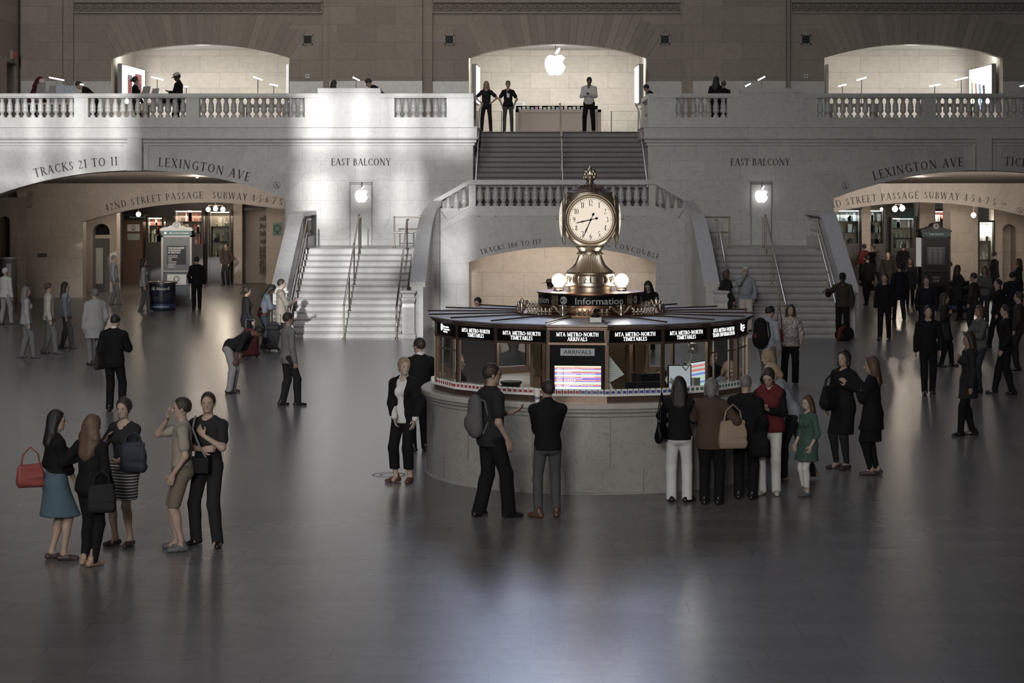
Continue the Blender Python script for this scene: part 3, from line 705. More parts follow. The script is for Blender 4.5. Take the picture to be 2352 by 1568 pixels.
    MB().prism([(55.75,1.24),(59.9,3.20),(60.2,3.27),(YW,3.27),(YW,3.40),(60.1,3.40),(59.85,3.34),(55.75,1.38)], a-.05, b+.05, 'x').build('parapet_coping', M_plain, t3)
    MB().box(a, b, 60.2, YW, 0, 2.62).build('parapet_plinth', M_plain, t3)
    for k in range(10):
        q = link('baluster', baluster_mesh(), t3); q.location = ((a+b)/2, 60.45+k*.30, 2.62); q.scale = (1,1,1.06)
# centre wall with the low arch
CH, CSP, CSG = 230*YC/F, pz(607,YC), 40*YC/F; CC = px(1291,YC)
out = [(AX-2.78,0),(CC-CH,0)] if AX-2.78 < CC-CH else [(AX-3.86,0)]
x0, x1 = AX-2.78, AX+2.78
# the arch is wider than the straight run, so the wall carries on behind the sloping panels
out = [(AX-3.3,0),(CC-CH,0)]+arc_pts(CC,CH,CSP,CSG,24)+[(CC+CH,0),(AX+3.3,0),(AX+3.3,3.25),(AX-3.3,3.25)]
wc = MB().prism(out, YC+.002, YC+.30).build('wall_centre', M_wall, kind='structure', label='grey marble wall of the centre bay with a low wide arch')
wcv = voussoirs(wc, CC, CH, CSP, CSG, pz(478,YC), YC, M_vous, 17, t=.006)
arch_text(wc, 'TRACKS 100 TO 117', CC, CH, CSP, CSG, YC-.012, .10, .155, px(1104,YC), px(1243,YC))
arch_text(wc, 'DINING CONCOURSE', CC, CH, CSP, CSG, YC-.012, .10, .155, px(1338,YC), px(1512,YC))
m = MB(); m.box(AX-2.8, AX+2.8, YC-.05, YC+.0, pz(478,YC), pz(473,YC)); m.build('wall_moulding', M_plain, wc)
m = MB()
for s in (-1, 1):
    z0, z1 = pz(475,YC), pz(475,YC)-.62; xa, xb = AX+s*2.8, AX+s*3.86
    m.add([(xa,YC-.04,z0-.03),(xb,YC-.04,z1-.03),(xb,YC-.04,z1+.03),(xa,YC-.04,z0+.03),(xa,YC+.05,z0-.03),(xb,YC+.05,z1-.03),(xb,YC+.05,z1+.03),(xa,YC+.05,z0+.03)], [(0,1,2,3),(3,2,6,7),(0,4,5,1)])
m.build('sloping_moulding', M_plain, wc)
MB().box(AX-3.4, AX+3.4, YC+.3, 61.7, 3.0, ZC).build('floor.003', M_step, kind='structure', label='marble floor of the centre landing')
# lower concourse recess seen through the low arch
m = MB(); m.box(CC-CH-.3, CC+CH+.3, 62.6, 62.8, -.01, 2.305); m.box(CC-CH-.02, CC-CH, YC+.3, 62.6, 0, 2.305); m.box(CC+CH, CC+CH+.02, YC+.3, 62.6, 0, 2.305)
m.build('wall_recess', M_pass, kind='structure', label='warm limestone wall seen inside the low centre arch')
light('AREA', 'recess_fill_light', (CC, 60.75, 2.92), 130, (1,.88,.76), (R(20),0,0), shape='RECTANGLE', size=5.5, size_y=.3)  # unseen fill added to light the recess wall
# straight balustrade of the centre landing
t_ = link('balustrade', None, label='long straight balustrade of the centre landing, behind the clock', cat='balustrade')
xa, xb = AX-2.575, AX+2.575
MB().box(xa, xb, YC-.10, YC+.32, 4.213, 4.353).build('top_rail', M_plain, t_); MB().box(xa, xb, YC-.03, YC+.26, 3.28, 3.55).build('bottom_rail', M_plain, t_)
MB().box(xa, xb, YC-.06, YC-.02, 3.545, 3.57).build('rail_moulding', M_plain, t_)
for k in range(22):
    q = link('baluster', baluster_mesh(), t_); q.location = (xa+(k+.5)*(xb-xa)/22, YC+.12, 3.57); q.scale = (1,1,1.055)

# ---------------------------------------------------------------- brass handrails
def handrail(label, rails, posts, r_=.026, group=None):
    t_ = link('handrail', None, label=label, cat='handrail')
    for k in rails: MB().tube(k, r_, 10).build('rail', M_brass, t_, smooth=60)
    for b, tp in posts:
        m = MB().tube([b, tp], r_*.85, 8); m.lathe([(0,.0),(.05,.0),(.05,.02),(.02,.04)], 10, b); m.lathe([(0,-.035),(.03,-.02),(.036,0),(.03,.02),(0,.035)], 10, tp); m.build('post', M_brass, t_, smooth=60)
    return t_
sl = ZL/4.9
def on(y): return max(0, min(ZL, ZL*(math.floor((y-55.5)/(4.9/13))+1)/14)) if y >= 55.5 else 0
for s, w_ in ((-1,'left'),(1,'right')):
    x = AX+s*6.05; h = .92
    ps = [(x,55.3,0),(x,56.9,on(56.9)),(x,58.5,on(58.5)),(x,60.15,on(60.15))]
    top = [(x,55.3,.92),(x,60.0,ZL+.92),(x,60.75,ZL+.92)]
    handrail('brass centre handrail running up the %s flight' % w_, [top, ] , [((p[0],p[1],p[2]), (p[0],p[1],.92+max(0,(p[1]-55.3))*ZL/4.7)) for p in ps]+[((x,60.75,ZL),(x,60.75,ZL+.92))])
    x = AX+s*7.60
    handrail('brass handrail along the outer wall of the %s flight' % w_, [[(x,55.7,.85),(x,60.1,ZL+.85),(x,61.2,ZL+.85)],[(x,55.7,.45),(x,60.1,ZL+.45)]], [((x,55.75,.17),(x,55.75,.85)),((x,58.0,on(58.0)),(x,58.0,.85+2.3*ZL/4.4)),((x,60.2,ZL),(x,60.2,ZL+.85))])
    x = AX+s*4.62
    handrail('brass handrail along the inner parapet of the %s flight' % w_, [[(x,55.35,.35),(x,55.4,.85),(x,60.1,ZL+.85),(x,60.9,ZL+.85)]], [((x,55.38,0),(x,55.38,.85)),((x,60.2,ZL),(x,60.2,ZL+.85))])
    x = AX+s*5.05
    handrail('brass handrail turning up the cross flight on the %s' % w_, [[(x,60.9,ZL+.92),(AX+s*4.3,60.9,ZL+.92),(AX+s*3.45,60.9,ZC+.52)],[(x,60.9,ZL+.46),(AX+s*4.5,60.9,ZL+.46),(AX+s*4.3,60.9,ZL+.55)]], [((x,60.9,ZL),(x,60.9,ZL+.92))])
sp = (ZB-ZC)/5.4
handrail('brass centre handrail climbing the upper flight', [[(AX+.04,61.2,ZC+.9),(AX+.04,67.1,ZB+.9)]], [((AX+.04,61.5,ZC),(AX+.04,61.5,ZC+.95)),((AX+.04,64.4,ZC+1.33),(AX+.04,64.4,ZC+2.45)),((AX+.04,67.0,ZB),(AX+.04,67.0,ZB+.92))])
for s, w_ in ((-1,'left'),(1,'right')):
    x = AX+s*2.62; x2 = AX+s*2.70
    handrail('brass handrail on the %s wall of the upper flight' % w_, [[(x,61.4,ZC+.82),(x,66.6,ZB+.7),(x2-s*.15,66.8,ZB+.85),(x2-s*.15,67.3,ZB+.95)]], [((x,61.5,ZC+.0),(x,61.5,ZC+.86))])

# ---------------------------------------------------------------- passages seen through the big arches
YP = 75.0
def passage(cx0, side):
    # the inner wall plane with a second low arch
    c = px(475 if side < 0 else 2116, YP); H_ = 285*YP/F; zs = pz(510,YP); sg = 45*YP/F
    xl, xr = (c-H_-6.5, c+H_+3) if side < 0 else (c-H_-3, c+H_+6.5)
    out = [(xl,0),(c-H_,0)]+arc_pts(c,H_,zs,sg,28)+[(c+H_,0),(xr,0),(xr,5.0),(xl,5.0)]
    wp = MB().prism(out, YP, YP+.6).build('wall_passage', M_pass, kind='structure', label='warm limestone wall with a low arch inside the %s passage' % ('left','right')[side > 0])
    vv = voussoirs(wp, c, H_, zs, sg, EYE-.02, YP, M_vp, 23, step=.35)
    r_ = circ(H_, sg)
    arch_text(wp, '42ND STREET PASSAGE', c, H_, zs, sg, YP-.03, .15, .255, px(243+(0 if side < 0 else 1641),YP), px(467+(0 if side < 0 else 1643),YP))
    arch_text(wp, 'SUBWAY 4·5·6·7·S >', c, H_, zs, sg, YP-.03, .15, .255, px(488 if side < 0 else 2122,YP), px(672 if side < 0 else 2311,YP))
    # sloping vault from the outer arch to the inner wall, and passage side walls
    vs = []; o1 = arc_pts(cx0,AH+.1,ASP+.05,ASG,20); 
    m = MB(); n = len(o1)
    xi = [(xl+.05)+(xr-xl-.1)*i/(n-1) for i in range(n)]
    vs = [(x,YW+.85,z+.02) for x, z in o1]+[(xi[i],YP+.02,EYE+.0) for i in range(n)]
    m.add(vs, [(i,i+1,n+i+1,n+i) for i in range(n-1)]); 
    m.box(xl, xr, YW+.9, YP, 4.9, 5.1)
    m.build('ceiling.001', M_pceil, kind='structure', label='plaster vault of the %s passage' % ('left','right')[side > 0])
    m = MB(); m.box(xl-.3, xl, YW+.9, 96, 0, 5.0); m.box(xr, xr+.3, YW+.9, 96, 0, 5.0); m.build('wall_passage_side', M_pass, kind='structure', label='side walls of the %s passage' % ('left','right')[side > 0])
    # beyond: ceiling and shop wall
    MB().box(xl, xr, YP+.6, 96, 3.62, 3.8).build('ceiling.002', M_pceil, kind='structure', label='ceiling over the shops of the %s passage' % ('left','right')[side > 0])
    return c, H_, xl, xr
M_vp = marble('voussoir_passage', (0.37,0.325,0.28), 50, 50, 'xz', 0.0, 0.45, 0.0, 0.15, island=0.05)
M_pceil = mat('passage_plaster', (0.30,0.27,0.245), 0.7)
lc, LH, lxl, lxr = passage(LC, -1); rc, RH, rxl, rxr = passage(RC, 1)
access_icon(bpy.data.objects['wall_passage.001'], 2343, 483, YP)
YS = 86.0
def shopwall(x0, x1, z1=3.62, Y=YS): return x0, x1
def bay(par, xa, xb, ytop, ybot, mat_, Y, depth=.3, name='wall_shop', lab=''):
    return MB().box(px(xa,Y), px(xb,Y), Y, Y+depth, max(0,pz(ybot,Y)), min(3.62,pz(ytop,Y))).build(name, mat_, kind='structure', label=lab) 
# left side: stone pier with lift doorway, ticket office, two bright shop windows, stone piers
Yn = 79.0
x0, x1 = px(190,Yn)-.0, px(268,Yn); a0, a1 = px(213,Yn), px(252,Yn); za = pz(533,Yn)
out = [(x0-3,0),(a0,0)]+arc_pts((a0+a1)/2,(a1-a0)/2,za,.33,12)+[(a1,0),(x1,0),(x1,3.62),(x0-3,3.62)]
MB().prism(out, Yn, Yn+.7).build('wall_pier', M_pass, kind='structure', label='stone pier with an arched lift doorway in the left passage')
ld = link('lift_doors', None, label='dark metal lift doors inside the arched doorway of the left passage', cat='door')
m = MB(); m.box(a0,(a0+a1)/2-.01,Yn+.5,Yn+.55,0,pz(548,Yn)); m.box((a0+a1)/2+.01,a1,Yn+.5,Yn+.55,0,pz(548,Yn)); m.build('door_leaf', mat('lift_metal', (.16,.16,.15), .3, .8), ld)
MB().box(a0,a1,Yn+.45,Yn+.55,pz(548,Yn),pz(540,Yn)).build('door_lintel', M_brassd, ld); MB().box(a0,a1,Yn+.5,Yn+.55,pz(540,Yn),2.9).build('transom', M_matblack, ld)
m = MB(); m.box(a0+.02,a0+.30,Yn+.46,Yn+.5,.3,pz(570,Yn)); m.build('notice_board', mat('notice', (.45,.46,.44), .5), ld)
M_pier = M_pass
M_shopdark = mat('shopfront_dark', (.035,.028,.024), .4); M_shopin = mat('shop_interior', (.35,.30,.26), .6)
def shopfront(label, xa, xb, yt, yb, Y, glowcol, strength, items, seed, par_light=0):
    t_ = link('shop_window', None, label=label, cat='shop window'); rnd = random.Random(seed)
    x0, x1, z0, z1 = px(xa,Y), px(xb,Y), pz(yb,Y), pz(yt,Y); d = .8
    m = MB(); m.box(x0-.07,x0,Y-.05,Y+.1,0,z1+.07); m.box(x1,x1+.07,Y-.05,Y+.1,0,z1+.07); m.box(x0,x1,Y-.05,Y+.1,z1,z1+.07); m.box(x0,x1,Y-.05,Y+.1,max(0,z0-.1),z0); m.box(x0,x1,Y,Y+.1,0,max(.01,z0-.1)); m.build('window_frame', M_shopdark, t_)
    m = MB(); m.box(x0,x1,Y+d,Y+d+.05,z0,z1); m.box(x0,x0+.02,Y+.1,Y+d,z0,z1); m.box(x1-.02,x1,Y+.1,Y+d,z0,z1); m.box(x0,x1,Y+.1,Y+d,z0-.02,z0); m.build('display_case', M_shopin, t_)
    m = MB(); nsh = 3
    for k in range(1, nsh): m.box(x0,x1,Y+.3,Y+d,z0+(z1-z0)*k/nsh-.015,z0+(z1-z0)*k/nsh)
    m.build('shelves', M_shopdark, t_)
    MB().box(x0+.05,x1-.05,Y+.12,Y+.3,z1-.06,z1-.03).build('light_strip', glow('shop_strip_%d' % seed, glowcol, strength), t_)
    cols = items
    for ci, c in enumerate(cols):
        m = MB()
        for k in range(nsh):
            zz = z0+(z1-z0)*k/nsh
            for q in range(3):
                xx = x0+.12+rnd.random()*(x1-x0-.24); hh = .12+rnd.random()*.28; ww = .06+rnd.random()*.12
                if rnd.random() < .5: m.box(xx-ww/2,xx+ww/2,Y+.4,Y+.5+rnd.random()*.1,zz,zz+hh)
                else: m.lathe([(0,0),(ww*.4,0),(ww*.5,hh*.4),(ww*.25,hh*.7),(ww*.15,hh),(0,hh)], 8, (xx,Y+.5,zz))
        m.build('goods', mat('goods_%d_%d' % (seed, ci), c, .5), t_)['kind'] = 'stuff'
    MB().box(x0,x1,Y+.01,Y+.02,z0,z1).build('pane', glass(), t_)
    return t_
GC = [(.7,.68,.6),(.35,.08,.06),(.12,.09,.07)]
MB().box(px(268,YS),px(555,YS),YS+1.2,YS+1.4,0,3.62).build('wall_shop', M_shopdark, kind='structure', label='dark timber shopfront wall in the left passage')
light('AREA','shop_lamp_a',(px(505,YS),YS+.5,2.85),25,(1,.85,.68),(0,0,0),size=1.6)
light('AREA','shop_lamp_b',(px(430,YS),YS+.5,2.85),25,(1,.80,.66),(0,0,0),size=1.2)
light('AREA','shop_lamp_c',(px(355,YS),YS+.5,2.6),21,(1,.88,.72),(0,0,0),size=.8)
shopfront('small bright shop display window just left of the tall pale kiosk', 339, 372, 499, 556, YS, (1,.92,.8), 7, GC, 1)
shopfront('bright gift shop window with red lampshades behind the pale kiosk', 402, 463, 483, 560, YS, (1,.85,.72), 7, [(.6,.12,.08),(.7,.6,.5),(.15,.10,.08)], 2)
shopfront('bright bar window with bottles right of the gift shop', 481, 527, 485, 590, YS, (1,.9,.75), 6, [(.5,.45,.38),(.10,.12,.10),(.3,.22,.15)], 3)
def wallboard(label, xa, xb, yt, yb, Y, mat_, extra=None, name='poster', cat='poster'):
    t_ = link(name, None, label=label, cat=cat); x0, x1, z0, z1 = px(xa,Y), px(xb,Y), pz(yb,Y), pz(yt,Y)
    MB().box(x0,x1,Y-.05,Y-.01,z0,z1).build('board', mat_, t_)
    if extra: extra(t_, x0, x1, z0, z1, Y-.054)
    return t_
M_green = mat('sign_green', (.014,.036,.031), .5, spec=.2)
MB().box(px(285,YS),px(330,YS),YS-.3,YS+1.2,0,pz(492,YS)).build('wall_office', mat('office_timber', (.13,.075,.05), .45, noise=.2), kind='structure', label='timber ticket office front in the left passage')
def ex1(t_, x0, x1, z0, z1, Y):
    m = MB(); sans(m, 'Metro-North', flat(x0+.22, Y, z0+.08), .09, 0); m.build('lettering', M_white, t_)
wallboard('green sign board over the ticket office door', 286, 330, 493, 505, YS-.3, M_green, ex1, 'sign_board', 'sign')
def clockposter(t_, x0, x1, z0, z1, Y):
    m = MB(); cx, w_, h_ = (x0+x1)/2, (x1-x0), (z1-z0)
    zc = z0+h_*.55; n = 20
    for rr, r2 in ((.30,.25),(.20,.17)):
        for i in range(n):
            a, b = 2*math.pi*i/n, 2*math.pi*(i+1)/n
            m.add([(cx+h_*rr*math.cos(a),Y,zc+h_*rr*math.sin(a)),(cx+h_*rr*math.cos(b),Y,zc+h_*rr*math.sin(b)),(cx+h_*r2*math.cos(b),Y,zc+h_*r2*math.sin(b)),(cx+h_*r2*math.cos(a),Y,zc+h_*r2*math.sin(a))], [(0,1,2,3)])
    m.add([(cx-.02,Y,z0+h_*.12),(cx+.02,Y,z0+h_*.12),(cx+.02,Y,zc-h_*.28),(cx-.02,Y,zc-h_*.28)], [(0,1,2,3)])
    m.add([(cx-.1,Y,z0+h_*.12),(cx+.1,Y,z0+h_*.12),(cx+.1,Y,z0+h_*.16),(cx-.1,Y,z0+h_*.16)], [(0,1,2,3)])
    m.build('poster_print', M_matblack, t_)
wallboard('white poster with a clock drawing on the ticket office', 293, 321, 515, 531, YS-.3, M_white, clockposter)
wallboard('pale green notice below the clock poster on the ticket office', 293, 321, 536, 551, YS-.3, mat('pale_green', (.35,.42,.36), .5))
MB().box(px(540,YS),px(560,YS),YS-.5,YS+1.2,0,3.62).build('wall_pier.001', M_pass, kind='structure', label='stone pier between the bar and the news stand')
MB().box(px(615,YS),px(700,YS),YS-.5,YS+1.2,0,3.62).build('wall_pier.002', M_pass, kind='structure', label='stone pier at the right of the left passage')
t_ = link('shop_window', None, label='tall stone-framed shop window with dark display shelves, beside the left stairs', cat='shop window')
MB().box(px(559,YS),px(616,YS),YS+.5,YS+.6,0,3.4).build('blind_panel', mat('pale_panel', (.30,.265,.23), .6), t_)
MB().box(px(559,YS),px(616,YS),YS-.1,YS+.5,pz(483,YS),pz(477,YS)).build('lintel', M_shopdark, t_)
m = MB()
for k in range(8): m.box(px(593,YS),px(613,YS),YS+.2,YS+.45,.4+k*.32,.43+k*.32)
m.build('shelves', M_shopdark, t_); m = MB(); rnd = random.Random(5)
for k in range(8):
    for q in range(4): xx = px(594,YS)+q*.085; m.box(xx,xx+.06,YS+.25,YS+.4,.43+k*.32,.43+k*.32+.10+rnd.random()*.12)
m.build('goods', mat('goods_dark', (.08,.07,.06), .5), t_)['kind'] = 'stuff'
wallboard('teal square sign on the stone pier beside the left stairs', 627, 648, 511, 541, YS-.5, mat('teal_sign', (.09,.19,.19), .4), clockposter, 'wall_sign', 'sign')
# left edge: block with an arched niche and far wall
Yk = 72.0
x1 = px(40,Yk); c_ = px(11,Yk)
out = [(px(-120,Yk),0),(c_-.18,0)]+arc_pts(c_,.18,pz(507,Yk),.16,8)+[(c_+.18,0),(x1,0),(x1,3.75),(px(-120,Yk),3.75)]
MB().prism(out, Yk, Yk+1.2).build('wall_pier.003', M_pass, kind='structure', label='stone pier with a narrow arched niche at the far left')
MB().box(c_-.3,c_+.3,Yk+.7,Yk+.75,0,3.6).build('wall_niche.003', mat('niche_grey', (.16,.17,.17), .5), kind='structure', label='grey back of the narrow arched niche')
t_ = thing('hanging_sign', 'round-bottomed stone sign block lettered for the tracks, at far left', 'sign', (px(50,73.5),73.5,pz(455,73.5)))
MB().prism([(-.16,-.28),(-.1,-.34),(.1,-.36),(.18,-.30),(.18,.22),(-.16,.22)], 0, .8).build('sign_block', M_pass, t_)
m = MB(); serif(m, 'TRACKS', flat(-.15,-.01,-.10), .14, 0, -.34); m.build('carved_lettering', M_letter, t_)
t_ = link('wall_grille', None, label='small dark rectangular grille low on the left passage wall', cat='vent')
MB().box(px(86,YP-.02),px(107,YP),YP-.03,YP,pz(590,YP),pz(582,YP)).build('grille_plate', M_matblack, t_)
m = MB()
for k in range(8): m.box(px(87+k*2.5,YP),px(88+k*2.5,YP),YP-.04,YP-.02,pz(589,YP),pz(583,YP))
m.build('grille_bars', M_grey, t_)
# right passage: shop row
MB().box(px(1900,YS),px(2110,YS),YS+1.2,YS+1.4,0,3.62).build('wall_shop.001', M_shopdark, kind='structure', label='dark shopfront wall in the right passage')
for xa, xb in ((1978,1994),(2068,2108),):
    pass
shopfront('row of tall bright shop windows at the left edge of the right passage', 1915, 1975, 482, 560, YS, (.85,.92,1), 5, [(.5,.55,.55),(.2,.25,.22),(.08,.09,.09)], 4)
shopfront('shop window with hanging white strips in the right passage', 1998, 2030, 482, 560, YS, (.85,.92,1), 4, [(.3,.34,.34),(.08,.1,.1),(.5,.5,.5)], 5)
shopfront('narrow shop window behind the green banner in the right passage', 2050, 2100, 500, 570, YS, (.9,.95,1), 4, [(.3,.3,.28),(.1,.16,.12),(.5,.5,.5)], 6)
MB().box(px(1976,YS),px(1996,YS),YS-.4,YS+1,0,3.62).build('wall_pier.004', M_pass, kind='structure', label='stone pier between shop windows of the right passage')
MB().box(px(2108,YS),px(2144,YS),YS-.4,YS+1,0,3.62).build('wall_pier.005', M_pass, kind='structure', label='stone pier behind the dark kiosk')
t_ = link('banner', None, label='dark green hanging banner beside the shop lamps in the right passage', cat='banner')
MB().box(px(2066,YS-1),px(2100,YS-1),YS-1,YS-.97,pz(502,YS-1),pz(478,YS-1)).build('banner_cloth', M_green, t_)
MB().tube([(px(2064,YS-1),YS-1,pz(478,YS-1)),(px(2102,YS-1),YS-1,pz(478,YS-1))], .02).build('banner_rod', M_brass, t_)
shopfront('pale lit shop window with a red panel behind the dark kiosk', 2146, 2182, 484, 560, YS, (1,.9,.8), 4, [(.5,.48,.45),(.45,.1,.1),(.3,.28,.25)], 7)
Yr = 81.0
MB().box(px(2183,Yr),px(2246,Yr),Yr,Yr+1.5,0,3.62).build('wall_pier.006', M_pass, kind='structure', label='broad stone wall left of the bright shop doorway')
shopfront('very bright white shop doorway with shelves at right of the right passage', 2250, 2281, 510, 640, Yr, (1,.97,.92), 22, [(.75,.74,.7),(.3,.3,.32),(.6,.6,.55)], 8)
light('AREA','shop_lamp_d',(px(2266,Yr),Yr+.45,2.6),39,(1,.96,.9),(0,0,0),size=.5)
light('AREA','shop_lamp_e',(px(1945,YS),YS+.5,2.9),21,(.85,.93,1),(0,0,0),size=1.0)
light('AREA','shop_lamp_f',(px(2165,YS),YS+.5,2.9),18,(1,.9,.8),(0,0,0),size=.6)
xq = px(2283,Yr); c_ = px(2318,Yr)
out = [(xq,0),(c_-.27,0)]+arc_pts(c_,.27,pz(524,Yr),.16,8)+[(c_+.27,0),(px(2400,Yr),0),(px(2400,Yr),3.62),(xq,3.62)]
MB().prism(out, Yr, Yr+.9).build('wall_pier.007', M_pass, kind='structure', label='stone wall with an arched recess at the far right')
MB().box(c_-.4,c_+.4,Yr+.9,Yr+.95,0,3.6).build('wall_niche.004', M_pass, kind='structure', label='back of the arched recess at the far right')
# ---------------------------------------------------------------- passage lamps
def globe_lamp(label, x, y, Y, r_=.10, ztop=None, n=1):
    t_ = thing('pendant_lamp', label, 'lamp', PP(x,y,Y))
    if n == 1:
        MB().lathe([(0,-r_),(r_*.6,-r_*.8),(r_,-.0),(r_*.6,r_*.8),(0,r_)], 14).build('lamp_globe', M_bulb, t_, smooth=80)
    else:
        for k in range(n):
            a = (k-(n-1)/2)*.30
            MB().lathe([(0,-r_),(r_*.6,-r_*.8),(r_,-.0),(r_*.6,r_*.8),(0,r_)], 14, (a,0,-.03*abs(k-1))).build('lamp_globe', M_bulb, t_, smooth=80)
        MB().tube([((-(n-1)/2)*.30,0,r_+.03),(((n-1)/2)*.30,0,r_+.03)], .015).build('lamp_arm', M_brass, t_)
    h = (ztop or (t_.location.z+.3))-t_.location.z
    MB().tube([(0,0,r_*.9),(0,0,h)], .012).build('lamp_stem', M_brass, t_); MB().lathe([(0,h-.03),(.07,h-.03),(.05,h),(0,h)], 12).build('ceiling_rose', M_brass, t_)
    return t_
globe_lamp('bright lamp under the left big arch, below its lettering', 453, 404, 70, .07, 4.60)
globe_lamp('bright lamp under the right big arch, below its lettering', 2110, 404, 70, .07, 4.60)
globe_lamp('bright twin-bulb lamp left of the pale kiosk', 318, 492, 80, .10, 3.6)
globe_lamp('three-globe bright chandelier outside the bar window', 495, 479, 83, .10, 3.6, 3)
globe_lamp('two-globe bright chandelier in the right passage, beside the green banner', 2064, 478, 83, .12, 3.6, 2)
globe_lamp('small bright bulb left of the two-globe chandelier', 2025, 480, 84, .06, 3.6)
globe_lamp('small bright bulb right of the dark kiosk', 2177, 495, 84, .05, 3.6)
globe_lamp('bright hanging lamp in front of the bright white shop doorway', 2236, 494, 79, .10, 3.6)
for x, Y, e, zz in ((453,69,40,4.2),(2110,69,26,4.2),(400,80,90,3.3),(520,80,60,3.3),(2064,80,60,3.3),(2236,78,45,3.2),(250,77,30,3.3)):
    light('POINT','passage_light',(px(x,Y),Y,zz),e,(1,.86,.72),shadow_soft_size=.15)

for c_, e in ((LC, 165), (RC, 250)):
    light('AREA', 'passage_wall_fill', (c_, 65.2, 4.0), e*.5, (1,.88,.76), (R(88),0,0), shape='RECTANGLE', size=7, size_y=.4, spread=R(70))  # fill added to brighten the inner passage walls
# ---------------------------------------------------------------- the round information booth
BX, BY = px(1355,30), 30.0
NB, PH = 18, 4.0                                    # sides, phase (degrees)
def bp(r_, deg, z):                                 # deg measured from the side facing the camera, positive to the right
    a = R(deg); return (BX+r_*math.sin(a), BY-r_*math.cos(a), z)
booth = link('information_booth', None, label='round marble and bronze information booth with lit sign band, in the middle of the floor', cat='booth')
RB = 2.42
MB().lathe([(RB+.02,0),(RB+.02,.02),(RB,.03),(RB,.34)], 96, (BX,BY,0)).build('base_plinth', M_booth, booth, smooth=30)
MB().lathe([(RB-.004,.34),(RB-.004,.346),(RB,.347),(RB,1.05),(RB+.02,1.07),(RB+.02,1.10),(RB+.05,1.13),(RB+.05,1.165)], 96, (BX,BY,0)).build('base_wall', M_booth, booth, smooth=30)
m = MB()
for k in range(14):
    d = k*360/14+5; a = bp(RB+.002,d,0); m.cbox((a[0],a[1],.70),(.005,.004,.70),R(d)*1)
    a = bp(RB+.002,d+11,0); m.cbox((a[0],a[1],.18),(.005,.004,.32),R(d+11))
m.build('stone_joints', mat('joint_grey', (.10,.095,.09), .8), booth)

M_plainb = marble('counter_marble', (0.45,0.42,0.38), 1.9, 5.0, 'any', 0.03, 0.25, 0.002, 0.3, mcol=0.7, vscale=3)
MB().lathe([(1.6,1.165),(RB+.07,1.165),(RB+.085,1.18),(RB+.085,1.235),(RB+.07,1.25),(1.6,1.25)], 96, (BX,BY,0)).build('counter', M_plainb, booth, smooth=30)
RG = 2.30                                           # glass line
def ring_poly(r_, z): return [bp(r_, PH+20*k, z) for k in range(NB)]
def polyring(profile, name, mt, parent=booth):
    m = MB(); n = len(profile); vs = []; fs = []
    for k in range(NB):
        for r_, z in profile: vs.append(bp(r_, PH+20*k, z))
    for k in range(NB):
        q = (k+1) % NB
        for j in range(n): fs.append((k*n+j, q*n+j, q*n+(j+1)%n, k*n+(j+1)%n))
    return m.add(vs, fs).build(name, mt, parent)
polyring([(RG-.02,1.25),(RG+.04,1.25),(RG+.04,1.36),(RG-.02,1.36)], 'kick_panel', M_bronze)
polyring([(RG-.03,2.035),(RG+.045,2.035),(RG+.045,2.065),(RG-.03,2.065)], 'lower_rail', M_bronze)
polyring([(RG-.08,2.235),(RG+.05,2.235),(RG+.05,2.245),(RG+.08,2.255),(RG+.08,2.27),(RG+.11,2.285),(RG+.11,2.315),(RG-.08,2.315)], 'cornice', M_bronze)
roofm = MB(); vs = []
for k in range(NB): vs += [bp(RG+.12, PH+20*k, 2.318), bp(1.0, PH+20*k, 2.335), bp(RG+.12, PH+20*k, 2.30), bp(1.0, PH+20*k, 2.305)]
fs = []
for k in range(NB):
    q = (k+1) % NB; fs += [(k*4,q*4,q*4+1,k*4+1),(k*4+2,k*4+3,q*4+3,q*4+2),(k*4,k*4+2,q*4+2,q*4)]
roofm.add(vs, fs).build('roof', mat('roof_sheet', (.30,.31,.33), .28, .55, noise=.12, nscale=3, bump=.05, bscale=6), booth)
for k in range(NB):
    m = MB(); a = Vector(bp(RG+.13, PH+20*k, 2.345)); b = Vector(bp(1.05, PH+20*k, 2.350)); m.tube([a, b], .013, 6); m.build('roof_rib', M_bronzed, booth)
for k in range(NB):                                 # corner posts
    d = PH+20*k; p = bp(RG+.005, d, 0); m = MB()
    m.cbox((p[0],p[1],1.78),(.05,.05,1.06),R(d)); m.build('corner_post', M_bronze, booth)
def panel_frame(c):                                 # panel centre angle -> mapping (u right, v up) on the glass line, outward offset
    a, b = Vector(bp(RG+.0, c-10, 0)), Vector(bp(RG+.0, c+10, 0)); t = (b-a); w_ = t.length; t.normalize(); n = Vector((t.y,-t.x,0)); mid = (a+b)/2
    return mid, t, n, w_
lights_txt = {-6:('MTA METRO-NORTH','ARRIVALS'), 14:('MTA METRO-NORTH','TIMETABLES'), 34:('MTA METRO-NORTH','TIMETABLES'), 54:('MTA METRO-NORTH','TRAIN INFORMATION'), -26:('MTA METRO-NORTH','TIMETABLES'), -46:('MTA METRO-NORTH','TIMETABLES')}
def map_on(mid, t, n, off, z0): return lambda u, v: tuple(mid+t*u+n*off+Vector((0,0,z0+v)))
def obox(m, mid, t, n, u0, u1, o0, o1, z0, z1):
    vs = [tuple(mid+t*u+n*o+Vector((0,0,z))) for z in (z0,z1) for u, o in ((u0,o0),(u1,o0),(u1,o1),(u0,o1))]
    return m.add(vs, [(0,3,2,1),(4,5,6,7),(0,1,5,4),(1,2,6,5),(2,3,7,6),(3,0,4,7)])
M_sgn = mat('sign_black', (.005,.005,.005), .35, spec=.06)
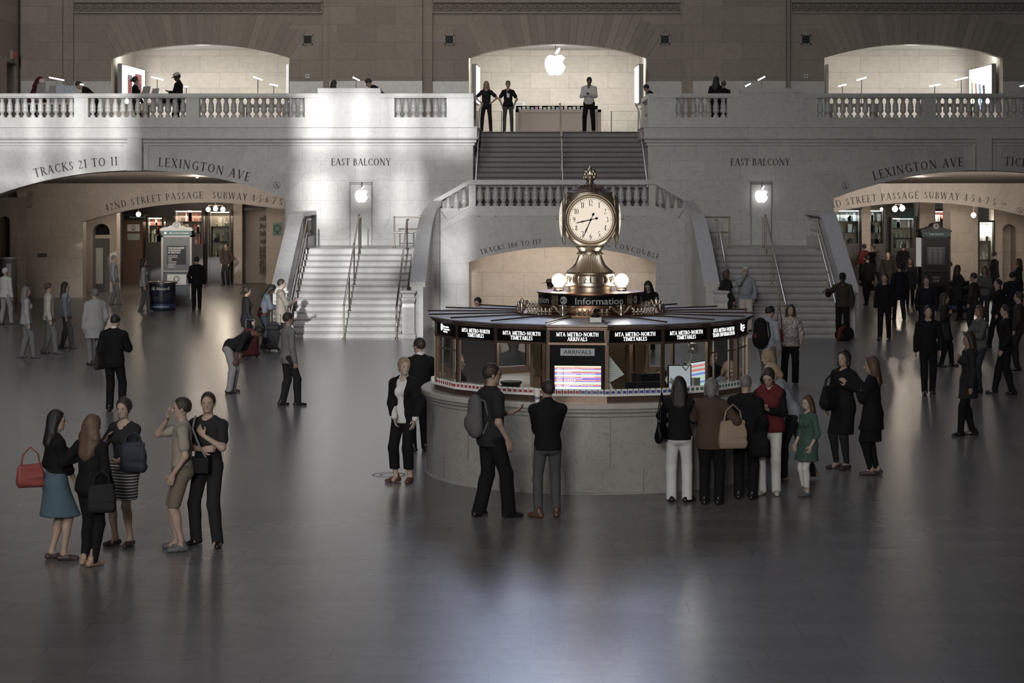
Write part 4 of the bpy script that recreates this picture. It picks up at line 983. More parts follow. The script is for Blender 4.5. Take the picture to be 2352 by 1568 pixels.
for k in range(NB):
    c = PH+10+20*k; c = c-360 if c > 180 else c
    mid, t, n, w_ = panel_frame(c)
    m = MB(); obox(m, mid, t, n, -w_/2+.03, w_/2-.03, -.02, .03, 2.065, 2.235); sg = m.build('sign_panel', M_sgn, booth)
    if round(c) in lights_txt:
        a, b = lights_txt[round(c)]; m = MB()
        w1 = text_width(a,.0)*.052; serif(m, a, map_on(mid, t, n, .034, 2.152), .052, -w1/2, .0)
        w1 = text_width(b,.0)*.052; serif(m, b, map_on(mid, t, n, .034, 2.088), .052, -w1/2, .0)
        m.build('sign_lettering', M_sign, sg)
    if round(c) in (-66, 74):
        m = MB(); fn = map_on(mid, t, n, .034, 2.0)
        sans(m, 'Metropolitan', fn_ := (lambda u, v, f=fn: f(u-.10, v+.175)), .028, 0, bold=.01); sans(m, 'Transportation', lambda u, v, f=fn: f(u-.10, v+.14), .028, 0, bold=.01); sans(m, 'Authority', lambda u, v, f=fn: f(u-.10, v+.105), .028, 0, bold=.01)
        pts = [fn(-.17+.05*math.cos(R(q)), .175+.05*math.sin(R(q))) for q in range(-120, 121, 20)]; m.add(pts, [tuple(range(len(pts)))]); m.build('sign_lettering', M_sign, sg)
    # glazing (the panel facing the camera is the arrivals screen cabinet)
    if round(c) != -6:
        m = MB(); m.add([tuple(mid+t*u+Vector((0,0,z))) for u, z in ((-w_/2+.025,1.36),(w_/2-.025,1.36),(w_/2-.025,2.035),(-w_/2+.025,2.035))], [(0,1,2,3)]); m.build('pane', glass(), booth)
    if round(c) in (-66, 54, 74, -86, 94):            # brass glazing bars
        m = MB()
        for u in (-.22, .20): obox(m, mid, t, n, u-.01, u+.01, -.012, .014, 1.36, 2.035)
        obox(m, mid, t, n, -w_/2+.02, w_/2-.02, -.012, .014, 1.86, 1.88); m.build('glazing_bars', M_brass, booth)
# arrivals cabinet
mid, t, n, w_ = panel_frame(-6)
sc = link('arrivals_board', None, label='black arrivals cabinet with lit timetable screen on the front of the booth', cat='screen')
m = MB(); obox(m, mid, t, n, -w_/2+.03, w_/2-.03, -.10, .012, 1.362, 2.033); m.build('cabinet', M_black, sc)
m = MB(); obox(m, mid, t, n, -.235, .235, .012, .02, 1.885, 1.985); pl = m.build('name_plate', mat('plate_grey', (.42,.43,.44), .5), sc)
m = MB(); sans(m, 'ARRIVALS', map_on(mid, t, n, .022, 1.91), .052, 0, True, width=.38, bold=.004); m.build('plate_lettering', M_matblack, pl)
x0, x1, z0, z1 = -.315, .325, 1.415, 1.745
cols = {'y':(1,.97,.72),'r':(.80,.30,.28),'b':(.28,.22,.95),'g':(.78,1,.78),'w':(1,1,1)}
seq = 'yyrrbggrrbbgyrrbbrrbyggrrbyggb'
scr = []
for cc in 'yrbg':
    m = MB()
    for i, q in enumerate(seq):
        if q == cc: h = (z1-z0)/len(seq); obox(m, mid, t, n, x0, x1, .012, .0145, z1-(i+1)*h, z1-i*h)
    m.build('screen_bands', glow('screen_'+cc, cols[cc], 1.0), sc)
m = MB(); rnd = random.Random(3); h = (z1-z0)/len(seq)
for i in range(2, len(seq)-1):
    if i % 3 == 2 and rnd.random() < .3: continue
    z = z1-(i+.78)*h
    for u0, u1 in ((x0+.03,x0+.10),(x0+.13,x0+.20+rnd.random()*.2),(x0+.37,x0+.37+(.17 if rnd.random() < .6 else 0))):
        u = u0
        while u < u1: g = .012+rnd.random()*.022; obox(m, mid, t, n, u, u+g, .0145, .0155, z, z+h*.55); u += g+.006
m.build('screen_text', glow('screen_w', cols['w'], 1.1), sc)
m = MB(); sans(m, 'ARRIVALS', map_on(mid, t, n, .0155, z1-.017), .011, 0, True); m.build('screen_title', M_matblack, sc)
# core of the booth: bronze spiral-stair drum with panelled doors
core = link('booth_core', None, label='dark bronze panelled drum with doors in the centre of the booth', cat='drum')
m = MB(); RCo = .85
m.lathe([(RCo,0),(RCo,2.30)], 40, (BX,BY,0)); m.build('drum_wall', mat('core_bronze', (.14,.10,.07), .4, .85, noise=.15, nscale=12), core, smooth=30)
for d in range(-170, 181, 30):
    m = MB(); p = bp(RCo+.02, d, 0); m.cbox((p[0],p[1],1.62),(.07,.06,1.3),R(d)); m.build('drum_pilaster', M_bronze, core)
    m = MB(); p = bp(RCo+.005, d+15, 0)
    for zz, hh in ((1.25,.34),(1.78,.5)):
        m.cbox((p[0],p[1],zz),(.26,.03,hh),R(d+15))
    m.build('drum_panel', mat('panel_brass', (.20,.15,.10), .3, .9), core)
MB().lathe([(1.0,2.28),(RG-.1,2.28),(RG-.1,2.295),(1.0,2.295)], 36, (BX,BY,0)).build('booth_ceiling', M_white, core)
for d in range(0, 360, 60):
    lt = thing('booth_light', 'small round ceiling light inside the booth', 'light', bp(1.65, d, 2.27), group='ceiling lights inside the booth')
    MB().lathe([(0,-.03),(.09,-.02),(.11,0),(0,.0)], 16).build('light_disc', glow('booth_lamp', (1,.95,.85), 6), lt)
    light('POINT', 'booth_bulb', bp(1.65, d, 2.15), 11, (1,.93,.82), shadow_soft_size=.1)
# desk ring and things on it
MB().lathe([(1.55,.95),(2.26,.95),(2.26,.99),(1.55,.99)], 54, (BX,BY,0)).build('booth_desk', mat('desk_top', (.10,.085,.07), .4), kind=None) 
d_ = bpy.data.objects['booth_desk']; del d_['kind']; d_['label'] = 'dark ring-shaped desk inside the booth behind the glass'; d_['category'] = 'desk'
def at_booth(o, r_, deg, z, turn=0): o.location = bp(r_, deg, z); o.rotation_euler = (0,0,R(deg+turn)); return o
# monitors (front of each faces outwards by default)
def monitor(label, r_, deg, z, w_=.48, h_=.30, turn=0, logo=False, screen=None):
    t_ = thing('computer_monitor', label, 'monitor')
    m = MB(); m.box(-w_/2,w_/2,-.02,.02,.14,.14+h_); m.box(-w_/2+.05,w_/2-.05,-.045,-.02,.18,.10+h_); m.build('monitor_case', M_matblack, t_)
    m = MB(); m.box(-.035,.035,-.01,.02,0,.16); m.lathe([(0,0),(.12,0),(.12,.012),(0,.015)], 18); m.build('stand', M_grey, t_)
    MB().box(-w_/2+.015,w_/2-.015,.02,.022,.155,.125+h_).build('display', screen or glow('blue_screen', (.5,.65,.9), .5), t_)
    if logo:
        m = MB(); n_ = 20
        for i in range(n_):
            a, b = 2*math.pi*i/n_, 2*math.pi*(i+1)/n_
            m.add([(.034*math.cos(a),-.047,.30+.034*math.sin(a)),(.034*math.cos(b),-.047,.30+.034*math.sin(b)),(.028*math.cos(b),-.047,.30+.028*math.sin(b)),(.028*math.cos(a),-.047,.30+.028*math.sin(a))], [(0,1,2,3)])
        sans(m, 'DELL', lambda u, v: (u, -.047, .293+v), .016, 0, True, bold=.02); m.build('case_logo', M_white, t_)
    return at_booth(t_, r_, deg, z, turn)
monitor('black monitor with a round badge, seen from behind inside the booth', 2.0, 21, .99, .62, .36, 0, True)
monitor('dark monitor turned sideways, in the booth just left of the arrivals screen', 1.95, -17, 1.0, .42, .34, 62)
monitor('bright monitor with coloured timetable rows, at the right side of the booth', 1.75, 58, 1.15, .62, .40, 180, False, glow('timetable_screen', (.75,.82,.85), .8))
monitor('tall pale-lit monitor beside the fan at the right of the booth', 1.9, 40, 1.05, .34, .5, 150, False, glow('pale_screen', (.7,.75,.8), .5))
# coloured rows on the right-hand screen
tm = bpy.data.objects['computer_monitor.002']
for q, (cc, zs_) in enumerate((((.75,.25,.2),(.46,.40)),((.2,.3,.75),(.34,.22)),((.5,.8,.5),(.28,.19)))):
    m = MB()
    for z_ in zs_: m.box(-.29,.29,.0225,.024,z_,z_+.03)
    m.build('screen_rows', glow('row_%d' % q, cc, .9), tm)
def fan(label, r_, deg, z, turn):
    t_ = thing('round_lamp', label, 'lamp')
    m = MB(); n_ = 28
    vs = []
    for j, (rr, y) in enumerate([(.02,-.04),(.075,-.045),(.085,-.03),(.085,.03),(.07,.045),(.03,.045)]):
        for i in range(n_): a = 2*math.pi*i/n_; vs.append((rr*math.cos(a), y, rr*math.sin(a)))
    fs = [(j*n_+i, j*n_+(i+1)%n_, (j+1)*n_+(i+1)%n_, (j+1)*n_+i) for j in range(5) for i in range(n_)]+[tuple(range(n_)), tuple(range(5*n_,6*n_))]
    m.add(vs, fs).build('lamp_head', M_steel, t_, smooth=40)
    return at_booth(t_, r_, deg, z, turn)
f1 = fan('round metal lamp head with a white curly cord, high in the right booth windows', 2.1, 42, 1.92, 20)
MB().tube([(-.03,0,-.07),(-.06,.02,-.2),(-.16,.04,-.29),(-.27,.05,-.22),(-.32,.05,-.13)], .009, 8).build('cord', M_white, f1); MB().tube([(0,.05,0),(0,.09,.12),(0,.10,.33)], .012).build('arm', M_steel, f1)
f2 = fan('round metal lamp head on a thin stand, in front of the coloured screen', 2.1, 57, 1.72, -20)
MB().tube([(0,0,-.08),(0,0,-.73)], .010, 8).build('stand', M_steel, f2)
# folded cloth bag tied, paper sheets, box, cap pile, chair, cups
def prop(name, label, cat, r_, deg, z, turn=0): return at_booth(thing(name, label, cat), r_, deg, z, turn)
p_ = prop('plastic_bag', 'knotted white plastic bag hanging by the booth monitors', 'bag', 2.0, 35, 1.35)
MB().lathe([(0,-.20),(.05,-.19),(.07,-.10),(.05,.02),(.02,.08),(.045,.11),(.0,.12)], 12).build('bag_body', M_white, p_, smooth=60); MB().tube([(-.03,0,.08),(-.10,0,.13),(-.08,.02,.17),(0,0,.1)], .015, 6).build('bag_knot', M_white, p_)
p_ = prop('plastic_bag', 'large white plastic bag standing in the booth window right of the arrivals screen', 'bag', 2.12, 5.5, .99)
MB().lathe([(0,0),(.11,.01),(.13,.15),(.11,.3),(.06,.42),(.02,.50),(0,.5)], 14).build('bag_body', mat('thin_plastic', (.7,.7,.68), .3), p_, smooth=60)
p_ = prop('paper_sheet', 'white printed sheet taped askew inside the booth window right of the arrivals screen', 'paper', 2.21, 7, 1.72)
m = MB(); m.add([(-.12,-.0,.22),(.14,.0,-.10),(-.08,0,-.22),(-.12,0,-.2),(-.12,.004,.22),(.14,.004,-.10),(-.08,.004,-.22),(-.12,.004,-.2)], [(0,1,2,3),(7,6,5,4),(0,4,5,1),(1,5,6,2),(2,6,7,3)]); m.build('sheet', mat('paper', (.62,.63,.62), .6), p_)
m = MB()
for k in range(9): m.box(-.10,-.02+.012*k,-.003,-.001,.12-.03*k,.125-.03*k)
m.build('print_lines', M_grey, p_)
p_ = prop('cardboard_box', 'brown cardboard box on the desk in the left booth window', 'box', 1.75, -38, .99, 12)
MB().box(-.32,.32,-.2,.2,0,.26).build('box_body', mat('cardboard', (.20,.16,.12), .8), p_)
p_ = prop('folded_coat', 'dark coat heaped on the cardboard box in the left booth window', 'coat', 1.78, -41, 1.25)
m = MB(); rnd = random.Random(8)
for k in range(7): m.tube([(-.30+.05*k,-.1+rnd.random()*.2,.03),(-.1+.04*k,-.1+rnd.random()*.2,.06+rnd.random()*.05),(.1+.03*k,-.1+rnd.random()*.2,.03)], .05, 8)
m.build('coat_cloth', mat('coat_cloth', (.02,.02,.022), .8), p_, smooth=70)
p_ = prop('peaked_cap', 'dark uniform cap with brim lying on the heaped coat', 'cap', 1.8, -40, 1.34)
MB().lathe([(.13,0),(.13,.06),(.16,.09),(.15,.11),(0,.10)], 22).build('cap_crown', M_matblack, p_, smooth=50); m = MB(); m.lathe([(.134,.012),(.136,.02),(.134,.028)], 22); m.build('cap_band', M_brassd, p_)
MB().add([(-.12,-.08,.01),(0,-.20,-.01),(.12,-.08,.01),(0,-.1,.02)], [(0,1,2,3)]).build('cap_peak', M_black, p_)
p_ = prop('open_book', 'open white ledger lying on the desk, left booth window', 'book', 1.85, -25, 1.10, 10)
m = MB(); m.box(-.2,0,-.13,.13,0,.025); m.box(0.005,.2,-.13,.13,.0,.02); m.build('pages', mat('paper', (.62,.63,.62), .6), p_); MB().box(-.21,.21,-.14,.14,-.012,0).build('cover', M_matblack, p_)
MB().box(-.25,.25,-.16,.16,-.11,-.012).build('book_rest', M_bronzed, p_)
p_ = prop('paper_stack', 'crumpled printed papers at the booth glass, left of the arrivals screen', 'paper', 2.1, -24, .99)
m = MB(); m.cbox((0,0,.22),(.22,.02,.16),.3); m.cbox((.16,.02,.20),(.12,.05,.1),-.5); m.build('sheets', mat('paper', (.62,.63,.62), .6), p_); MB().box(-.13,.26,-.06,.06,0,.15).build('paper_tray', M_bronzed, p_)
p_ = prop('office_chair', 'black rounded office chair behind the desk, left of the arrivals screen', 'chair', 1.45, -20, 0)
m = MB(); m.lathe([(0,.48),(.22,.48),(.23,.52),(0,.54)], 18); m.build('seat', M_matblack, p_); m = MB(); m.cbox((0,.2,.95),(.40,.06,.5)); m.lathe([(0,0),(.2,0),(.2,.05),(0,.05)],18,(0,.2,1.18)); m.build('backrest', M_matblack, p_); MB().tube([(0,0,.05),(0,0,.48)], .03).build('post', M_grey, p_)
m = MB()
for k in range(5): a = 2*math.pi*k/5; m.tube([(0,0,.08),(.26*math.cos(a),.26*math.sin(a),.04)], .02)
m.build('foot_star', M_grey, p_)
p_ = prop('printer', 'black printer with a white sheet, behind the monitors in the right booth window', 'printer', 1.55, 29, 1.3)
MB().box(-.16,.16,-.12,.12,0,.26).build('printer_case', M_black, p_); MB().box(-.13,-.03,-.125,-.12,.02,.14).build('label_sheet', M_white, p_); MB().box(-.14,.14,-.1,.1,-.31,0).build('printer_stand', M_bronzed, p_)
p_ = prop('file_binders', 'column of white paper files inside the right booth windows', 'files', 2.0, 46.5, .99)
for k in range(4): MB().box(-.09,.05,-.05,.08,k*.13,k*.13+.12).build('binder', mat('paper', (.62,.63,.62), .6), p_)
p_ = prop('paper_cup', 'white paper cup standing on the counter between two customers', 'cup', 2.42, -19, 1.25)
MB().lathe([(0,0),(.030,0),(.042,.13),(.0,.13)], 18).build('cup_body', M_white, p_, smooth=40); MB().lathe([(.045,.13),(.045,.142),(.036,.15),(.03,.165),(0,.165)], 18).build('cup_lid', M_white, p_, smooth=40); MB().lathe([(.034,.04),(.0385,.08)], 18).build('cup_print', mat('print_blue',(.25,.25,.33),.5), p_)
p_ = prop('card_box', 'small brown snack box beside the paper cup on the counter', 'box', 2.40, -16.6, 1.25)
MB().box(-.025,.025,-.02,.02,0,.09).build('box_body', mat('box_brown', (.35,.20,.10), .6), p_)
p_ = prop('tissue_box', 'small white box on the booth desk left of the arrivals screen', 'box', 2.18, -20.5, 1.25-.26)
MB().box(-.08,.08,-.05,.05,0,.30).build('box_body', M_white, p_)
# timetable cards along the ledge behind the counter
cardm = {}
for key, colr in (('red',(.33,.05,.06)),('blue',(.06,.08,.28)),('green',(.07,.16,.12))):
    m = MB(); m.box(-.034,.034,-.006,.006,0,.075); a = m.mesh('card', M_white)
    m = MB(); m.box(-.026,.026,-.0085,-.006,.012,.050); b = m.mesh('card_print', mat('card_'+key, colr, .5)); cardm[key] = (a, b)
k = 0; d = -72.0
while d < 74:
    key = 'red' if d < -5 else ('blue' if d < 33 else 'green')
    c_ = thing('timetable_card', {'red':'white timetable card with a dark red block, on the left half of the booth ledge','blue':'white timetable card with a blue block, on the booth ledge below the arrivals screen','green':'white timetable card with a green block, at the right end of the booth ledge'}[key], 'timetable card', group='%s timetable cards on the booth ledge' % key)
    lc_ = (d+360-PH) % 20-10; rr = (RG+.065)*math.cos(R(10))/math.cos(R(lc_))
    c_.location = bp(rr, d, 1.357); c_.rotation_euler = (0,0,R(d-lc_)); link('card', cardm[key][0], c_); link('card_print', cardm[key][1], c_)
    d += 2.0
polyring([(RG+.03,1.335),(RG+.085,1.335),(RG+.085,1.357),(RG+.03,1.357)], 'card_ledge', M_white)
# ---------------------------------------------------------------- gallery ring, drum, globes and the four-faced clock
gal = link('gallery_ring', None, label='copper gallery ring with pierced cresting on the roof of the booth', cat='ring')

M_copper = mat('aged_copper', (.36,.20,.125), .3, 1.0, noise=.12, nscale=10)
MB().lathe([(.78,2.305),(1.12,2.305),(1.14,2.315),(1.12,2.33),(1.11,2.355),(1.085,2.362),(.78,2.35)], 64, (BX,BY,0)).build('ring_band', M_copper, gal, smooth=30)
def fleur(h, w_):
    m = MB(); m.lathe([(0,0),(.014,0),(.010,h*.25),(.018,h*.32),(.008,h*.40),(.014,h*.60),(.012,h*.8),(0,h)], 8)
    for s in (-1, 1):
        m.tube([(0,0,h*.36),(s*w_*.6,0,h*.50),(s*w_,0,h*.44),(s*w_*.9,0,h*.34)], .008, 6)
        m.tube([(0,0,h*.05),(s*w_*.7,0,h*.16),(s*w_*1.2,0,h*.02)], .008, 6)
        m.tube([(0,0,h*.62),(s*w_*.5,0,h*.74),(s*w_*.65,0,h*.62)], .007, 6)
    return m.mesh('cresting_ornament', M_brassd, 60)
def palm():
    m = MB(); m.lathe([(0,0),(.03,0),(.022,.05),(.034,.10),(.026,.16),(.012,.21),(0,.24)], 10)
    for s in (-1, 1):
        for z in (.05,.10,.15): m.tube([(0,0,z),(s*.045,0,z+.03),(s*.06,0,z+.01)], .010, 6)
    return m.mesh('cresting_palmette', M_brassd, 60)
def scrollm(s):
    m = MB(); pts = [(s*.16,0,.005),(s*.09,0,.02),(s*.03,0,.07),(-s*.01,0,.13),(-s*.05,0,.14),(-s*.065,0,.11),(-s*.045,0,.09)]
    m.tube(pts, .012, 6, rs=[.008,.014,.022,.020,.014,.012,.009]); return m.mesh('cresting_scroll', M_brassd, 60)
fm, pm_, s1, s2 = fleur(.125,.030), palm(), scrollm(1), scrollm(-1)
for k in range(8):
    base = 22.5+45*k
    for q, me, dz in ((0,pm_,0),(-6.3,s1,0),(6.3,s2,0),(-11.2,fm,0),(11.2,fm,0),(-15.0,fm,0),(15.0,fm,0),(-18.8,fm,0),(18.8,fm,0),(22.5,fm,0)):
        o = link(me.name.split('.')[0], me, gal); o.location = bp(1.095, base+q, 2.358); o.scale = (1,1,.78 if me is pm_ else .88); o.rotation_euler = (0,0,R(base+q))
clk = link('clock_pedestal', None, label='round brass-topped drum with the black Information band on the booth roof', cat='drum')
MB().lathe([(.80,2.36),(.80,2.38),(.775,2.40),(.765,2.44)], 64, (BX,BY,0)).build('drum_skirt', M_copper, clk, smooth=30)
MB().lathe([(.765,2.44),(.765,2.62),(.79,2.63),(.79,2.653),(0,2.665)], 72, (BX,BY,0)).build('drum_wall', M_copper, clk, smooth=30)
def cyl(r_, z0, y0=0): return lambda u, v: bp(r_, math.degrees(u/r_), z0+v)
bands = MB()
def arcband(m, r_, a0, a1, z0, z1):
    n_ = max(4, int((a1-a0)/4)); vs = []
    for i in range(n_+1): d = a0+(a1-a0)*i/n_; vs += [bp(r_,d,z0), bp(r_,d,z1)]
    m.add(vs, [(2*i,2*i+2,2*i+3,2*i+1) for i in range(n_)])
for c in (0, 90, 180, 270): arcband(bands, .768, c-40+2, c+40, 2.478, 2.622)
bands.build('information_band', M_black, clk)
M_letg = mat('band_letters', (.42,.42,.41), .5)
m = MB()
for c in (0, 90, 180, 270):
    sans(m, 'Information', cyl(.770, 2.497), .098, R(c-18.6)*.77, width=.745, bold=.006)
    cc = R(c-31.6)*.7705; pts = [cyl(.7705,2.55+.058*math.sin(R(q)))(cc+.058*math.cos(R(q)), 0) for q in range(0,360,20)]; m.add(pts, [tuple(range(len(pts)))])
m.build('band_lettering', M_letg, clk)
m = MB()
for c in (0, 90, 180, 270):
    sans(m, 'MTA', cyl(.7725, 2.525), .048, R(c-31.6)*.7725-.05, width=.10, bold=.015)
m.build('badge_lettering', M_black, clk)
m = MB()
for c in (0, 90, 180, 270):
    for q in (-42, 46):
        arcband(m, .775, c+q-3.5, c+q+3.5, 2.48, 2.62)
m.build('ornament_plate', M_brassd, clk)
m = MB()
for c in (0, 90, 180, 270):
    for q in (-42, 46):
        for rr in (.012,.028,.042):
            pts = [bp(.782, c+q+math.degrees(rr*math.cos(R(a))/.78), 2.55+rr*math.sin(R(a))) for a in range(0,361,30)]; m.tube(pts, .004, 5)
m.build('ornament_rings', M_brassd, clk)
for dx, w_ in ((-72,'left'),(72,'right')):
    g = thing('globe_lamp', 'glowing round globe lamp on the %s edge of the drum, beside the clock' % w_, 'lamp', (BX+dx*30/F, BY-.10, 2.665))
    MB().lathe([(0,0),(.078,0),(.078,.02),(.068,.03),(.072,.05),(.055,.06),(0,.06)], 24).build('lamp_base', M_brassd, g, smooth=40)
    r_ = .100; MB().lathe([(0,.052)]+[(r_*math.sin(R(a)), .15-r_*math.cos(R(a))) for a in range(20,180,12)]+[(0,.15+r_)], 28).build('lamp_globe', M_globe, g, smooth=80)
    light('POINT', 'globe_bulb', (g.location.x, g.location.y, g.location.z+.15), 22, (1,.88,.70), shadow_soft_size=.11)

U = 30/F                                             # metres per pixel at the clock
def zy(y): return pz(y, 30)
clock = thing('four_faced_clock', 'four-faced brass clock with glowing opal dials on top of the booth', 'clock', (BX, BY, 0))
def lp(pts): return [(r_*U, zy(y)) for r_, y in pts]
MB().lathe(lp([(0,667),(50,667),(50,658),(54,657),(58,655),(58,653)]), 64).build('base_drum', M_brassd, clock, smooth=30)
MB().lathe(lp([(54,654),(53,648),(54,646),(52,632),(50,630)]), 64).build('base_frieze', M_brassd, clock, smooth=30)
m = MB()
for k in range(24):
    a = 2*math.pi*k/24; c0 = Vector((math.cos(a), math.sin(a), 0)); tt = Vector((-math.sin(a), math.cos(a), 0)); zc = zy(640)
    m.tube([tuple(c0*(54*U)+tt*(.025*math.cos(R(q)))*(1-q/700)+Vector((0,0,zc+.035*math.sin(R(q))*(1-q/700)))) for q in range(0, 480, 40)], .009, 5)
    m.tube([tuple(c0*(54*U)+Vector((0,0,zc-.05))), tuple(c0*(57*U)+Vector((0,0,zc))), tuple(c0*(54*U)+Vector((0,0,zc+.05)))], .010, 5)
m.build('acanthus_relief', M_brassd, clock, smooth=60)
MB().lathe(lp([(50,632),(56,631),(57.5,628),(56,625),(52,624),(50,622)]), 64).build('base_torus', M_brassd, clock, smooth=40)
MB().lathe(lp([(50,623),(42,617),(35,610),(30,602),(27,594),(25,588),(24.5,583),(24.5,580)]), 240, flute=40, fl=.09).build('fluted_stem', M_brassd, clock, smooth=80)
MB().lathe(lp([(24,584),(29,583),(29,580),(26,578),(27,574),(30,570),(33,567),(33,565),(31,564),(24,563)]), 48).build('neck_mouldings', M_brassd, clock, smooth=40)
m = MB()
for k in range(20):
    a = 2*math.pi*k/20; m.lathe([(0,-.018),(.016,-.01),(.018,.005),(0,.02)], 8, (28.5*U*math.cos(a),28.5*U*math.sin(a),zy(583)))
m.build('neck_beads', M_brassd, clock, smooth=70)
m = MB()
for k in range(24):                                   # leaf skirt under the head
    a = 2*math.pi*k/24; c0 = Vector((math.cos(a), math.sin(a), 0))
    m.tube([tuple(c0*(28*U)+Vector((0,0,zy(565)))), tuple(c0*(34*U)+Vector((0,0,zy(559)))), tuple(c0*(41*U)+Vector((0,0,zy(556))))], .02, 6, rs=[.010,.020,.012])
m.build('leaf_skirt', M_brassd, clock, smooth=60)
# head: superellipse sections between a square and a circle
def head_section(hs, z, e, n_=64):
    vs = []
    for i in range(n_):
        a = 2*math.pi*(i+.5)/n_; c_, s_ = math.cos(a), math.sin(a)
        r_ = hs/((abs(c_)**e+abs(s_)**e)**(1/e)); vs.append((r_*c_, r_*s_, z))
    return vs
secs = [(30,566,2.2),(38,560,2.3),(45,553,2.6),(52,544,3.2),(56.5,533,4.5),(58.5,520,6),(59,503,7),(58.5,486,6),(57,470,5),(54,456,4.2),(51,447,3.6),(50,443,3.2)]
m = MB(); n_ = 64; vs = []
for hs, y, e in secs: vs += head_section(hs*U, zy(y), e)
fs = [(j*n_+i, j*n_+(i+1)%n_, (j+1)*n_+(i+1)%n_, (j+1)*n_+i) for j in range(len(secs)-1) for i in range(n_)]+[tuple(range(n_)), tuple(range((len(secs)-1)*n_, len(secs)*n_))]
m.add(vs, fs).build('head_case', M_brassd, clock, smooth=50)
MB().lathe(lp([(53,445),(52,441),(48,440),(44,437),(36,433),(26,429),(20,427),(14,425),(12,423),(0,422)]), 48).build('head_cap', M_bronze, clock, smooth=50)
m = MB()
for k in range(20):
    a = 2*math.pi*k/20; m.tube([(12*U*math.cos(a),12*U*math.sin(a),zy(424)),(24*U*math.cos(a),24*U*math.sin(a),zy(427)),(32*U*math.cos(a),32*U*math.sin(a),zy(432))], .014, 6)
m.build('cap_leaves', M_bronze, clock, smooth=60)
MB().lathe(lp([(13,424),(10,421),(7.5,418),(8,415),(12,412),(14,408),(14.5,406),(11,405),(12.5,400),(11,394),(8,389),(4,385),(2.5,383),(3.2,381.5),(0,380.5)]), 24).build('finial', M_brassd, clock, smooth=40)
m = MB()
for k in range(8):
    for j, (r_, y) in enumerate(((13.5,407),(12.5,400),(10.5,394))):
        a = 2*math.pi*(k+.5*j)/8; m.lathe([(0,-.02),(.02,-.01),(.018,.02),(0,.045)], 6, (r_*U*math.cos(a),r_*U*math.sin(a),zy(y)))
m.build('finial_leaves', M_brassd, clock, smooth=60)
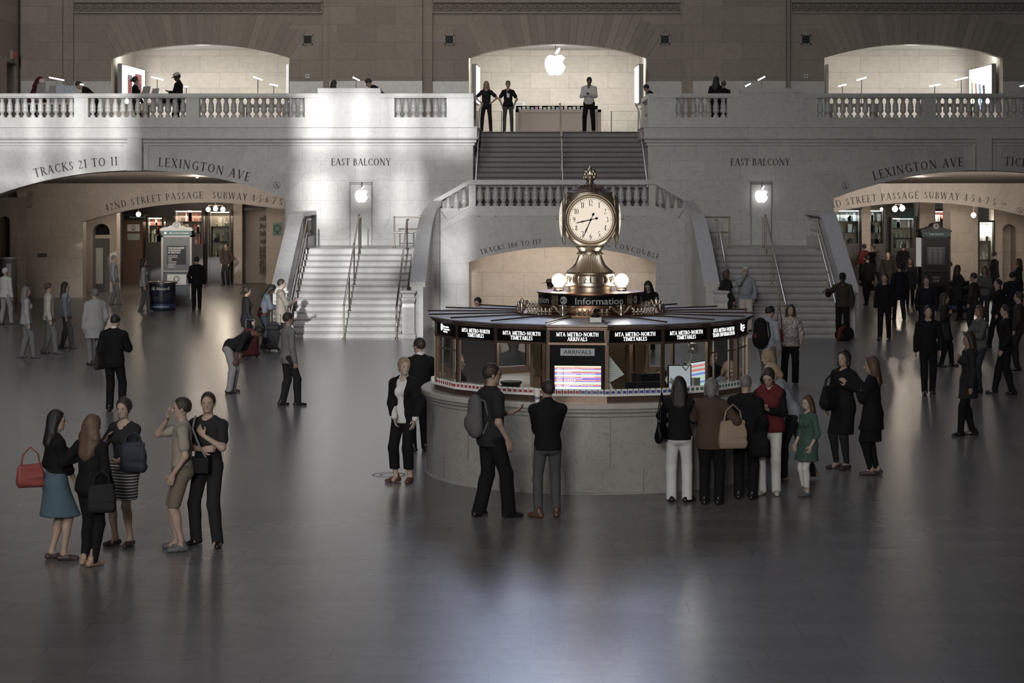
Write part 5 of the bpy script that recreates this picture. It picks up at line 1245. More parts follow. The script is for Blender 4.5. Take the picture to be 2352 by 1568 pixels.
# dials on four sides
ZD = zy(503); RD = 49.5*U; DP = 59*U
for q in range(4):
    rz_ = q*math.pi/2; word = ('front','right','back','left')[q]
    def place(o): o.rotation_euler = (0,0,rz_); return o
    m = MB(); n_ = 48                                 # domed opal glass
    rings = [(0,-DP-.078),(RD*.35,-DP-.072),(RD*.65,-DP-.055),(RD*.85,-DP-.036),(RD,-DP-.012)]
    vs = []
    for r_, y in rings:
        for i in range(n_): a = 2*math.pi*i/n_; vs.append((r_*math.cos(a), y, ZD+r_*math.sin(a)))
    m.add(vs, [(j*n_+i, j*n_+(i+1)%n_, (j+1)*n_+(i+1)%n_, (j+1)*n_+i) for j in range(4) for i in range(n_)])
    dial = place(m.build('dial', M_dial, clock, smooth=80))
    m = MB()                                          # stepped bezel rings
    prof = [(RD-.004,-.025),(RD+.012,-.035),(RD+.022,-.02),(RD+.030,-.028),(RD+.045,-.018),(RD+.052,0),(RD+.06,-.004),(RD+.075,.02),(RD-.004,.02)]
    vs = []
    for r_, y in prof:
        for i in range(n_): a = 2*math.pi*i/n_; vs.append((r_*math.cos(a), -DP+y, ZD+r_*math.sin(a)))
    m.add(vs, [(j*n_+i, j*n_+(i+1)%n_, (j+1)*n_+(i+1)%n_, (j+1)*n_+i) for j in range(len(prof)-1) for i in range(n_)])
    place(m.build('bezel', M_brassd, clock, smooth=35))
    def dome(r_): return -DP-.080+.066*(r_/RD)**2*1.0-.003
    def dmap(x, z): r_ = math.hypot(x, z); return (x, dome(r_)-.002, ZD+z)
    m = MB(); rn = RD*.76
    for k, tx in enumerate(['12','1','2','3','4','5','6','7','8','9','10','11']):
        a = 2*math.pi*k/12; cx_, cz_ = rn*math.sin(a), rn*math.cos(a); h_ = .080
        w1 = text_width(tx, -.08)*h_; serif(m, tx, lambda u, v: dmap(cx_+u, cz_-h_/2+v), h_, -w1/2, -.08)
    for k in range(60):
        a = 2*math.pi*k/60; r1 = RD*.935; rr = .0065 if k % 5 else .009
        pts = [dmap(r1*math.sin(a)+rr*math.cos(R(b)), r1*math.cos(a)+rr*math.sin(R(b))) for b in range(0,360,60)]; m.add(pts, [tuple(range(6))])
    me = place(m.build('numerals', M_letter, clock))
    def hand(name, ang, L_, wd, off):
        a = R(ang); d = Vector((math.sin(a), math.cos(a))); p = Vector((d.y, -d.x)); y = -DP-.088-off
        def P(al, ac): v = d*al+p*ac; return (v.x, y, ZD+v.y)
        m = MB(); m.add([P(0,-wd*.5),P(L_*.35,-wd*.42),P(L_*.55,-wd*.75),P(L_*.72,-wd*.3),P(L_*.8,-wd*.5),P(L_,0),P(L_*.8,wd*.5),P(L_*.72,wd*.3),P(L_*.55,wd*.75),P(L_*.35,wd*.42),P(0,wd*.5)], [tuple(range(11))])
        m.add([P(0,-wd*.3),P(-.10,-wd*.3),P(-.10,wd*.3),P(0,wd*.3)], [(0,1,2,3)])
        m.add([P(-.085,-.022),P(-.062,-.008),P(-.062,.008),P(-.085,.022),P(-.108,.008),P(-.108,-.008)], [tuple(range(6))])
        pts = [P(.018*math.cos(R(b)), .018*math.sin(R(b))) for b in range(0,360,30)]; m.add(pts, [tuple(range(12))])
        return place(m.build(name, M_letter, clock))
    hand('hour_hand', 257, .235, .020, .002); hand('minute_hand', 204, .315, .018, .006)
    for s in (-1, 1):                                 # corner brackets with small knobs
        m = MB(); m.tube([(s*47*U,-47*U,zy(541)),(s*51*U,-51*U,zy(525)),(s*53*U,-53*U,zy(503)),(s*50*U,-50*U,zy(475)),(s*46*U,-46*U,zy(460))], .020, 8, rs=[.006,.018,.022,.018,.006])
        if s > 0: place(m.build('corner_bar', M_brassd, clock, smooth=60))
for s in (-1, 1):
    MB().tube([(s*66*U,0,zy(503)),(s*79*U,0,zy(503))], .006, 6).build('side_pin', M_bronze, clock); MB().tube([(s*77*U,0,zy(493)),(s*77*U,0,zy(504))], .004, 6).build('side_pointer', M_bronze, clock)
light('POINT','clock_glow',(BX,BY-.95,ZD),3,(1,.88,.74),shadow_soft_size=.25)
# camera box left on the booth roof
p_ = thing('roof_device', 'small black device on a white box on the booth roof, in front of the drum', 'device', bp(2.05,0.5,2.33))
MB().box(-.078,.078,-.05,.05,0,.07).build('white_base', M_white, p_); m = MB(); m.lathe([(0,.07),(.065,.07),(.06,.10),(0,.10)], 16); m.cbox((0,0,.13),(.05,.05,.07)); m.cbox((.02,0,.165),(.07,.03,.04),.4); m.build('black_head', M_black, p_)
MB().tube([(.08,0,.01),(.13,-.02,.03),(.17,-.04,.0),(.20,.0,.005)], .006, 6).build('cable', M_matblack, p_)
# ---------------------------------------------------------------- people: bodies and clothes grown as smooth surfaces from limb shapes
class Field:
    def __init__(s, lo, hi, h):
        s.lo = np.array(lo, float); s.h = h; n = [int(math.ceil((b-a)/h))+1 for a, b in zip(lo, hi)]
        s.n = n; s.D = np.full(n, 1.0, np.float32)
        s.ax = [np.float32(s.lo[i]+h*np.arange(n[i])) for i in range(3)]
    def sub(s, lo, hi):
        sl = []
        for i in range(3):
            a = max(0, int((lo[i]-s.lo[i])/s.h)-1); b = min(s.n[i], int((hi[i]-s.lo[i])/s.h)+3); 
            if b <= a: return None
            sl.append(slice(a, b))
        X = s.ax[0][sl[0]][:,None,None]; Y = s.ax[1][sl[1]][None,:,None]; Z = s.ax[2][sl[2]][None,None,:]
        return tuple(sl), X, Y, Z
    def _put(s, sl, d, k, mode):
        D = s.D[sl]
        if mode == 'sub': s.D[sl] = np.maximum(D, -d); return
        if mode == 'int': s.D[sl] = np.maximum(D, d); return
        if k > 0:
            hh = np.maximum(k-np.abs(D-d), 0)/k; s.D[sl] = np.minimum(D, d)-hh*hh*k*.25
        else: s.D[sl] = np.minimum(D, d)
    def cone(s, a, b, ra, rb, k=.03, flat=None, q=1.0, mode='add'):
        a, b = np.array(a, float), np.array(b, float); r_ = max(ra, rb)*1.05+k+s.h
        g = s.sub(np.minimum(a,b)-r_, np.maximum(a,b)+r_)
        if g is None: return
        sl, X, Y, Z = g; d = b-a; L2 = max(1e-9, d@d)
        t = np.clip(((X-a[0])*d[0]+(Y-a[1])*d[1]+(Z-a[2])*d[2])/L2, 0, 1)
        vx, vy, vz = X-a[0]-t*d[0], Y-a[1]-t*d[1], Z-a[2]-t*d[2]; n2 = vx*vx+vy*vy+vz*vz
        if flat is not None: c = vx*flat[0]+vy*flat[1]+vz*flat[2]; n2 = n2+c*c*(1/q**2-1)
        s._put(sl, np.sqrt(n2)-(ra+(rb-ra)*t), k, mode)
    def ell(s, c, r_, M=None, k=.03, mode='add'):
        c = np.array(c, float); m_ = max(r_)+k+s.h; g = s.sub(c-m_, c+m_)
        if g is None: return
        sl, X, Y, Z = g; P = (X-c[0], Y-c[1], Z-c[2])
        if M is not None: P = tuple(P[0]*M[0][i]+P[1]*M[1][i]+P[2]*M[2][i] for i in range(3))
        k0 = np.sqrt((P[0]/r_[0])**2+(P[1]/r_[1])**2+(P[2]/r_[2])**2); k1 = np.sqrt((P[0]/r_[0]**2)**2+(P[1]/r_[1]**2)**2+(P[2]/r_[2]**2)**2)
        s._put(sl, k0*(k0-1)/np.maximum(k1, 1e-6), k, mode)
    def cut(s, pt, nrm, lo=None, hi=None):
        """remove what lies on the side the normal points to"""
        nrm = np.array(nrm, float); nrm /= np.linalg.norm(nrm)
        g = s.sub(lo if lo is not None else s.lo, hi if hi is not None else s.lo+s.h*np.array(s.n))
        if g is None: return
        sl, X, Y, Z = g; s.D[sl] = np.maximum(s.D[sl], (X-pt[0])*nrm[0]+(Y-pt[1])*nrm[1]+(Z-pt[2])*nrm[2])
    def mesh(s, name, mt):
        D = s.D; D[0]=D[-1]=1; D[:,0]=D[:,-1]=1; D[:,:,0]=D[:,:,-1]=1
        I = D < 0
        if not I.any(): return None
        c = np.zeros(tuple(n-1 for n in s.n), np.int8)
        for dx in (0,1):
            for dy in (0,1):
                for dz in (0,1): c += I[dx:s.n[0]-1+dx, dy:s.n[1]-1+dy, dz:s.n[2]-1+dz]
        idx = np.argwhere((c > 0) & (c < 8)); N = len(idx)
        ids = -np.ones(c.shape, np.int32); ids[tuple(idx.T)] = np.arange(N)
        acc = np.zeros((N,3)); cnt = np.zeros(N)
        cor = [(x,y,z) for x in (0,1) for y in (0,1) for z in (0,1)]
        val = {q: D[idx[:,0]+q[0], idx[:,1]+q[1], idx[:,2]+q[2]] for q in cor}
        for p in cor:
            for a in range(3):
                if p[a] == 0:
                    q = list(p); q[a] = 1; q = tuple(q); v0, v1 = val[p], val[q]; m = (v0 < 0) != (v1 < 0)
                    t = v0[m]/(v0[m]-v1[m]); P = np.tile(np.array(p, float), (m.sum(), 1)); P[:,a] += t; acc[m] += P; cnt[m] += 1
        V = s.lo+s.h*(idx+acc/cnt[:,None]); quads = []
        for a in range(3):
            b, c_ = (a+1)%3, (a+2)%3
            s0 = [slice(1,-1)]*3; s0[a] = slice(0,-1); s1 = [slice(1,-1)]*3; s1[a] = slice(1,None)
            A, B = I[tuple(s0)], I[tuple(s1)]; e = np.argwhere(A != B)
            if not len(e): continue
            inside = A[tuple(e.T)]; e = e+np.array([0 if i == a else 1 for i in range(3)])
            def at(db, dc):
                q = e.copy(); q[:,b] -= db; q[:,c_] -= dc; return ids[q[:,0],q[:,1],q[:,2]]
            Q = np.stack([at(1,1),at(0,1),at(0,0),at(1,0)],1); Q[~inside] = Q[~inside][:,::-1]; quads.append(Q)
        Q = np.concatenate(quads); Q = Q[(Q >= 0).all(1)]
        me = bpy.data.meshes.new(name); me.vertices.add(N); me.vertices.foreach_set('co', V.astype(np.float32).ravel())
        me.loops.add(Q.size); me.loops.foreach_set('vertex_index', Q.ravel().astype(np.int32))
        me.polygons.add(len(Q)); me.polygons.foreach_set('loop_start', np.arange(0, Q.size, 4, dtype=np.int32))
        try: me.polygons.foreach_set('loop_total', np.full(len(Q), 4, np.int32))
        except Exception: pass
        me.materials.append(mt); me.update(calc_edges=True); me.validate(); me.shade_smooth(); return me

def nrmz(v): v = np.array(v, float); return v/max(1e-9, np.linalg.norm(v))
def ik(A, T, L1, L2, pole):
    A, T = np.array(A, float), np.array(T, float); d = T-A; L = np.linalg.norm(d)
    if L > (L1+L2)*.998: T = A+d/L*(L1+L2)*.998; d = T-A; L = np.linalg.norm(d)
    a = (L1*L1-L2*L2+L*L)/(2*L); h = math.sqrt(max(0, L1*L1-a*a)); u = d/L; p = np.array(pole, float); p -= u*(p@u); p = nrmz(p)
    return A+u*a+p*h, T
def rotm(ax, deg):
    return np.array(Matrix.Rotation(R(deg), 3, ax))
# wrist targets (right side, x outward), elbow pole, finger direction, palm normal
ARMS = {
 'down':   ((.245,.03,.86),(.35,-1,0),(.02,.15,-1),(-1,0,0)),
 'relaxed':((.225,.10,.90),(.5,-1,0),(-.05,.35,-1),(-1,0,0)),
 'pocket': ((.205,.07,.93),(1,-.6,0),(-.15,.25,-1),(-1,0,0)),
 'hip':    ((.19,.03,1.02),(1,-.3,0),(-.8,.4,-.3),(0,0,-1)),
 'crossed':((-.10,.21,1.17),(1,-.2,-.7),(-1,.05,.1),(0,-1,0)),
 'crossed2':((-.07,.24,1.13),(1,-.2,-.7),(-1,.05,.15),(0,-1,0)),
 'phone':  ((.045,.30,1.18),(.8,-.4,-.7),(-.5,.6,.35),(0,.2,1)),
 'chin':   ((.07,.20,1.38),(.7,.1,-1),(-.35,.1,.9),(0,-1,.1)),
 'face':   ((.06,.17,1.50),(.8,.2,-1),(-.3,.0,1),(0,-1,0)),
 'chest':  ((.06,.19,1.28),(1,0,-1),(-.6,-.1,.6),(0,-1,0)),
 'front':  ((.03,.22,.93),(.9,-.6,0),(-.3,.3,-.9),(-1,-.2,0)),
 'lean':   ((.20,.40,1.10),(.8,-.5,-.3),(-.2,1,-.05),(0,0,-1)),
 'reach':  ((.36,.30,1.08),(.6,-.6,-.5),(.4,.9,-.1),(0,0,-1)),
 'bag':    ((.17,.10,1.25),(.9,-.6,-.5),(-.4,.3,.7),(-1,0,0)),
 'tablet': ((.10,.30,1.02),(1,-.5,-.5),(-.6,.6,.1),(0,.2,1)),
 'knee':   ((.16,.40,.80),(.6,-.6,0),(0,.5,-1),(-1,0,0)),
 'behind': ((.08,-.16,.98),(1,-.6,0),(-1,-.1,-.2),(0,1,0)),
}
SKIN = {'light':(.37,.26,.205),'pale':(.43,.33,.275),'tan':(.27,.175,.13),'brown':(.17,.095,.06),'dark':(.08,.045,.03)}
def skinmat(k): return mat('skin_'+k, SKIN[k], .55, noise=.08, nscale=6)
def cloth(k, col, **kw): return mat('cloth_'+k, col, kw.pop('rough', .85), spec=.15, bump=.5, bscale=26, noise=.14, nscale=7, **kw)
HAIRC = {'black':(.012,.010,.009),'dark':(.028,.018,.012),'brown':(.075,.042,.024),'blond':(.27,.20,.13),'grey':(.16,.155,.15),'white':(.55,.54,.52),'auburn':(.095,.058,.036)}
def hairmat(k): return mat('hair_'+k, HAIRC[k], .5, bump=.8, bscale=70, noise=.2, nscale=30)
PCOUNT = 0
def person(label, x, y, h, yaw, arms=('down','down'), fem=False, skin='light', hair=('short','dark'), top=None, under=None, bottom=None, shoes='black',
           lean=0, side=0, head=(0,0), feet=((-.10,0),(.10,0)), toe=(12,12), z=0, fat=1.0, res=1.0, acc=(), group=None, name='person', legs=True):
    """yaw 0 faces away from the camera, 90 faces screen left, 180 faces the camera, -90 faces screen right"""
    global PCOUNT; PCOUNT += 1
    hb = .0092*res if res <= 1.3 else .014; hc = .0135*res if res <= 1.3 else .018
    root = thing(name, label, 'person', (x, y, z), R(yaw), group, scale=h/1.75)
    piv = np.array([0,0,.93]); ML = rotm('X', -lean) @ rotm('Y', side)
    U_ = lambda p: ML @ (np.array(p, float)-piv)+piv
    UV = lambda v: ML @ np.array(v, float)
    fwd = UV((0,1,0))
    shw = (.165 if fem else .190); w1 = (.118 if fem else .132)*fat; ch = (.140 if fem else .158)*(1+(fat-1)*.6); hipw = (.135 if fem else .126)*fat
    # limbs
    J = {}
    for s, nm in ((-1,0),(1,1)):
        hip = np.array([s*.088,0,.90]); fo = feet[nm]; an = np.array([fo[0], fo[1], .085+(fo[2] if len(fo) > 2 else 0)])
        kn, an = ik(hip, an, .425, .415, (s*.12,1,0)); J[nm] = (hip, kn, an)
    AJ = {}
    for s, nm in ((-1,0),(1,1)):
        A = arms[nm]; A = ARMS[A] if isinstance(A, str) else A
        W = np.array(A[0], float)*(s,1,1); po = UV(np.array(A[1], float)*(s,1,1)); fd = UV(np.array(A[2], float)*(s,1,1)); pn = UV(np.array(A[3], float)*(s,1,1))
        S_ = U_((s*shw*.97,-.005,1.385)); W = U_(W) if not (len(A) > 4) else np.array(A[0], float)*(s,1,1)
        E, W = ik(S_, W, .285, .25, po); AJ[nm] = (S_, E, W, nrmz(fd), nrmz(pn))
    HM = ML @ rotm('Z', head[0]) @ rotm('X', -head[1]); nk = U_((0,.0,1.50)); hc_ = lambda p: nk+HM @ (np.array(p, float)-np.array([0,0,1.50]))
    allp = [U_((-.3,-.2,1.4)), U_((.3,.2,1.75)), U_((0,0,1.8)), hc_((0,.16,1.8)), hc_((0,-.16,1.8))]+[j for q in J.values() for j in q]+[j for q in AJ.values() for j in q[:3]]
    lo = np.min(allp, 0)-.24; hi = np.max(allp, 0)+.24; lo[2] = -.02; hi[2] = max(hi[2]-.12, 1.3)
    def torso(F, t, zlo=.93, k=.05):
        fl = tuple(fwd)
        F.cone(U_((0,0,1.05)), U_((0,.0,1.15)), w1+t, w1*1.03+t, k, fl, .76)
        F.cone(U_((-.0,0,1.18)), U_((0,-.005,1.33)), ch*.96+t, ch*1.0+t, k, fl, .68)
        F.cone(U_((-shw*.66,-.005,1.375)), U_((shw*.66,-.005,1.375)), .058+t, .058+t, k)
        for s in (-1, 1): F.cone(U_((s*.035,-.012,1.445)), U_((s*shw*.72,-.008,1.395)), .040+t*.6, .040+t*.6, .04)
        F.cone(U_((-.03,-.01,1.42)), U_((.03,-.01,1.42)), .055+t, .055+t, .05)
        F.cone((-.045,0,.93), (.045,0,.93), hipw*.90+t, hipw*.90+t, .06, (0,1,0), .86)
        if fem:
            for s in (-1, 1): F.ell(U_((s*.068,.088,1.27)), (.062+t*.6,.052+t*.6,.062+t*.6), None, .04)
        if fat > 1.12: F.ell(U_((0,.06*fat,1.08)), (.13*fat+t,.11*fat+t,.14), None, .06)
        for s in (-1, 1): F.ell((s*.055,-.062,.90), (.078+t*.5,.070+t*.5,.082), None, .04)
    def arm(F, t, frac=1.0, k=.03, tp=0, w=0):
        for q in (0, 1):
            S_, E, W, fd, pn = AJ[q]
            F.ell(S_, (.052+t*.7,)*3, None, .045)
            if frac <= 1: F.cone(S_, S_+(E-S_)*frac, .046+t*.8, .042+t+w, k)
            else:
                F.cone(S_, E, .047+t*.85, .041+t, k); F.cone(E, E+(W-E)*(frac-1), .041+t, .028+t+w, k)
    # ---- body: one continuous surface
    F_ = Field(lo, hi, hb)
    torso(F_, -.006)
    F_.cone(U_((0,-.015,1.42)), nk+HM @ np.array([0,.005,.06]), .056 if not fem else .048, .050 if not fem else .044, .03)
    arm(F_, -.002, 2.0)
    for q in (0, 1):
        hip, kn, an = J[q]
        if legs:
            F_.cone(hip, kn, .080*fat, .052, .04); F_.cone(kn, an, .050, .034, .03)
            F_.ell(kn+(an-kn)*.28+np.array([0,-.018,0]), (.042,.044,.10), None, .04); F_.cone(an, an+np.array([0,.08,-.05]), .034, .03, .03)
        S_, E, W, fd, pn = AJ[q]; t = nrmz(np.cross(fd, pn)); pn = nrmz(np.cross(t, fd)); s = (-1,1)[q]
        thumb_side = 1 if (HM is not None and (t @ UV((0,1,0))) > 0) else -1
        if res <= 1.3:
            F_.ell(W+fd*.048, (.040,.050,.017), np.stack([t, fd, pn], 1), .02)
            for i, (ln, o) in enumerate(((.066,-.030),(.076,-.010),(.071,.010),(.054,.029))):
                o2 = o*thumb_side*-1; b = W+fd*.085+t*o2; c1 = nrmz(fd+t*o2*2.5+pn*.35); m1 = b+c1*ln*.55; c2 = nrmz(fd*.75+pn*.8)
                F_.cone(b-fd*.01, m1, .0105, .0095, .006); F_.cone(m1, m1+c2*ln*.5, .0095, .0085, .006)
            b = W+fd*.025+t*thumb_side*.030; m1 = b+nrmz(fd*.7+t*thumb_side*.8+pn*.3)*.042
            F_.cone(b, m1, .013, .011, .012); F_.cone(m1, m1+nrmz(fd+t*thumb_side*.25+pn*.3)*.03, .011, .009, .008)
        else: F_.ell(W+fd*.07, (.04,.085,.02), np.stack([t, fd, pn], 1), .02)
    hd = .96 if fem else 1
    F_.ell(hc_((0,.005,1.648)), (.074*hd,.094*hd,.096), HM, .02); F_.ell(hc_((0,.028,1.585)), (.056*hd,.062,.070), HM, .03)
    F_.ell(hc_((0,.070,1.545)), (.024,.022,.018), HM, .025)                       # chin
    F_.cone(hc_((0,.090,1.640)), hc_((0,.112,1.602)), .009, .014, .012)           # nose
    F_.ell(hc_((0,.080,1.660)), (.050,.016,.010), HM, .015)                       # brow
    F_.ell(hc_((0,.092,1.575)), (.022,.008,.007), HM, .008)                       # lips
    for s in (-1, 1):
        F_.ell(hc_((s*.030,.096,1.638)), (.014,.010,.009), HM, .0, mode='sub') if res <= 1.3 else None
        F_.ell(hc_((s*.077*hd,.0,1.622)), (.010,.018,.030), HM, .010)             # ears
    me = F_.mesh('body', skinmat(skin)); link('body', me, root)
    if res <= 1.3:
        for s in (-1, 1):
            m = MB(); c = hc_((s*.030,.088,1.638)); m.lathe([(.0,-.007),(.009,-.004),(.011,0),(.009,.004),(0,.007)], 8, c); m.build('eye', mat('eye', (.03,.025,.02), .2), root, smooth=80)
        MB().tube([hc_((-.019,.097,1.575)), hc_((0,.101,1.576)), hc_((.019,.097,1.575))], .0035, 5).build('mouth', mat('lip_'+skin, tuple(c*.5 for c in SKIN[skin]), .5), root)
    # ---- hair and hats
    hs, hcol = hair
    if hs != 'bald':
        H_ = Field(np.minimum(hc_((-.2,-.25,1.2)), hc_((.2,.2,1.8)))-.25, np.maximum(hc_((-.2,-.25,1.2)), hc_((.2,.2,1.8)))+.15, hb*1.1)
        big = .014 if hs == 'short' else .022
        H_.ell(hc_((0,-.008,1.660)), (.076*hd+big*.75,.098*hd+big*.6,.092+big), HM, 0)
        H_.cut(hc_((0,.058,1.672)), HM @ np.array([0,1,-.42]))
        H_.cut(hc_((0,-.03,1.60 if hs == 'short' else 1.56)), HM @ np.array([0,.35,-1]))
        if hs in ('long','wavy'):
            L = 1.36 if hs == 'long' else 1.30; wv = .018 if hs == 'wavy' else 0
            for s in (-1, 1):
                H_.cone(hc_((s*.066,-.012,1.66)), hc_((s*(.085+wv),-.03,1.50)), .034, .036+wv, .03); H_.cone(hc_((s*(.085+wv),-.03,1.50)), U_((s*(.09+wv),-.03,L)), .036+wv, .026+wv, .03)
            H_.cone(hc_((0,-.06,1.62)), U_((0,-.10,L)), .075, .060+wv, .04, fwd, .6); H_.cone(hc_((-.04,-.06,1.6)), U_((-.06,-.10,L+.02)), .05, .04, .04); H_.cone(hc_((.04,-.06,1.6)), U_((.06,-.10,L+.02)), .05, .04, .04)
        if hs == 'bob':
            for s in (-1, 1): H_.cone(hc_((s*.070,-.01,1.66)), hc_((s*.082,-.01,1.54)), .034, .030, .03)
            H_.cone(hc_((0,-.055,1.64)), hc_((0,-.06,1.54)), .075, .065, .04)
        if hs == 'bun': H_.ell(hc_((0,-.125,1.63)), (.042,.042,.042), None, .02)
        if hs == 'low_bun': H_.ell(hc_((0,-.12,1.575)), (.045,.04,.042), None, .02)
        if hs == 'ponytail': H_.ell(hc_((0,-.11,1.67)), (.03,.03,.03), None, .02); H_.cone(hc_((0,-.12,1.67)), hc_((0,-.14,1.46)), .03, .018, .02)
        me = H_.mesh('hair', hairmat(hcol)); 
        if me: link('hair', me, root)
    def cylh(nm, prof, mt, c=(0,0,1.66), n=24, sq=1.22):
        m = MB(); m.lathe(prof, n); vs = [hc_((v[0], v[1]*sq+c[1], v[2]+c[2])) for v in m.v]; m.v = [tuple(v) for v in vs]; return m.build(nm, mt, root, smooth=50)
    for a in acc:
        if a[0] == 'cap':
            cylh('cap', [(.086,.02),(.090,.05),(.080,.09),(.05,.115),(0,.12)], a[1]); m = MB()
            pts = [hc_((.085*math.cos(R(q)), .075+.105*math.sin(R(q)), 1.688-.02*math.sin(R(q)))) for q in range(0,181,20)]; pts2 = [p-HM @ np.array([0,0,.008]) for p in pts]
            n_ = len(pts); m.add(pts+pts2, [tuple(range(n_)), tuple(range(2*n_-1,n_-1,-1))]+[(i,i+1,n_+i+1,n_+i) for i in range(n_-1)]).build('cap_peak', a[1], root)
        if a[0] == 'hat': cylh('hat', [(.20,.03),(.21,.035),(.10,.045),(.095,.10),(.07,.13),(0,.135)], a[1])
        if a[0] == 'glasses':
            m = MB()
            for s in (-1, 1): m.tube([hc_((s*.032+.021*math.cos(R(q)), .106, 1.640+.015*math.sin(R(q)))) for q in range(0,361,40)], .002, 5); m.tube([hc_((s*.054,.104,1.642)), hc_((s*.078,.01,1.642))], .002, 5)
            m.tube([hc_((-.012,.108,1.643)), hc_((.012,.108,1.643))], .002, 5); m.build('glasses', M_matblack, root)
    # ---- legs' clothing
    def legcloth(kind, mt, hem, nm, flare=0, t0=.014):
        G = Field(lo*(1,1,0)+(0,0,.0), (hi[0],hi[1],1.18), hc)
        if kind in ('trousers','shorts','tights'):
            sl = kind == 'tights'; tt = .009 if sl else t0
            G.cone((-.045,0,.935), (.045,0,.935), hipw*.92+tt, hipw*.92+tt, .05, (0,1,0), .88); G.cone((0,0,.96),(0,0,1.04), w1+tt+.004, w1+tt, .04, (0,1,0), .80)
            for s in (-1, 1): G.ell((s*.055,-.062,.90), (.080+tt*.5,.072+tt*.5,.085), None, .04)
            for q in (0, 1):
                hip, kn, an = J[q]; G.cone(hip, kn, .083*fat+tt, .056+tt+flare*.3, .035)
                if kind != 'shorts': G.ell(kn+(an-kn)*.30+np.array([0,-.016,0]), ((.052 if not sl else .040)+tt*.7,(.056 if not sl else .042)+tt*.7,.13), None, .04)
                if kind != 'shorts': G.cone(kn, an+np.array([0,.01,-.075 if not sl else 0]), .056+tt+flare*.3, (.036 if sl else .052+flare)+tt*.6, .03)
            G.cut((0,0,1.03), (0,0,1)); G.cut((0,0,hem), (0,0,-1))
            if sl: pass
        else:
            G.cone((0,0,1.0), (0,0,hem-.05), w1+.012, hipw+.02+flare, .03, (0,1,0), .80)
            G.cone((-.045,0,.93), (.045,0,.93), hipw*.92+t0, hipw*.92+t0, .05, (0,1,0), .86)
            for q in (0, 1):
                hip, kn, an = J[q]; zz = hem-.05; P_ = hip+(kn-hip)*min(1, (hip[2]-zz)/max(.05, hip[2]-kn[2])); P_ = P_*np.array([1.0,1.0,0])+np.array([0,0,zz]); G.cone(hip, P_, hipw*.74, .088+flare*.8, .09)
            G.cut((0,0,1.04), (0,0,1)); G.cut((0,0,hem), (0,0,-1))
        me = G.mesh(nm, mt)
        if me: link(nm, me, root)
    if bottom and legs:
        for b in (bottom if isinstance(bottom, list) else [bottom]): legcloth(b['kind'], b['mat'], b.get('hem', .035 if b['kind'] == 'trousers' else (.5 if b['kind'] == 'shorts' else .08)), {'trousers':'trousers','shorts':'shorts','skirt':'skirt','tights':'tights'}[b['kind']], b.get('flare', 0), b.get('t', .014))
    # ---- upper clothing
    def topcloth(T, extra=0, nm=None):
        mt = T['mat']; kind = T['kind']; t = T.get('t', .012)+extra; hem = T.get('hem', .88); sl = T.get('sleeve', 'long'); fl = T.get('flare', 0)
        G = Field(lo, hi, hc); torso(G, t)
        if sl == 'long': arm(G, t+.002, 1.95, w=.006)
        elif sl == 'half': arm(G, t+.002, 1.35, w=.008)
        elif sl == 'short': arm(G, t+.004, .62, w=.010)
        if hem < .90:
            G.cone((0,0,.98), (0,0,hem), hipw+t, hipw+t+.012+fl, .06, (0,1,0), .82)
            if hem < .7:
                for q in (0, 1):
                    hip, kn, an = J[q]; zz = hem-.05; P_ = hip+(kn-hip)*min(1, (hip[2]-zz)/max(.05, hip[2]-kn[2])); P_ = P_*np.array([1.0,1.0,0])+np.array([0,0,zz]); G.cone(hip, P_, hipw*.74, .088+t+fl*.8, .09)
        G.cut((0,0,hem), (0,0,-1), lo, (hi[0], hi[1], .95) if sl == 'long' or sl == 'half' else None) if lean < 25 else G.cut((0,0,hem), (0,0,-1), (-.21,-.3,0), (.21,.3,.95))
        nr = T.get('neck', .062); G.cone(U_((0,.012,1.455)), U_((0,.03,1.62)), nr, nr+.03, 0, mode='sub')
        if T.get('vneck'): G.cone(U_((0,.13,1.42)), U_((0,.17,1.42-T['vneck'])), .07, .004, 0, mode='sub')
        if T.get('open'):
            wd = T['open']
            for zz0, zz1, a_, b_ in ((1.46,1.16,.055+wd,.012+wd),(1.16,hem-.1,.012+wd,.02+wd*1.5)):
                G.cone(U_((0,.20,zz0)), U_((0,.20,zz1)) if zz1 > .9 else (0,.20,zz1), a_+.02, b_+.02, 0, (0,1,0), 2.2, mode='sub')
        if T.get('hood'):
            G.ell(hc_((0,-.015,1.655)), (.100,.118,.125), HM, .02); G.ell(hc_((0,.085,1.63)), (.070,.07,.095), HM, 0, mode='sub'); G.cone(hc_((0,-.07,1.6)), U_((0,-.09,1.42)), .08, .07, .05)
        if T.get('collar'): G.cone(U_((0,-.012,1.425)), U_((0,-.005,1.50)), .076, .066, .01); G.cone(U_((0,.012,1.42)), U_((0,.03,1.62)), .054, .060, 0, mode='sub'); G.cone(U_((0,.11,1.50)), U_((0,.11,1.38)), .06, .01, 0, mode='sub')
        me = G.mesh(nm or kind, mt)
        if me: link(nm or kind, me, root)
    if under: topcloth(under, 0)
    if top: topcloth(top, .008 if under else 0)
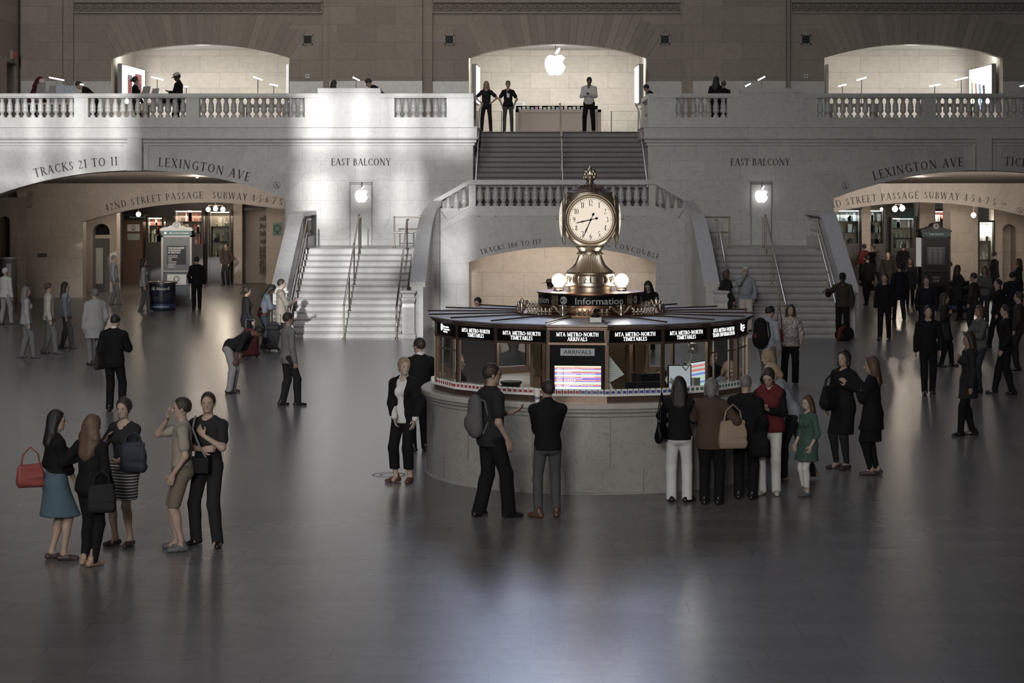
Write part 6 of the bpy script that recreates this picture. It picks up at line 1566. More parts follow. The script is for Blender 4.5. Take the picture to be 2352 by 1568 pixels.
    # ---- shoes
    if legs:
        for q in (0, 1):
            hip, kn, an = J[q]; s = (-1,1)[q]; tr = R(toe[q])*s*-1
            fx, fy_ = -math.sin(tr), math.cos(tr); z0 = an[2]-.085; c0 = np.array([an[0], an[1], z0])
            P = lambda l, u, zz: c0+np.array([fx*l+fy_*u, fy_*l-fx*u, zz])
            S2 = Field(c0-np.array([.22,.22,.01]), c0+np.array([.22,.22,.18]), hb*1.05)
            flatsh = shoes in ('flats',)
            S2.cone(P(-.045,0,.035), P(.05,0,.038), .038, .043, .02); S2.cone(P(.05,0,.032), P(.15,0,.022), .044, .034, .02)
            if not flatsh: S2.cone(P(-.02,0,.04), P(-.005,0,.10), .040, .042, .02)
            S2.cut((0,0,z0+.004), (0,0,-1)); 
            if flatsh: S2.cone(P(-.01,0,.06), P(.06,0,.09), .03, .03, 0, mode='sub')
            me = S2.mesh('shoe', SHOE[shoes]); 
            if me: link('shoe', me, root)
    return root
SHOE = {'black':mat('shoe_black', (.012,.012,.012), .35), 'brown':mat('shoe_brown', (.10,.05,.03), .4), 'tan':mat('shoe_tan', (.32,.22,.15), .5), 'white':mat('shoe_white', (.45,.45,.44), .6), 'grey':mat('shoe_grey', (.10,.10,.11), .6), 'flats':mat('shoe_flat', (.05,.03,.03), .5)}
# cloth colours
K = {k: cloth(k, c) for k, c in dict(black=(.009,.009,.010), charcoal=(.022,.022,.024), navy=(.012,.013,.018), brown=(.042,.032,.026), grey=(.10,.10,.10), midgrey=(.18,.18,.18),
     lightgrey=(.34,.34,.34), white=(.62,.61,.59), cream=(.50,.46,.40), blue=(.075,.115,.145), denim=(.11,.125,.15), darkdenim=(.03,.035,.045), palblue=(.27,.29,.325), red=(.13,.025,.028), green=(.06,.10,.085),
     khaki=(.15,.125,.095), beige=(.28,.25,.215), maroon=(.07,.018,.02), greyjeans=(.075,.078,.08), pink=(.40,.16,.14), tan=(.30,.23,.17)).items()}
def at(xp, yf): Y = fy(yf); return px(xp, Y), Y
def bag(label, x, y, z, w_, h, d, mt, rz=0, strap=.35, name='handbag', cat='bag', taper=.8, hw=None):
    t_ = thing(name, label, cat, (x, y, z), R(rz)); G = Field((-w_,-d-.05,-.05),(w_,d+.05,h+.1), .010)
    n = 6
    for i in range(n):
        f_ = (i+.5)/n; r_ = h/n*.62; wi = (w_/2)*(1-(1-taper)*f_)*(1-.10*(i == 0)); dd = d/2*(1-.75*max(0, f_-.3)/.7)*(1-.25*(i == 0))
        G.cone((-wi+r_,0,f_*h),(wi-r_,0,f_*h-.012*math.sin(i*2.1)), r_, r_, .05, (0,1,0), max(.35, dd/r_))
    me = G.mesh('bag_body', mt); link('bag_body', me, t_)
    hw = hw or w_*.3
    if strap:
        for u in (-.02,.02): MB().tube([(-hw,u,h-.04),(-hw*.75,u*.6,h+strap*.6),(0,u*.3,h+strap),(hw*.75,u*.6,h+strap*.6),(hw,u,h-.04)], .009, 6).build('strap', mt, t_, smooth=60)
    return t_
# ---------------------------------------------------------------- people on the concourse floor
def T(**k): return dict(**k)
def J_(mt, **k):
    d = dict(kind='jacket', mat=mt, t=.018, hem=.86); d.update(k); return d
def TR(mt, **k): return dict(kind='trousers', mat=mt, **k)
def SK(mt, hem, **k): return dict(kind='skirt', mat=mt, hem=hem, **k)
def TI(mt): return dict(kind='tights', mat=mt)
def stripes():
    m, nt, b = base_mat('striped_cloth'); N = nt.nodes; L = nt.links
    tc = N.new('ShaderNodeTexCoord'); wv = N.new('ShaderNodeTexWave'); wv.bands_direction = 'Z'; wv.inputs['Scale'].default_value = 9; L.new(tc.outputs['Object'], wv.inputs[0])
    cr = N.new('ShaderNodeValToRGB'); cr.color_ramp.interpolation = 'CONSTANT'; cr.color_ramp.elements[0].color = (.02,.02,.022,1); cr.color_ramp.elements[1].color = (.42,.41,.39,1); cr.color_ramp.elements[1].position = .62
    L.new(wv.outputs['Color'], cr.inputs[0]); L.new(cr.outputs[0], b.inputs['Base Color']); b.inputs['Roughness'].default_value = .85; return m
def speckle(name, a, c, sc):
    m, nt, b = base_mat(name); N = nt.nodes; L = nt.links
    tc = N.new('ShaderNodeTexCoord'); v = N.new('ShaderNodeTexVoronoi'); v.inputs['Scale'].default_value = sc; L.new(tc.outputs['Object'], v.inputs['Vector'])
    cr = N.new('ShaderNodeValToRGB'); cr.color_ramp.elements[0].color = (*a,1); cr.color_ramp.elements[1].color = (*c,1); cr.color_ramp.elements[0].position = .2; cr.color_ramp.elements[1].position = .6
    L.new(v.outputs['Distance'], cr.inputs[0]); L.new(cr.outputs[0], b.inputs['Base Color']); b.inputs['Roughness'].default_value = .6; return m
M_stripe = stripes(); M_sequin = speckle('sequin_cloth', (.62,.58,.54), (.14,.11,.10), 45)
# left foreground group
x, y = at(128, 1285)
person('woman in a light blue dress and black cardigan with long black hair', x, y, 1.68, -62, ('relaxed','front'), True, 'light', ('long','black'),
    top=T(kind='cardigan', mat=K['black'], t=.014, hem=1.0, open=.035, sleeve='half'), under=T(kind='dress', mat=K['blue'], sleeve='none', hem=.52, flare=.075, neck=.10, t=.006), shoes='flats', head=(-14,4), feet=((-.08,-.03),(.08,.07)), toe=(5,18))
bag('red leather shoulder bag hanging from the arm of the woman in blue', x-.27, y-.06, .83, .33, .25, .15, cloth('redleather', (.23,.06,.053), rough=.45), 20, .20, hw=.11)
x, y = at(207, 1298)
person('woman seen from behind with long wavy blond-brown hair, black jacket and trousers', x, y, 1.67, -25, ('bag','relaxed'), True, 'light', ('wavy','auburn'),
    top=J_(K['black'], collar=1), bottom=TR(K['black'], t=.006), shoes='tan', head=(-12,6), feet=((-.10,.02),(.06,-.05)), side=2)
bag('large soft black handbag at the hip of the wavy-haired woman', x+.18, y-.24, .63, .33, .30, .16, K['charcoal'], 8, .16)
x, y = at(286, 1252)
person('woman in a black-and-white striped skirt and dark top, facing the camera', x, y, 1.73, 152, ('tablet','bag'), True, 'light', ('bun','dark'),
    top=T(kind='top', mat=K['charcoal'], sleeve='half', hem=.98, neck=.085, vneck=.12), bottom=SK(M_stripe, .56, flare=.012), shoes='flats', head=(10,6), feet=((-.09,0),(.11,.03)))
bag('dark blue tote bag on the arm of the woman in the striped skirt', x+.16, y-.28, .90, .34, .34, .13, cloth('bluebag', (.03,.036,.05), rough=.55), -8, .12)
x, y = at(418, 1262)
person('bareheaded man in a pale tee shirt and khaki shorts, drinking, left of the camera-strap man', x, y, 1.76, 100, ('relaxed','face'), False, 'light', ('short','dark'),
    top=T(kind='tee_shirt', mat=K['beige'], sleeve='short', hem=.87), bottom=dict(kind='shorts', mat=K['khaki'], hem=.50), shoes='grey', feet=((-.12,0),(.11,.05)))
x, y = at(478, 1252)
person('man in a dark tee shirt, one hand at his chest, with a camera bag', x, y, 1.79, 158, ('chest','crossed2'), False, 'light', ('short','dark'),
    top=T(kind='tee_shirt', mat=K['charcoal'], sleeve='short', hem=.86, neck=.07, t=.016), bottom=TR(K['charcoal'], flare=.006), shoes='black', head=(20,-2), feet=((-.15,.02),(.16,-.02)), toe=(25,10))
cs = thing('camera_strap_bag', 'small black camera bag at the waist of the dark tee shirt man', 'bag', (x-.06, y-.24, .98), R(-10))
MB().cbox((0,0,0),(.24,.12,.18)).build('bag_body', M_matblack, cs); MB().tube([(.10,0,.05),(.02,-.06,.22),(-.08,-.02,.42),(-.10,.14,.55)], .012, 6).build('strap', K['midgrey'], cs)
x, y = at(262, 944)
person('man in a black suit seen from behind, looking down, bag strap on his left shoulder', x, y, 1.80, -8, ('relaxed','phone'), False, 'light', ('short','black'),
    top=J_(K['black'], hem=.80, neck=.062, t=.024), under=T(kind='shirt', mat=K['white'], collar=1, t=.008), bottom=TR(K['black'], flare=.008), head=(-16,18), feet=((-.09,0),(.13,.04)))
bag('dark brown briefcase bag held by the man in the black suit', x-.27, y+.02, .78, .36, .30, .10, K['brown'], 70, .18)
# group at the foot of the left stairs
x, y = at(566, 815)
person('woman in a dark coat with her hair tied back, looking right, by the left newel', x, y, 1.70, -70, ('down','relaxed'), True, 'light', ('low_bun','dark'), top=J_(K['charcoal'], hem=.72), bottom=TR(K['black']), acc=[('glasses',)], head=(0,4), res=1.3)
x, y = at(604, 800)
person('woman in a denim jacket bending her head over her hands, long black hair', x, y, 1.69, -75, ('phone','phone'), True, 'dark', ('long','black'), top=J_(K['denim'], hem=.95), under=T(kind='tee_shirt', mat=K['maroon'], hem=.86), bottom=TR(K['darkdenim'], t=.006), head=(0,30), lean=14, res=1.3)
x, y = at(646, 800)
person('man in a beige-grey coat with a white collar, looking right at the stairs', x, y, 1.78, -80, ('relaxed','phone'), False, 'pale', ('short','dark'), top=J_(K['beige'], hem=.66, open=.02), under=T(kind='shirt', mat=K['white'], collar=1, t=.008), bottom=TR(K['charcoal']), head=(0,2), res=1.3)
def suitcase(label, xp, yf, w_, h, mt, rz):
    x, y = at(xp, yf); t_ = thing('suitcase', label, 'suitcase', (x, y, 0), R(rz)); G = Field((-.4,-.3,-.02),(.4,.3,h+.1), .016)
    for a in (-1,1):
        for zz in (.12, h-.06): G.cone((-w_/2+.06,a*.08,zz),(w_/2-.06,a*.08,zz), .06, .06, .02)
    G.cone((0,0,.13),(0,0,h-.08), w_/2-.02, w_/2-.02, .04, (0,1,0), .5); G.cut((0,0,.05),(0,0,-1)); link('case_body', G.mesh('case_body', mt), t_)
    MB().tube([(-.1,.05,h-.02),(-.1,.05,h+.32),(.1,.05,h+.32),(.1,.05,h-.02)], .010, 6).build('pull_handle', M_grey, t_)
    for s in (-1, 1): MB().lathe([(0,-.02),(.028,-.02),(.028,.02),(0,.02)], 12, (s*(w_/2-.07),.04,.03)).build('wheel', M_matblack, t_)
suitcase('dark red suitcase standing in front of the dark-coated woman', 575, 822, .46, .62, K['maroon'], 15)
suitcase('black suitcase leaning between the denim woman and the coated man', 628, 806, .40, .66, K['charcoal'], -20)
x, y = at(528, 902)
person('person in a dark top and pale trousers bending far forward over the floor', x, y, 1.72, -100, ('knee','knee'), False, 'brown', ('short','black'), top=J_(K['charcoal']), bottom=TR(K['lightgrey'], flare=.01), lean=58, head=(0,10), res=1.3)
x, y = at(662, 932)
person('man in a grey jacket and dark trousers walking right before the left stairs', x, y, 1.78, -60, ('relaxed','down'), False, 'light', ('short','dark'), top=J_(K['midgrey'], hem=.80), bottom=TR(K['charcoal'], flare=.006), shoes='black', feet=((-.10,-.10),(.10,.14)), res=1.2)
x, y = at(218, 838)
person('large person in a pale long coat, seen just above the black-suited man', x, y, 1.78, 30, ('down','relaxed'), False, 'pale', ('short','grey'), top=J_(K['lightgrey'], hem=.62, t=.03), bottom=TR(K['midgrey'], flare=.01), fat=1.2, res=1.3)
# pale walkers in the far left of the hall
for i, (xp, yf, ln, mt, b, yw, hr) in enumerate(((12,745,'person in a white coat cut by the left edge of the picture','white','lightgrey',-30,'white'),(60,822,'leftmost of the pale walkers, in a light grey top','lightgrey','midgrey',-70,'grey'),
        (112,812,'pale walker in a cream top, between two pale walkers','cream','midgrey',-75,'brown'),(150,800,'rightmost of the pale walkers, in a blue-grey top','palblue','grey',-80,'dark'),
        (262,700,'person in a pale blue-grey shirt in front of the left passage pier','palblue','midgrey',-85,'grey'),(330,716,'person in a pale top walking up to the tall pale kiosk','lightgrey','grey',-80,'dark'))):
    x, y = at(xp, yf)
    person(ln, x, y, 1.70+.03*(i%3), yw, ('relaxed','down'), i % 2 == 1, 'light', ('long' if i % 2 else 'short', hr), top=T(kind='shirt', mat=K[mt], hem=.84, t=.02), bottom=TR(K[b]), feet=((-.09,-.12),(.09,.16)), shoes='grey', res=1.4)
# by the booth, left
x, y = at(928, 1106)
person('blond woman with a bun, black bomber jacket over a white shirt, turned-up black trousers', x, y, 1.76, 155, ('relaxed','front'), True, 'pale', ('low_bun','blond'),
    top=J_(K['black'], open=.03, hem=.95, t=.024), under=T(kind='shirt', mat=K['white'], hem=.84, t=.008, collar=1), bottom=TR(K['black'], hem=.19, flare=.012), shoes='brown', head=(48,2), feet=((-.10,0),(.10,.05)), toe=(10,30))
x, y = at(964, 1036)
person('man in a black suit standing behind the blond woman, seen from behind', x, y, 1.79, 25, ('front','lean'), False, 'light', ('short','dark'), top=J_(K['black'], hem=.80), under=T(kind='shirt', mat=K['white'], collar=1, t=.008), bottom=TR(K['black']), head=(25,4), acc=[('glasses',)])
# in front of the booth
x, y = at(1128, 1188)
person('tall bearded man in black with glasses, looking right, in front of the booth', x, y, 1.95, -62, ('phone','relaxed'), False, 'light', ('short','dark'), top=T(kind='tee_shirt', mat=K['charcoal'], sleeve='short', hem=.82, t=.022), bottom=TR(K['black'], flare=.022), head=(-14,3), feet=((-.12,-.12),(.12,.16)), toe=(25,8), acc=[('glasses',)], fat=1.12)
bp_ = thing('backpack', 'dark grey backpack on the back of the tall bearded man', 'backpack', (x-.20, y-.12, 1.06), R(-62)); G = Field((-.3,-.3,-.1),(.3,.3,.6), .015)
G.cone((0,0,.10),(0,0,.40), .14, .12, .04, (0,1,0), .7); G.ell((0,-.09,.16),(.10,.05,.11)); link('pack_body', G.mesh('pack_body', K['grey']), bp_)
for s in (-1, 1): MB().tube([(s*.10,.06,.02),(s*.12,.14,.2),(s*.11,.08,.44),(s*.09,.02,.46)], .014, 6).build('strap', K['grey'], bp_)
x, y = at(1258, 1188)
person('man in a black jacket and grey jeans seen from behind, facing the screen', x, y, 1.74, 8, ('front','front'), False, 'light', ('short','dark'), top=J_(K['black'], collar=1, hem=.87), bottom=TR(K['greyjeans'], t=.008), shoes='brown', head=(20,0), feet=((-.12,.0),(.12,.04)), toe=(40,8))
# right of the booth
x, y = at(1560, 1152)
person('woman in a black jacket and white trousers, back to the camera, at the counter', x, y, 1.66, -4, ('lean','lean'), True, 'light', ('long','black'), top=J_(K['black'], hem=.88), bottom=TR(K['white'], flare=.014), head=(0,8), feet=((-.11,0),(.11,-.02)), toe=(8,40))
bag('black leather shoulder bag on the left hip of the woman in white trousers', x-.24, y-.10, .80, .26, .28, .11, M_black, 60, .38)
x, y = at(1634, 1158)
person('person in a brown tweed jacket and black trousers with a tan tote, at the counter', x, y, 1.66, -12, ('lean','bag'), True, 'light', ('bob','grey'), top=J_(cloth('tweed', (.075,.05,.036)), hem=.78, t=.03), bottom=TR(K['black'], flare=.012), fat=1.2, head=(0,10))
bag('tan canvas tote bag hanging right of the person in the brown jacket', x+.27, y-.14, .76, .42, .36, .13, K['tan'], 10, .22)
x, y = at(1712, 1146)
person('grey-haired person in black with a black bag, between the brown jacket and the red vest', x, y, 1.66, -15, ('lean','relaxed'), False, 'light', ('short','grey'), top=J_(K['black'], hem=.80, t=.026), bottom=TR(K['black'], flare=.01), head=(0,14), fat=1.1)
bag('round black handbag beside the grey-haired person in black', x+.16, y-.20, .60, .28, .32, .13, K['black'], 0, .22)
x, y = at(1768, 1134)
person('woman in a red vest and white trousers looking down at her hands', x, y, 1.74, 162, ('phone','phone'), True, 'light', ('low_bun','dark'), top=T(kind='vest', mat=cloth('redvest', (.11,.02,.023)), sleeve='none', hem=.86, t=.036, collar=1), under=T(kind='jumper', mat=K['black'], t=.012), bottom=TR(K['white'], t=.010, flare=.006), shoes='white', head=(-5,28), feet=((-.10,.02),(.09,.08)), toe=(14,12))
x, y = at(1822, 1100)
person('blond woman in a light blue shirt leaning forward behind the red vest woman', x, y, 1.72, 75, ('lean','reach'), True, 'pale', ('bob','blond'), top=T(kind='shirt', mat=K['palblue'], hem=.86, t=.016, collar=1), bottom=TR(K['charcoal'], flare=.01), shoes='tan', lean=24, head=(0,12), feet=((-.12,.12),(.12,-.30)))
x, y = at(1768, 1048)
person('blond person in a dark coat half hidden behind the red vest woman', x, y, 1.66, 70, ('relaxed','relaxed'), True, 'pale', ('bob','blond'), top=J_(K['charcoal'], hem=.7), bottom=TR(K['black']), head=(0,15))
x, y = at(1856, 1138)
person('blond girl in a green tunic and white leggings with grey trainers', x, y, 1.36, 118, ('relaxed','relaxed'), True, 'pale', ('long','brown'), top=T(kind='tunic', mat=K['green'], sleeve='half', hem=.62, flare=.05), bottom=TR(K['white'], t=.003, hem=.16), shoes='grey', head=(10,6), feet=((-.06,.05),(.07,-.02)), toe=(0,0))
x, y = at(1762, 905)
person('man with a dark backpack over a blue-grey shirt, seen from behind, right of the booth', x, y, 1.78, -40, ('relaxed','relaxed'), False, 'light', ('short','black'), top=T(kind='shirt', mat=K['palblue'], hem=.86, t=.018, collar=1), bottom=TR(K['khaki'], flare=.006), head=(-15,16), lean=4)
bp_ = thing('backpack', 'black backpack with a red patch on the man right of the booth', 'backpack', (x-.16, y-.20, 1.0), R(-40)); G = Field((-.3,-.3,-.1),(.3,.3,.6), .015)
G.cone((0,0,.10),(0,0,.42), .17, .14, .04, (0,1,0), .75); G.ell((0,-.11,.16),(.12,.06,.13)); link('pack_body', G.mesh('pack_body', K['black']), bp_); MB().cbox((0,-.175,.2),(.07,.02,.08)).build('red_patch', K['red'], bp_)
for s in (-1, 1): MB().tube([(s*.10,.06,.02),(s*.13,.16,.2),(s*.12,.10,.46),(s*.09,.02,.48)], .018, 6).build('strap', K['charcoal'], bp_)
x, y = at(1816, 882)
person('woman in a patterned sequin top and black trousers with glasses on her head', x, y, 1.68, 172, ('relaxed','relaxed'), True, 'light', ('long','dark'), top=T(kind='blouse', mat=M_sequin, sleeve='half', hem=.84, t=.026, flare=.02, neck=.085), bottom=TR(K['black'], flare=.018), fat=1.14, feet=((-.10,0),(.15,-.08)), toe=(5,30))
bag('small red shoulder bag beside the sequin-top woman', x-.25, y-.08, .92, .16, .24, .08, K['red'], 0, .48)
# on and by the right stairs
person('white-haired man in a pale shirt and trousers drinking on the right stairs', px(1713,55.75), 55.75, 1.78, 176, ('relaxed','face'), False, 'light', ('short','white'), top=T(kind='shirt', mat=K['palblue'], hem=.88, t=.022, collar=1), bottom=TR(K['cream'], flare=.012), z=.165, fat=1.2, head=(0,0), res=1.3)
person('person in a black coat talking to the man in the pale shirt', px(1669,55.75), 55.75, 1.70, -70, ('relaxed','relaxed'), True, 'light', ('bob','brown'), top=J_(K['charcoal'], hem=.68, t=.026), bottom=TR(K['black']), z=.165, res=1.3)
x, y = px(1935,55.0), 55.0
person('man in a dark jacket and peaked cap leaning his arm on the right outer newel', x, y, 1.80, 172, ('relaxed',((.40,.14,1.30),(.6,-.5,-.8),(.8,.3,-.1),(0,0,-1))), False, 'dark', ('short','black'), top=J_(K['brown'], t=.028, collar=1), bottom=TR(K['black'], flare=.01), acc=[('cap', K['charcoal'])], head=(5,16), res=1.3)
bp_ = thing('backpack', 'black and red backpack lying at the foot of the right stairs', 'backpack', (px(1938,54.6), 54.6, .0), R(10)); G = Field((-.35,-.3,-.05),(.35,.3,.55), .015)
G.cone((-.08,0,.16),(.10,0,.20), .17, .18, .04, (0,1,0), .75); G.cone((-.03,0,.1),(.0,0,.36), .15, .10, .05); G.cut((0,0,.01),(0,0,-1)); link('pack_body', G.mesh('pack_body', K['black']), bp_)
G = Field((-.35,-.35,-.05),(.1,.1,.5), .015); G.cone((-.19,-.12,.06),(-.15,-.14,.30), .05, .06, .03); G.cone((-.15,-.14,.30),(-.02,-.12,.40), .05, .035, .03); link('red_flap', G.mesh('red_flap', K['red']), bp_)
# dark pair on the right
x, y = at(1938, 1076)
person('woman in a black coat and skirt with large black bag, left of the pair', x, y, 1.76, 128, ('bag','relaxed'), True, 'light', ('bob','black'), top=J_(K['black'], t=.030, hem=.84), bottom=[SK(K['black'], .52, flare=.01), TI(K['charcoal'])], shoes='flats', head=(10,0), feet=((-.07,0),(.09,.05)), toe=(8,20))
bag('large black shoulder bag of the woman on the left of the dark pair', x-.22, y-.10, .90, .34, .34, .18, K['black'], 35, .16)
x, y = at(2004, 1090)
person('blond woman in a black coat and skirt turned away, right of the dark pair', x, y, 1.72, 68, ('crossed','down'), True, 'light', ('long','brown'), top=J_(K['black'], t=.026, hem=.68, flare=.03), bottom=[SK(K['black'], .50, flare=.02), TI(K['black'])], shoes='flats', head=(0,6), feet=((-.07,.0),(.08,-.06)))
# behind the booth
Yb = 51.0
person('long-haired woman in black looking down, behind the booth right of the clock', px(1490,Yb), Yb, 1.80, 170, ('phone','phone'), True, 'light', ('long','black'), top=J_(K['black'], t=.03, hem=.7), bottom=TR(K['black']), head=(-8,28), res=1.3)
person('man in a wide-brimmed brown hat behind the left globe lamp', px(1264,Yb), Yb, 1.80, 20, ('relaxed','relaxed'), False, 'tan', ('short','dark'), top=J_(K['charcoal'], hem=.7), bottom=TR(K['black']), acc=[('hat', cloth('hatfelt', (.16,.12,.085)))], head=(0,4), res=1.3)
person('dark-haired person just showing over the left part of the booth roof', px(1100,46), 46.0, 1.66, 150, ('relaxed','relaxed'), False, 'light', ('short','black'), top=J_(K['charcoal']), bottom=TR(K['black']), head=(0,20), res=1.3)
person('person in grey trousers seen through the left booth window', px(1118,36), 36.0, 1.70, 10, ('down','down'), False, 'light', ('short','brown'), top=T(kind='shirt', mat=speckle('checked_shirt', (.45,.46,.48), (.25,.26,.28), 30), sleeve='short'), bottom=TR(K['midgrey'], flare=.01), res=1.3)
person('person in a grey hooded coat seen through the booth glass, left of the arrivals screen', px(1178,34.5), 34.5, 1.62, 15, ('relaxed','relaxed'), False, 'light', ('short','brown'), top=J_(K['grey'], hood=1, hem=.6, t=.04), bottom=TR(K['charcoal']), res=1.3)
# clerk inside the booth
person('clerk in a black uniform inside the booth by the curly-corded lamp', *bp(1.45, 44, 0)[:2], 1.62, 150, ('reach','relaxed'), False, 'brown', ('short','black'), top=J_(K['black']), bottom=TR(K['black']), head=(0,10), res=1.3)
# ---------------------------------------------------------------- people on the balcony
def bal(xp, Y, label, h, yaw, **k):
    k.setdefault('res', 1.4); return person(label, px(xp,Y), Y, h, yaw, z=ZB, **k)
TEE = lambda m: T(kind='tee_shirt', mat=K[m], sleeve='short', hem=.87)
bal(1117, 68.2, 'long-haired blond woman with both hands on her hips at the head of the upper stairs', 1.72, 178, arms=('hip','hip'), fem=True, skin='light', hair=('long','blond'), top=TEE('charcoal'), bottom=TR(K['charcoal'], t=.006), feet=((-.16,0),(.16,0)))
bal(1167, 68.2, 'woman in a dark tee shirt and ripped jeans with a white badge, on the balcony', 1.73, 180, arms=('pocket','pocket'), fem=True, skin='light', hair=('ponytail','dark'), top=TEE('navy'), bottom=TR(K['greyjeans'], t=.005), feet=((-.13,0),(.13,0)))
bd = thing('name_badge', 'small white badge on the chest of the woman in ripped jeans', 'badge', (px(1167,68.0), 68.03, ZB+1.24)); MB().box(-.045,.045,-.01,.0,-.07,.07).build('badge_card', M_white, bd); MB().tube([(-.03,0,.07),(-.06,.02,.22)], .006, 5).build('lanyard', M_white, bd)
bal(1353, 68.0, 'man in a white V-neck jumper and black trousers looking at his phone, on the balcony', 1.86, 172, arms=('phone','phone'), skin='brown', hair=('short','black'), top=T(kind='jumper', mat=K['white'], hem=.88, vneck=.10, t=.018), bottom=TR(K['black'], flare=.004), head=(12,26), feet=((-.15,0),(.15,0)))
Yq = 66.0
def halfz(xp, ytop, Y, label, yaw, **k):           # balcony figures behind the rail: height follows from the top of the head
    h = pz(ytop, Y)-ZB; return bal(xp, Y, label, max(1.3, min(1.95, h)), yaw, **k)
halfz(70, 168, 68.5, 'person in dark red clothes bending at the computers, far left of the balcony', -60, arms=('lean','lean'), skin='light', hair=('short','brown'), top=J_(K['maroon'], hood=1), bottom=TR(K['black']), lean=25, fem=False)
halfz(88, 180, 67.2, 'white-haired person in a pale shirt bent over a computer, far left of the balcony', -70, arms=('lean','lean'), skin='pale', hair=('short','white'), top=T(kind='shirt', mat=K['lightgrey']), bottom=TR(K['grey']), lean=10)
halfz(222, 160, 67.5, 'man in a black jacket bending forward to the left, on the balcony', 95, arms=('lean','lean'), skin='light', hair=('short','dark'), top=J_(K['black']), bottom=TR(K['black']), lean=48)
halfz(311, 176, 66.4, 'woman with a ponytail in black in front of the lit poster in the left arch', -70, arms=('front','front'), fem=True, skin='light', hair=('bun','dark'), top=T(kind='jumper', mat=K['black']), bottom=TR(K['black']), acc=[('glasses',)])
halfz(410, 168, 66.4, 'man in a black coat and pale baseball cap under the left arch', 80, arms=('front','phone'), skin='dark', hair=('short','black'), top=J_(K['black'], collar=1), bottom=TR(K['black']), acc=[('cap', K['cream'])], head=(0,18))
halfz(766, 184, 66.5, 'woman with long dark hair, only her head showing above the tall left block', 0, arms=('front','front'), fem=True, skin='light', hair=('long','dark'), top=J_(K['black']), bottom=TR(K['black']), head=(-30,15))
halfz(884, 160, 66.5, 'man in a black jacket bending forward right of the tall left block', 82, arms=('lean','lean'), skin='light', hair=('short','dark'), top=J_(K['black']), bottom=TR(K['black']), lean=46, head=(0,-10))
halfz(1645, 176, 66.8, 'taller dark figure of the pair left of the tall right block on the balcony', -20, arms=('relaxed','relaxed'), skin='tan', hair=('long','black'), top=J_(K['black']), bottom=TR(K['black']), fem=True)
halfz(1662, 186, 66.6, 'shorter dark figure of the pair left of the tall right block on the balcony', 20, arms=('relaxed','relaxed'), skin='tan', hair=('short','brown'), top=J_(K['black']), bottom=TR(K['black']))
halfz(1508, 188, 68.5, 'dark figure behind the rail just right of the centre arch', 80, arms=('lean','lean'), skin='tan', hair=('short','black'), top=J_(K['black']), bottom=TR(K['black']), lean=30)

# ---------------------------------------------------------------- the crowd at the right and in the passages: whole figures, several builds, turned and recoloured
base_crowd = []
for i, (top_, bot_, hr, fem, arms, ft) in enumerate((
        (J_(K['black'], hem=.80), TR(K['black']), ('short','black'), False, ('relaxed','down'), ((-.09,-.14),(.09,.20))),
        (J_(K['charcoal'], hem=.64, flare=.02), TR(K['black'], t=.006), ('long','dark'), True, ('down','bag'), ((-.08,.16),(.08,-.12))),
        (J_(K['brown'], hem=.84), TR(K['charcoal']), ('short','dark'), False, ('pocket','pocket'), ((-.11,0),(.11,.03))),
        (T(kind='jumper', mat=K['grey'], hem=.86, t=.02), TR(K['darkdenim']), ('bob','brown'), True, ('phone','phone'), ((-.09,.05),(.09,-.05))),
        (J_(K['navy'], hem=.62), TR(K['charcoal']), ('short','black'), False, ('relaxed','relaxed'), ((-.09,.18),(.09,-.16))))):
    base_crowd.append((top_, bot_, hr, fem, arms, ft))
crowd = [  # x px, foot y px, height, yaw, build, label
 (1992,700,1.74,20,0,'dark figure walking away just right of the right outer newel'),
 (2018,672,1.66,-60,3,'person in a grey jumper under the two-globe chandelier'),
 (2040,690,1.78,150,2,'man in a brown jacket in front of the narrow shop window, right passage'),
 (2066,735,1.76,15,4,'man in a long navy coat walking away, left of the dark kiosk'),
 (2090,705,1.68,170,1,'long-haired figure in a charcoal coat beside the dark kiosk'),
 (2032,780,1.80,160,0,'dark figure walking towards the camera on the bright floor streak'),
 (2128,792,1.80,170,4,'dark figure in a long coat standing right in front of the dark kiosk'),
 (2132,905,1.78,175,0,'tall dark walker nearest the bright floor streak at the right'),
 (2200,735,1.70,-70,1,'long-haired figure just right of the dark kiosk'),
 (2236,772,1.76,60,2,'man in brown between the barrel bin and the right edge'),
 (2262,742,1.72,150,3,'grey-topped figure in front of the bright white shop doorway'),
 (2292,800,1.78,100,0,'dark figure right of the barrel bin, turned left'),
 (2325,765,1.74,-30,4,'dark coated figure near the right edge, farther back'),
 (2250,900,1.76,110,3,'grey-jumpered walker crossing the floor at the right'),
 (2310,905,1.80,85,0,'dark walker heading left near the right edge'),
 (2225,1000,1.74,95,1,'dark long-haired walker, nearest of the crowd, at the right edge'),
 (1965,640,1.72,0,2,'man in brown seen over the slope of the right outer parapet'),
 (482,640,1.70,40,1,'long-haired figure standing at the gift shop'),
 (452,712,1.80,10,0,'dark suited figure just right of the tall pale kiosk'),
 (520,655,1.74,150,2,'figure in brown in front of the bar window'),
 (585,648,1.70,-20,3,'grey-topped figure in front of the stone-framed shop window'),
 (430,640,1.66,-60,4,'dark figure half hidden behind the pale kiosk'),
 (2285,690,1.76,-80,0,'dark figure passing the arched recess at the far right'),
 (2340,712,1.72,80,1,'long-haired dark figure at the right edge, beside the arched recess'),
 (2166,676,1.78,20,2,'figure in brown far back between the dark kiosk and the bright doorway'),
 (2262,655,1.74,175,0,'dark figure in the bright white shop doorway'),
 (2075,655,1.72,-20,0,'dark figure far back under the green banner'),
 (2340,850,1.78,70,2,'man in brown at the right edge, in front of the crowd'),
 (2170,842,1.70,-100,1,'long-haired dark walker just right of the tall walkers on the streak')]
protos = {}
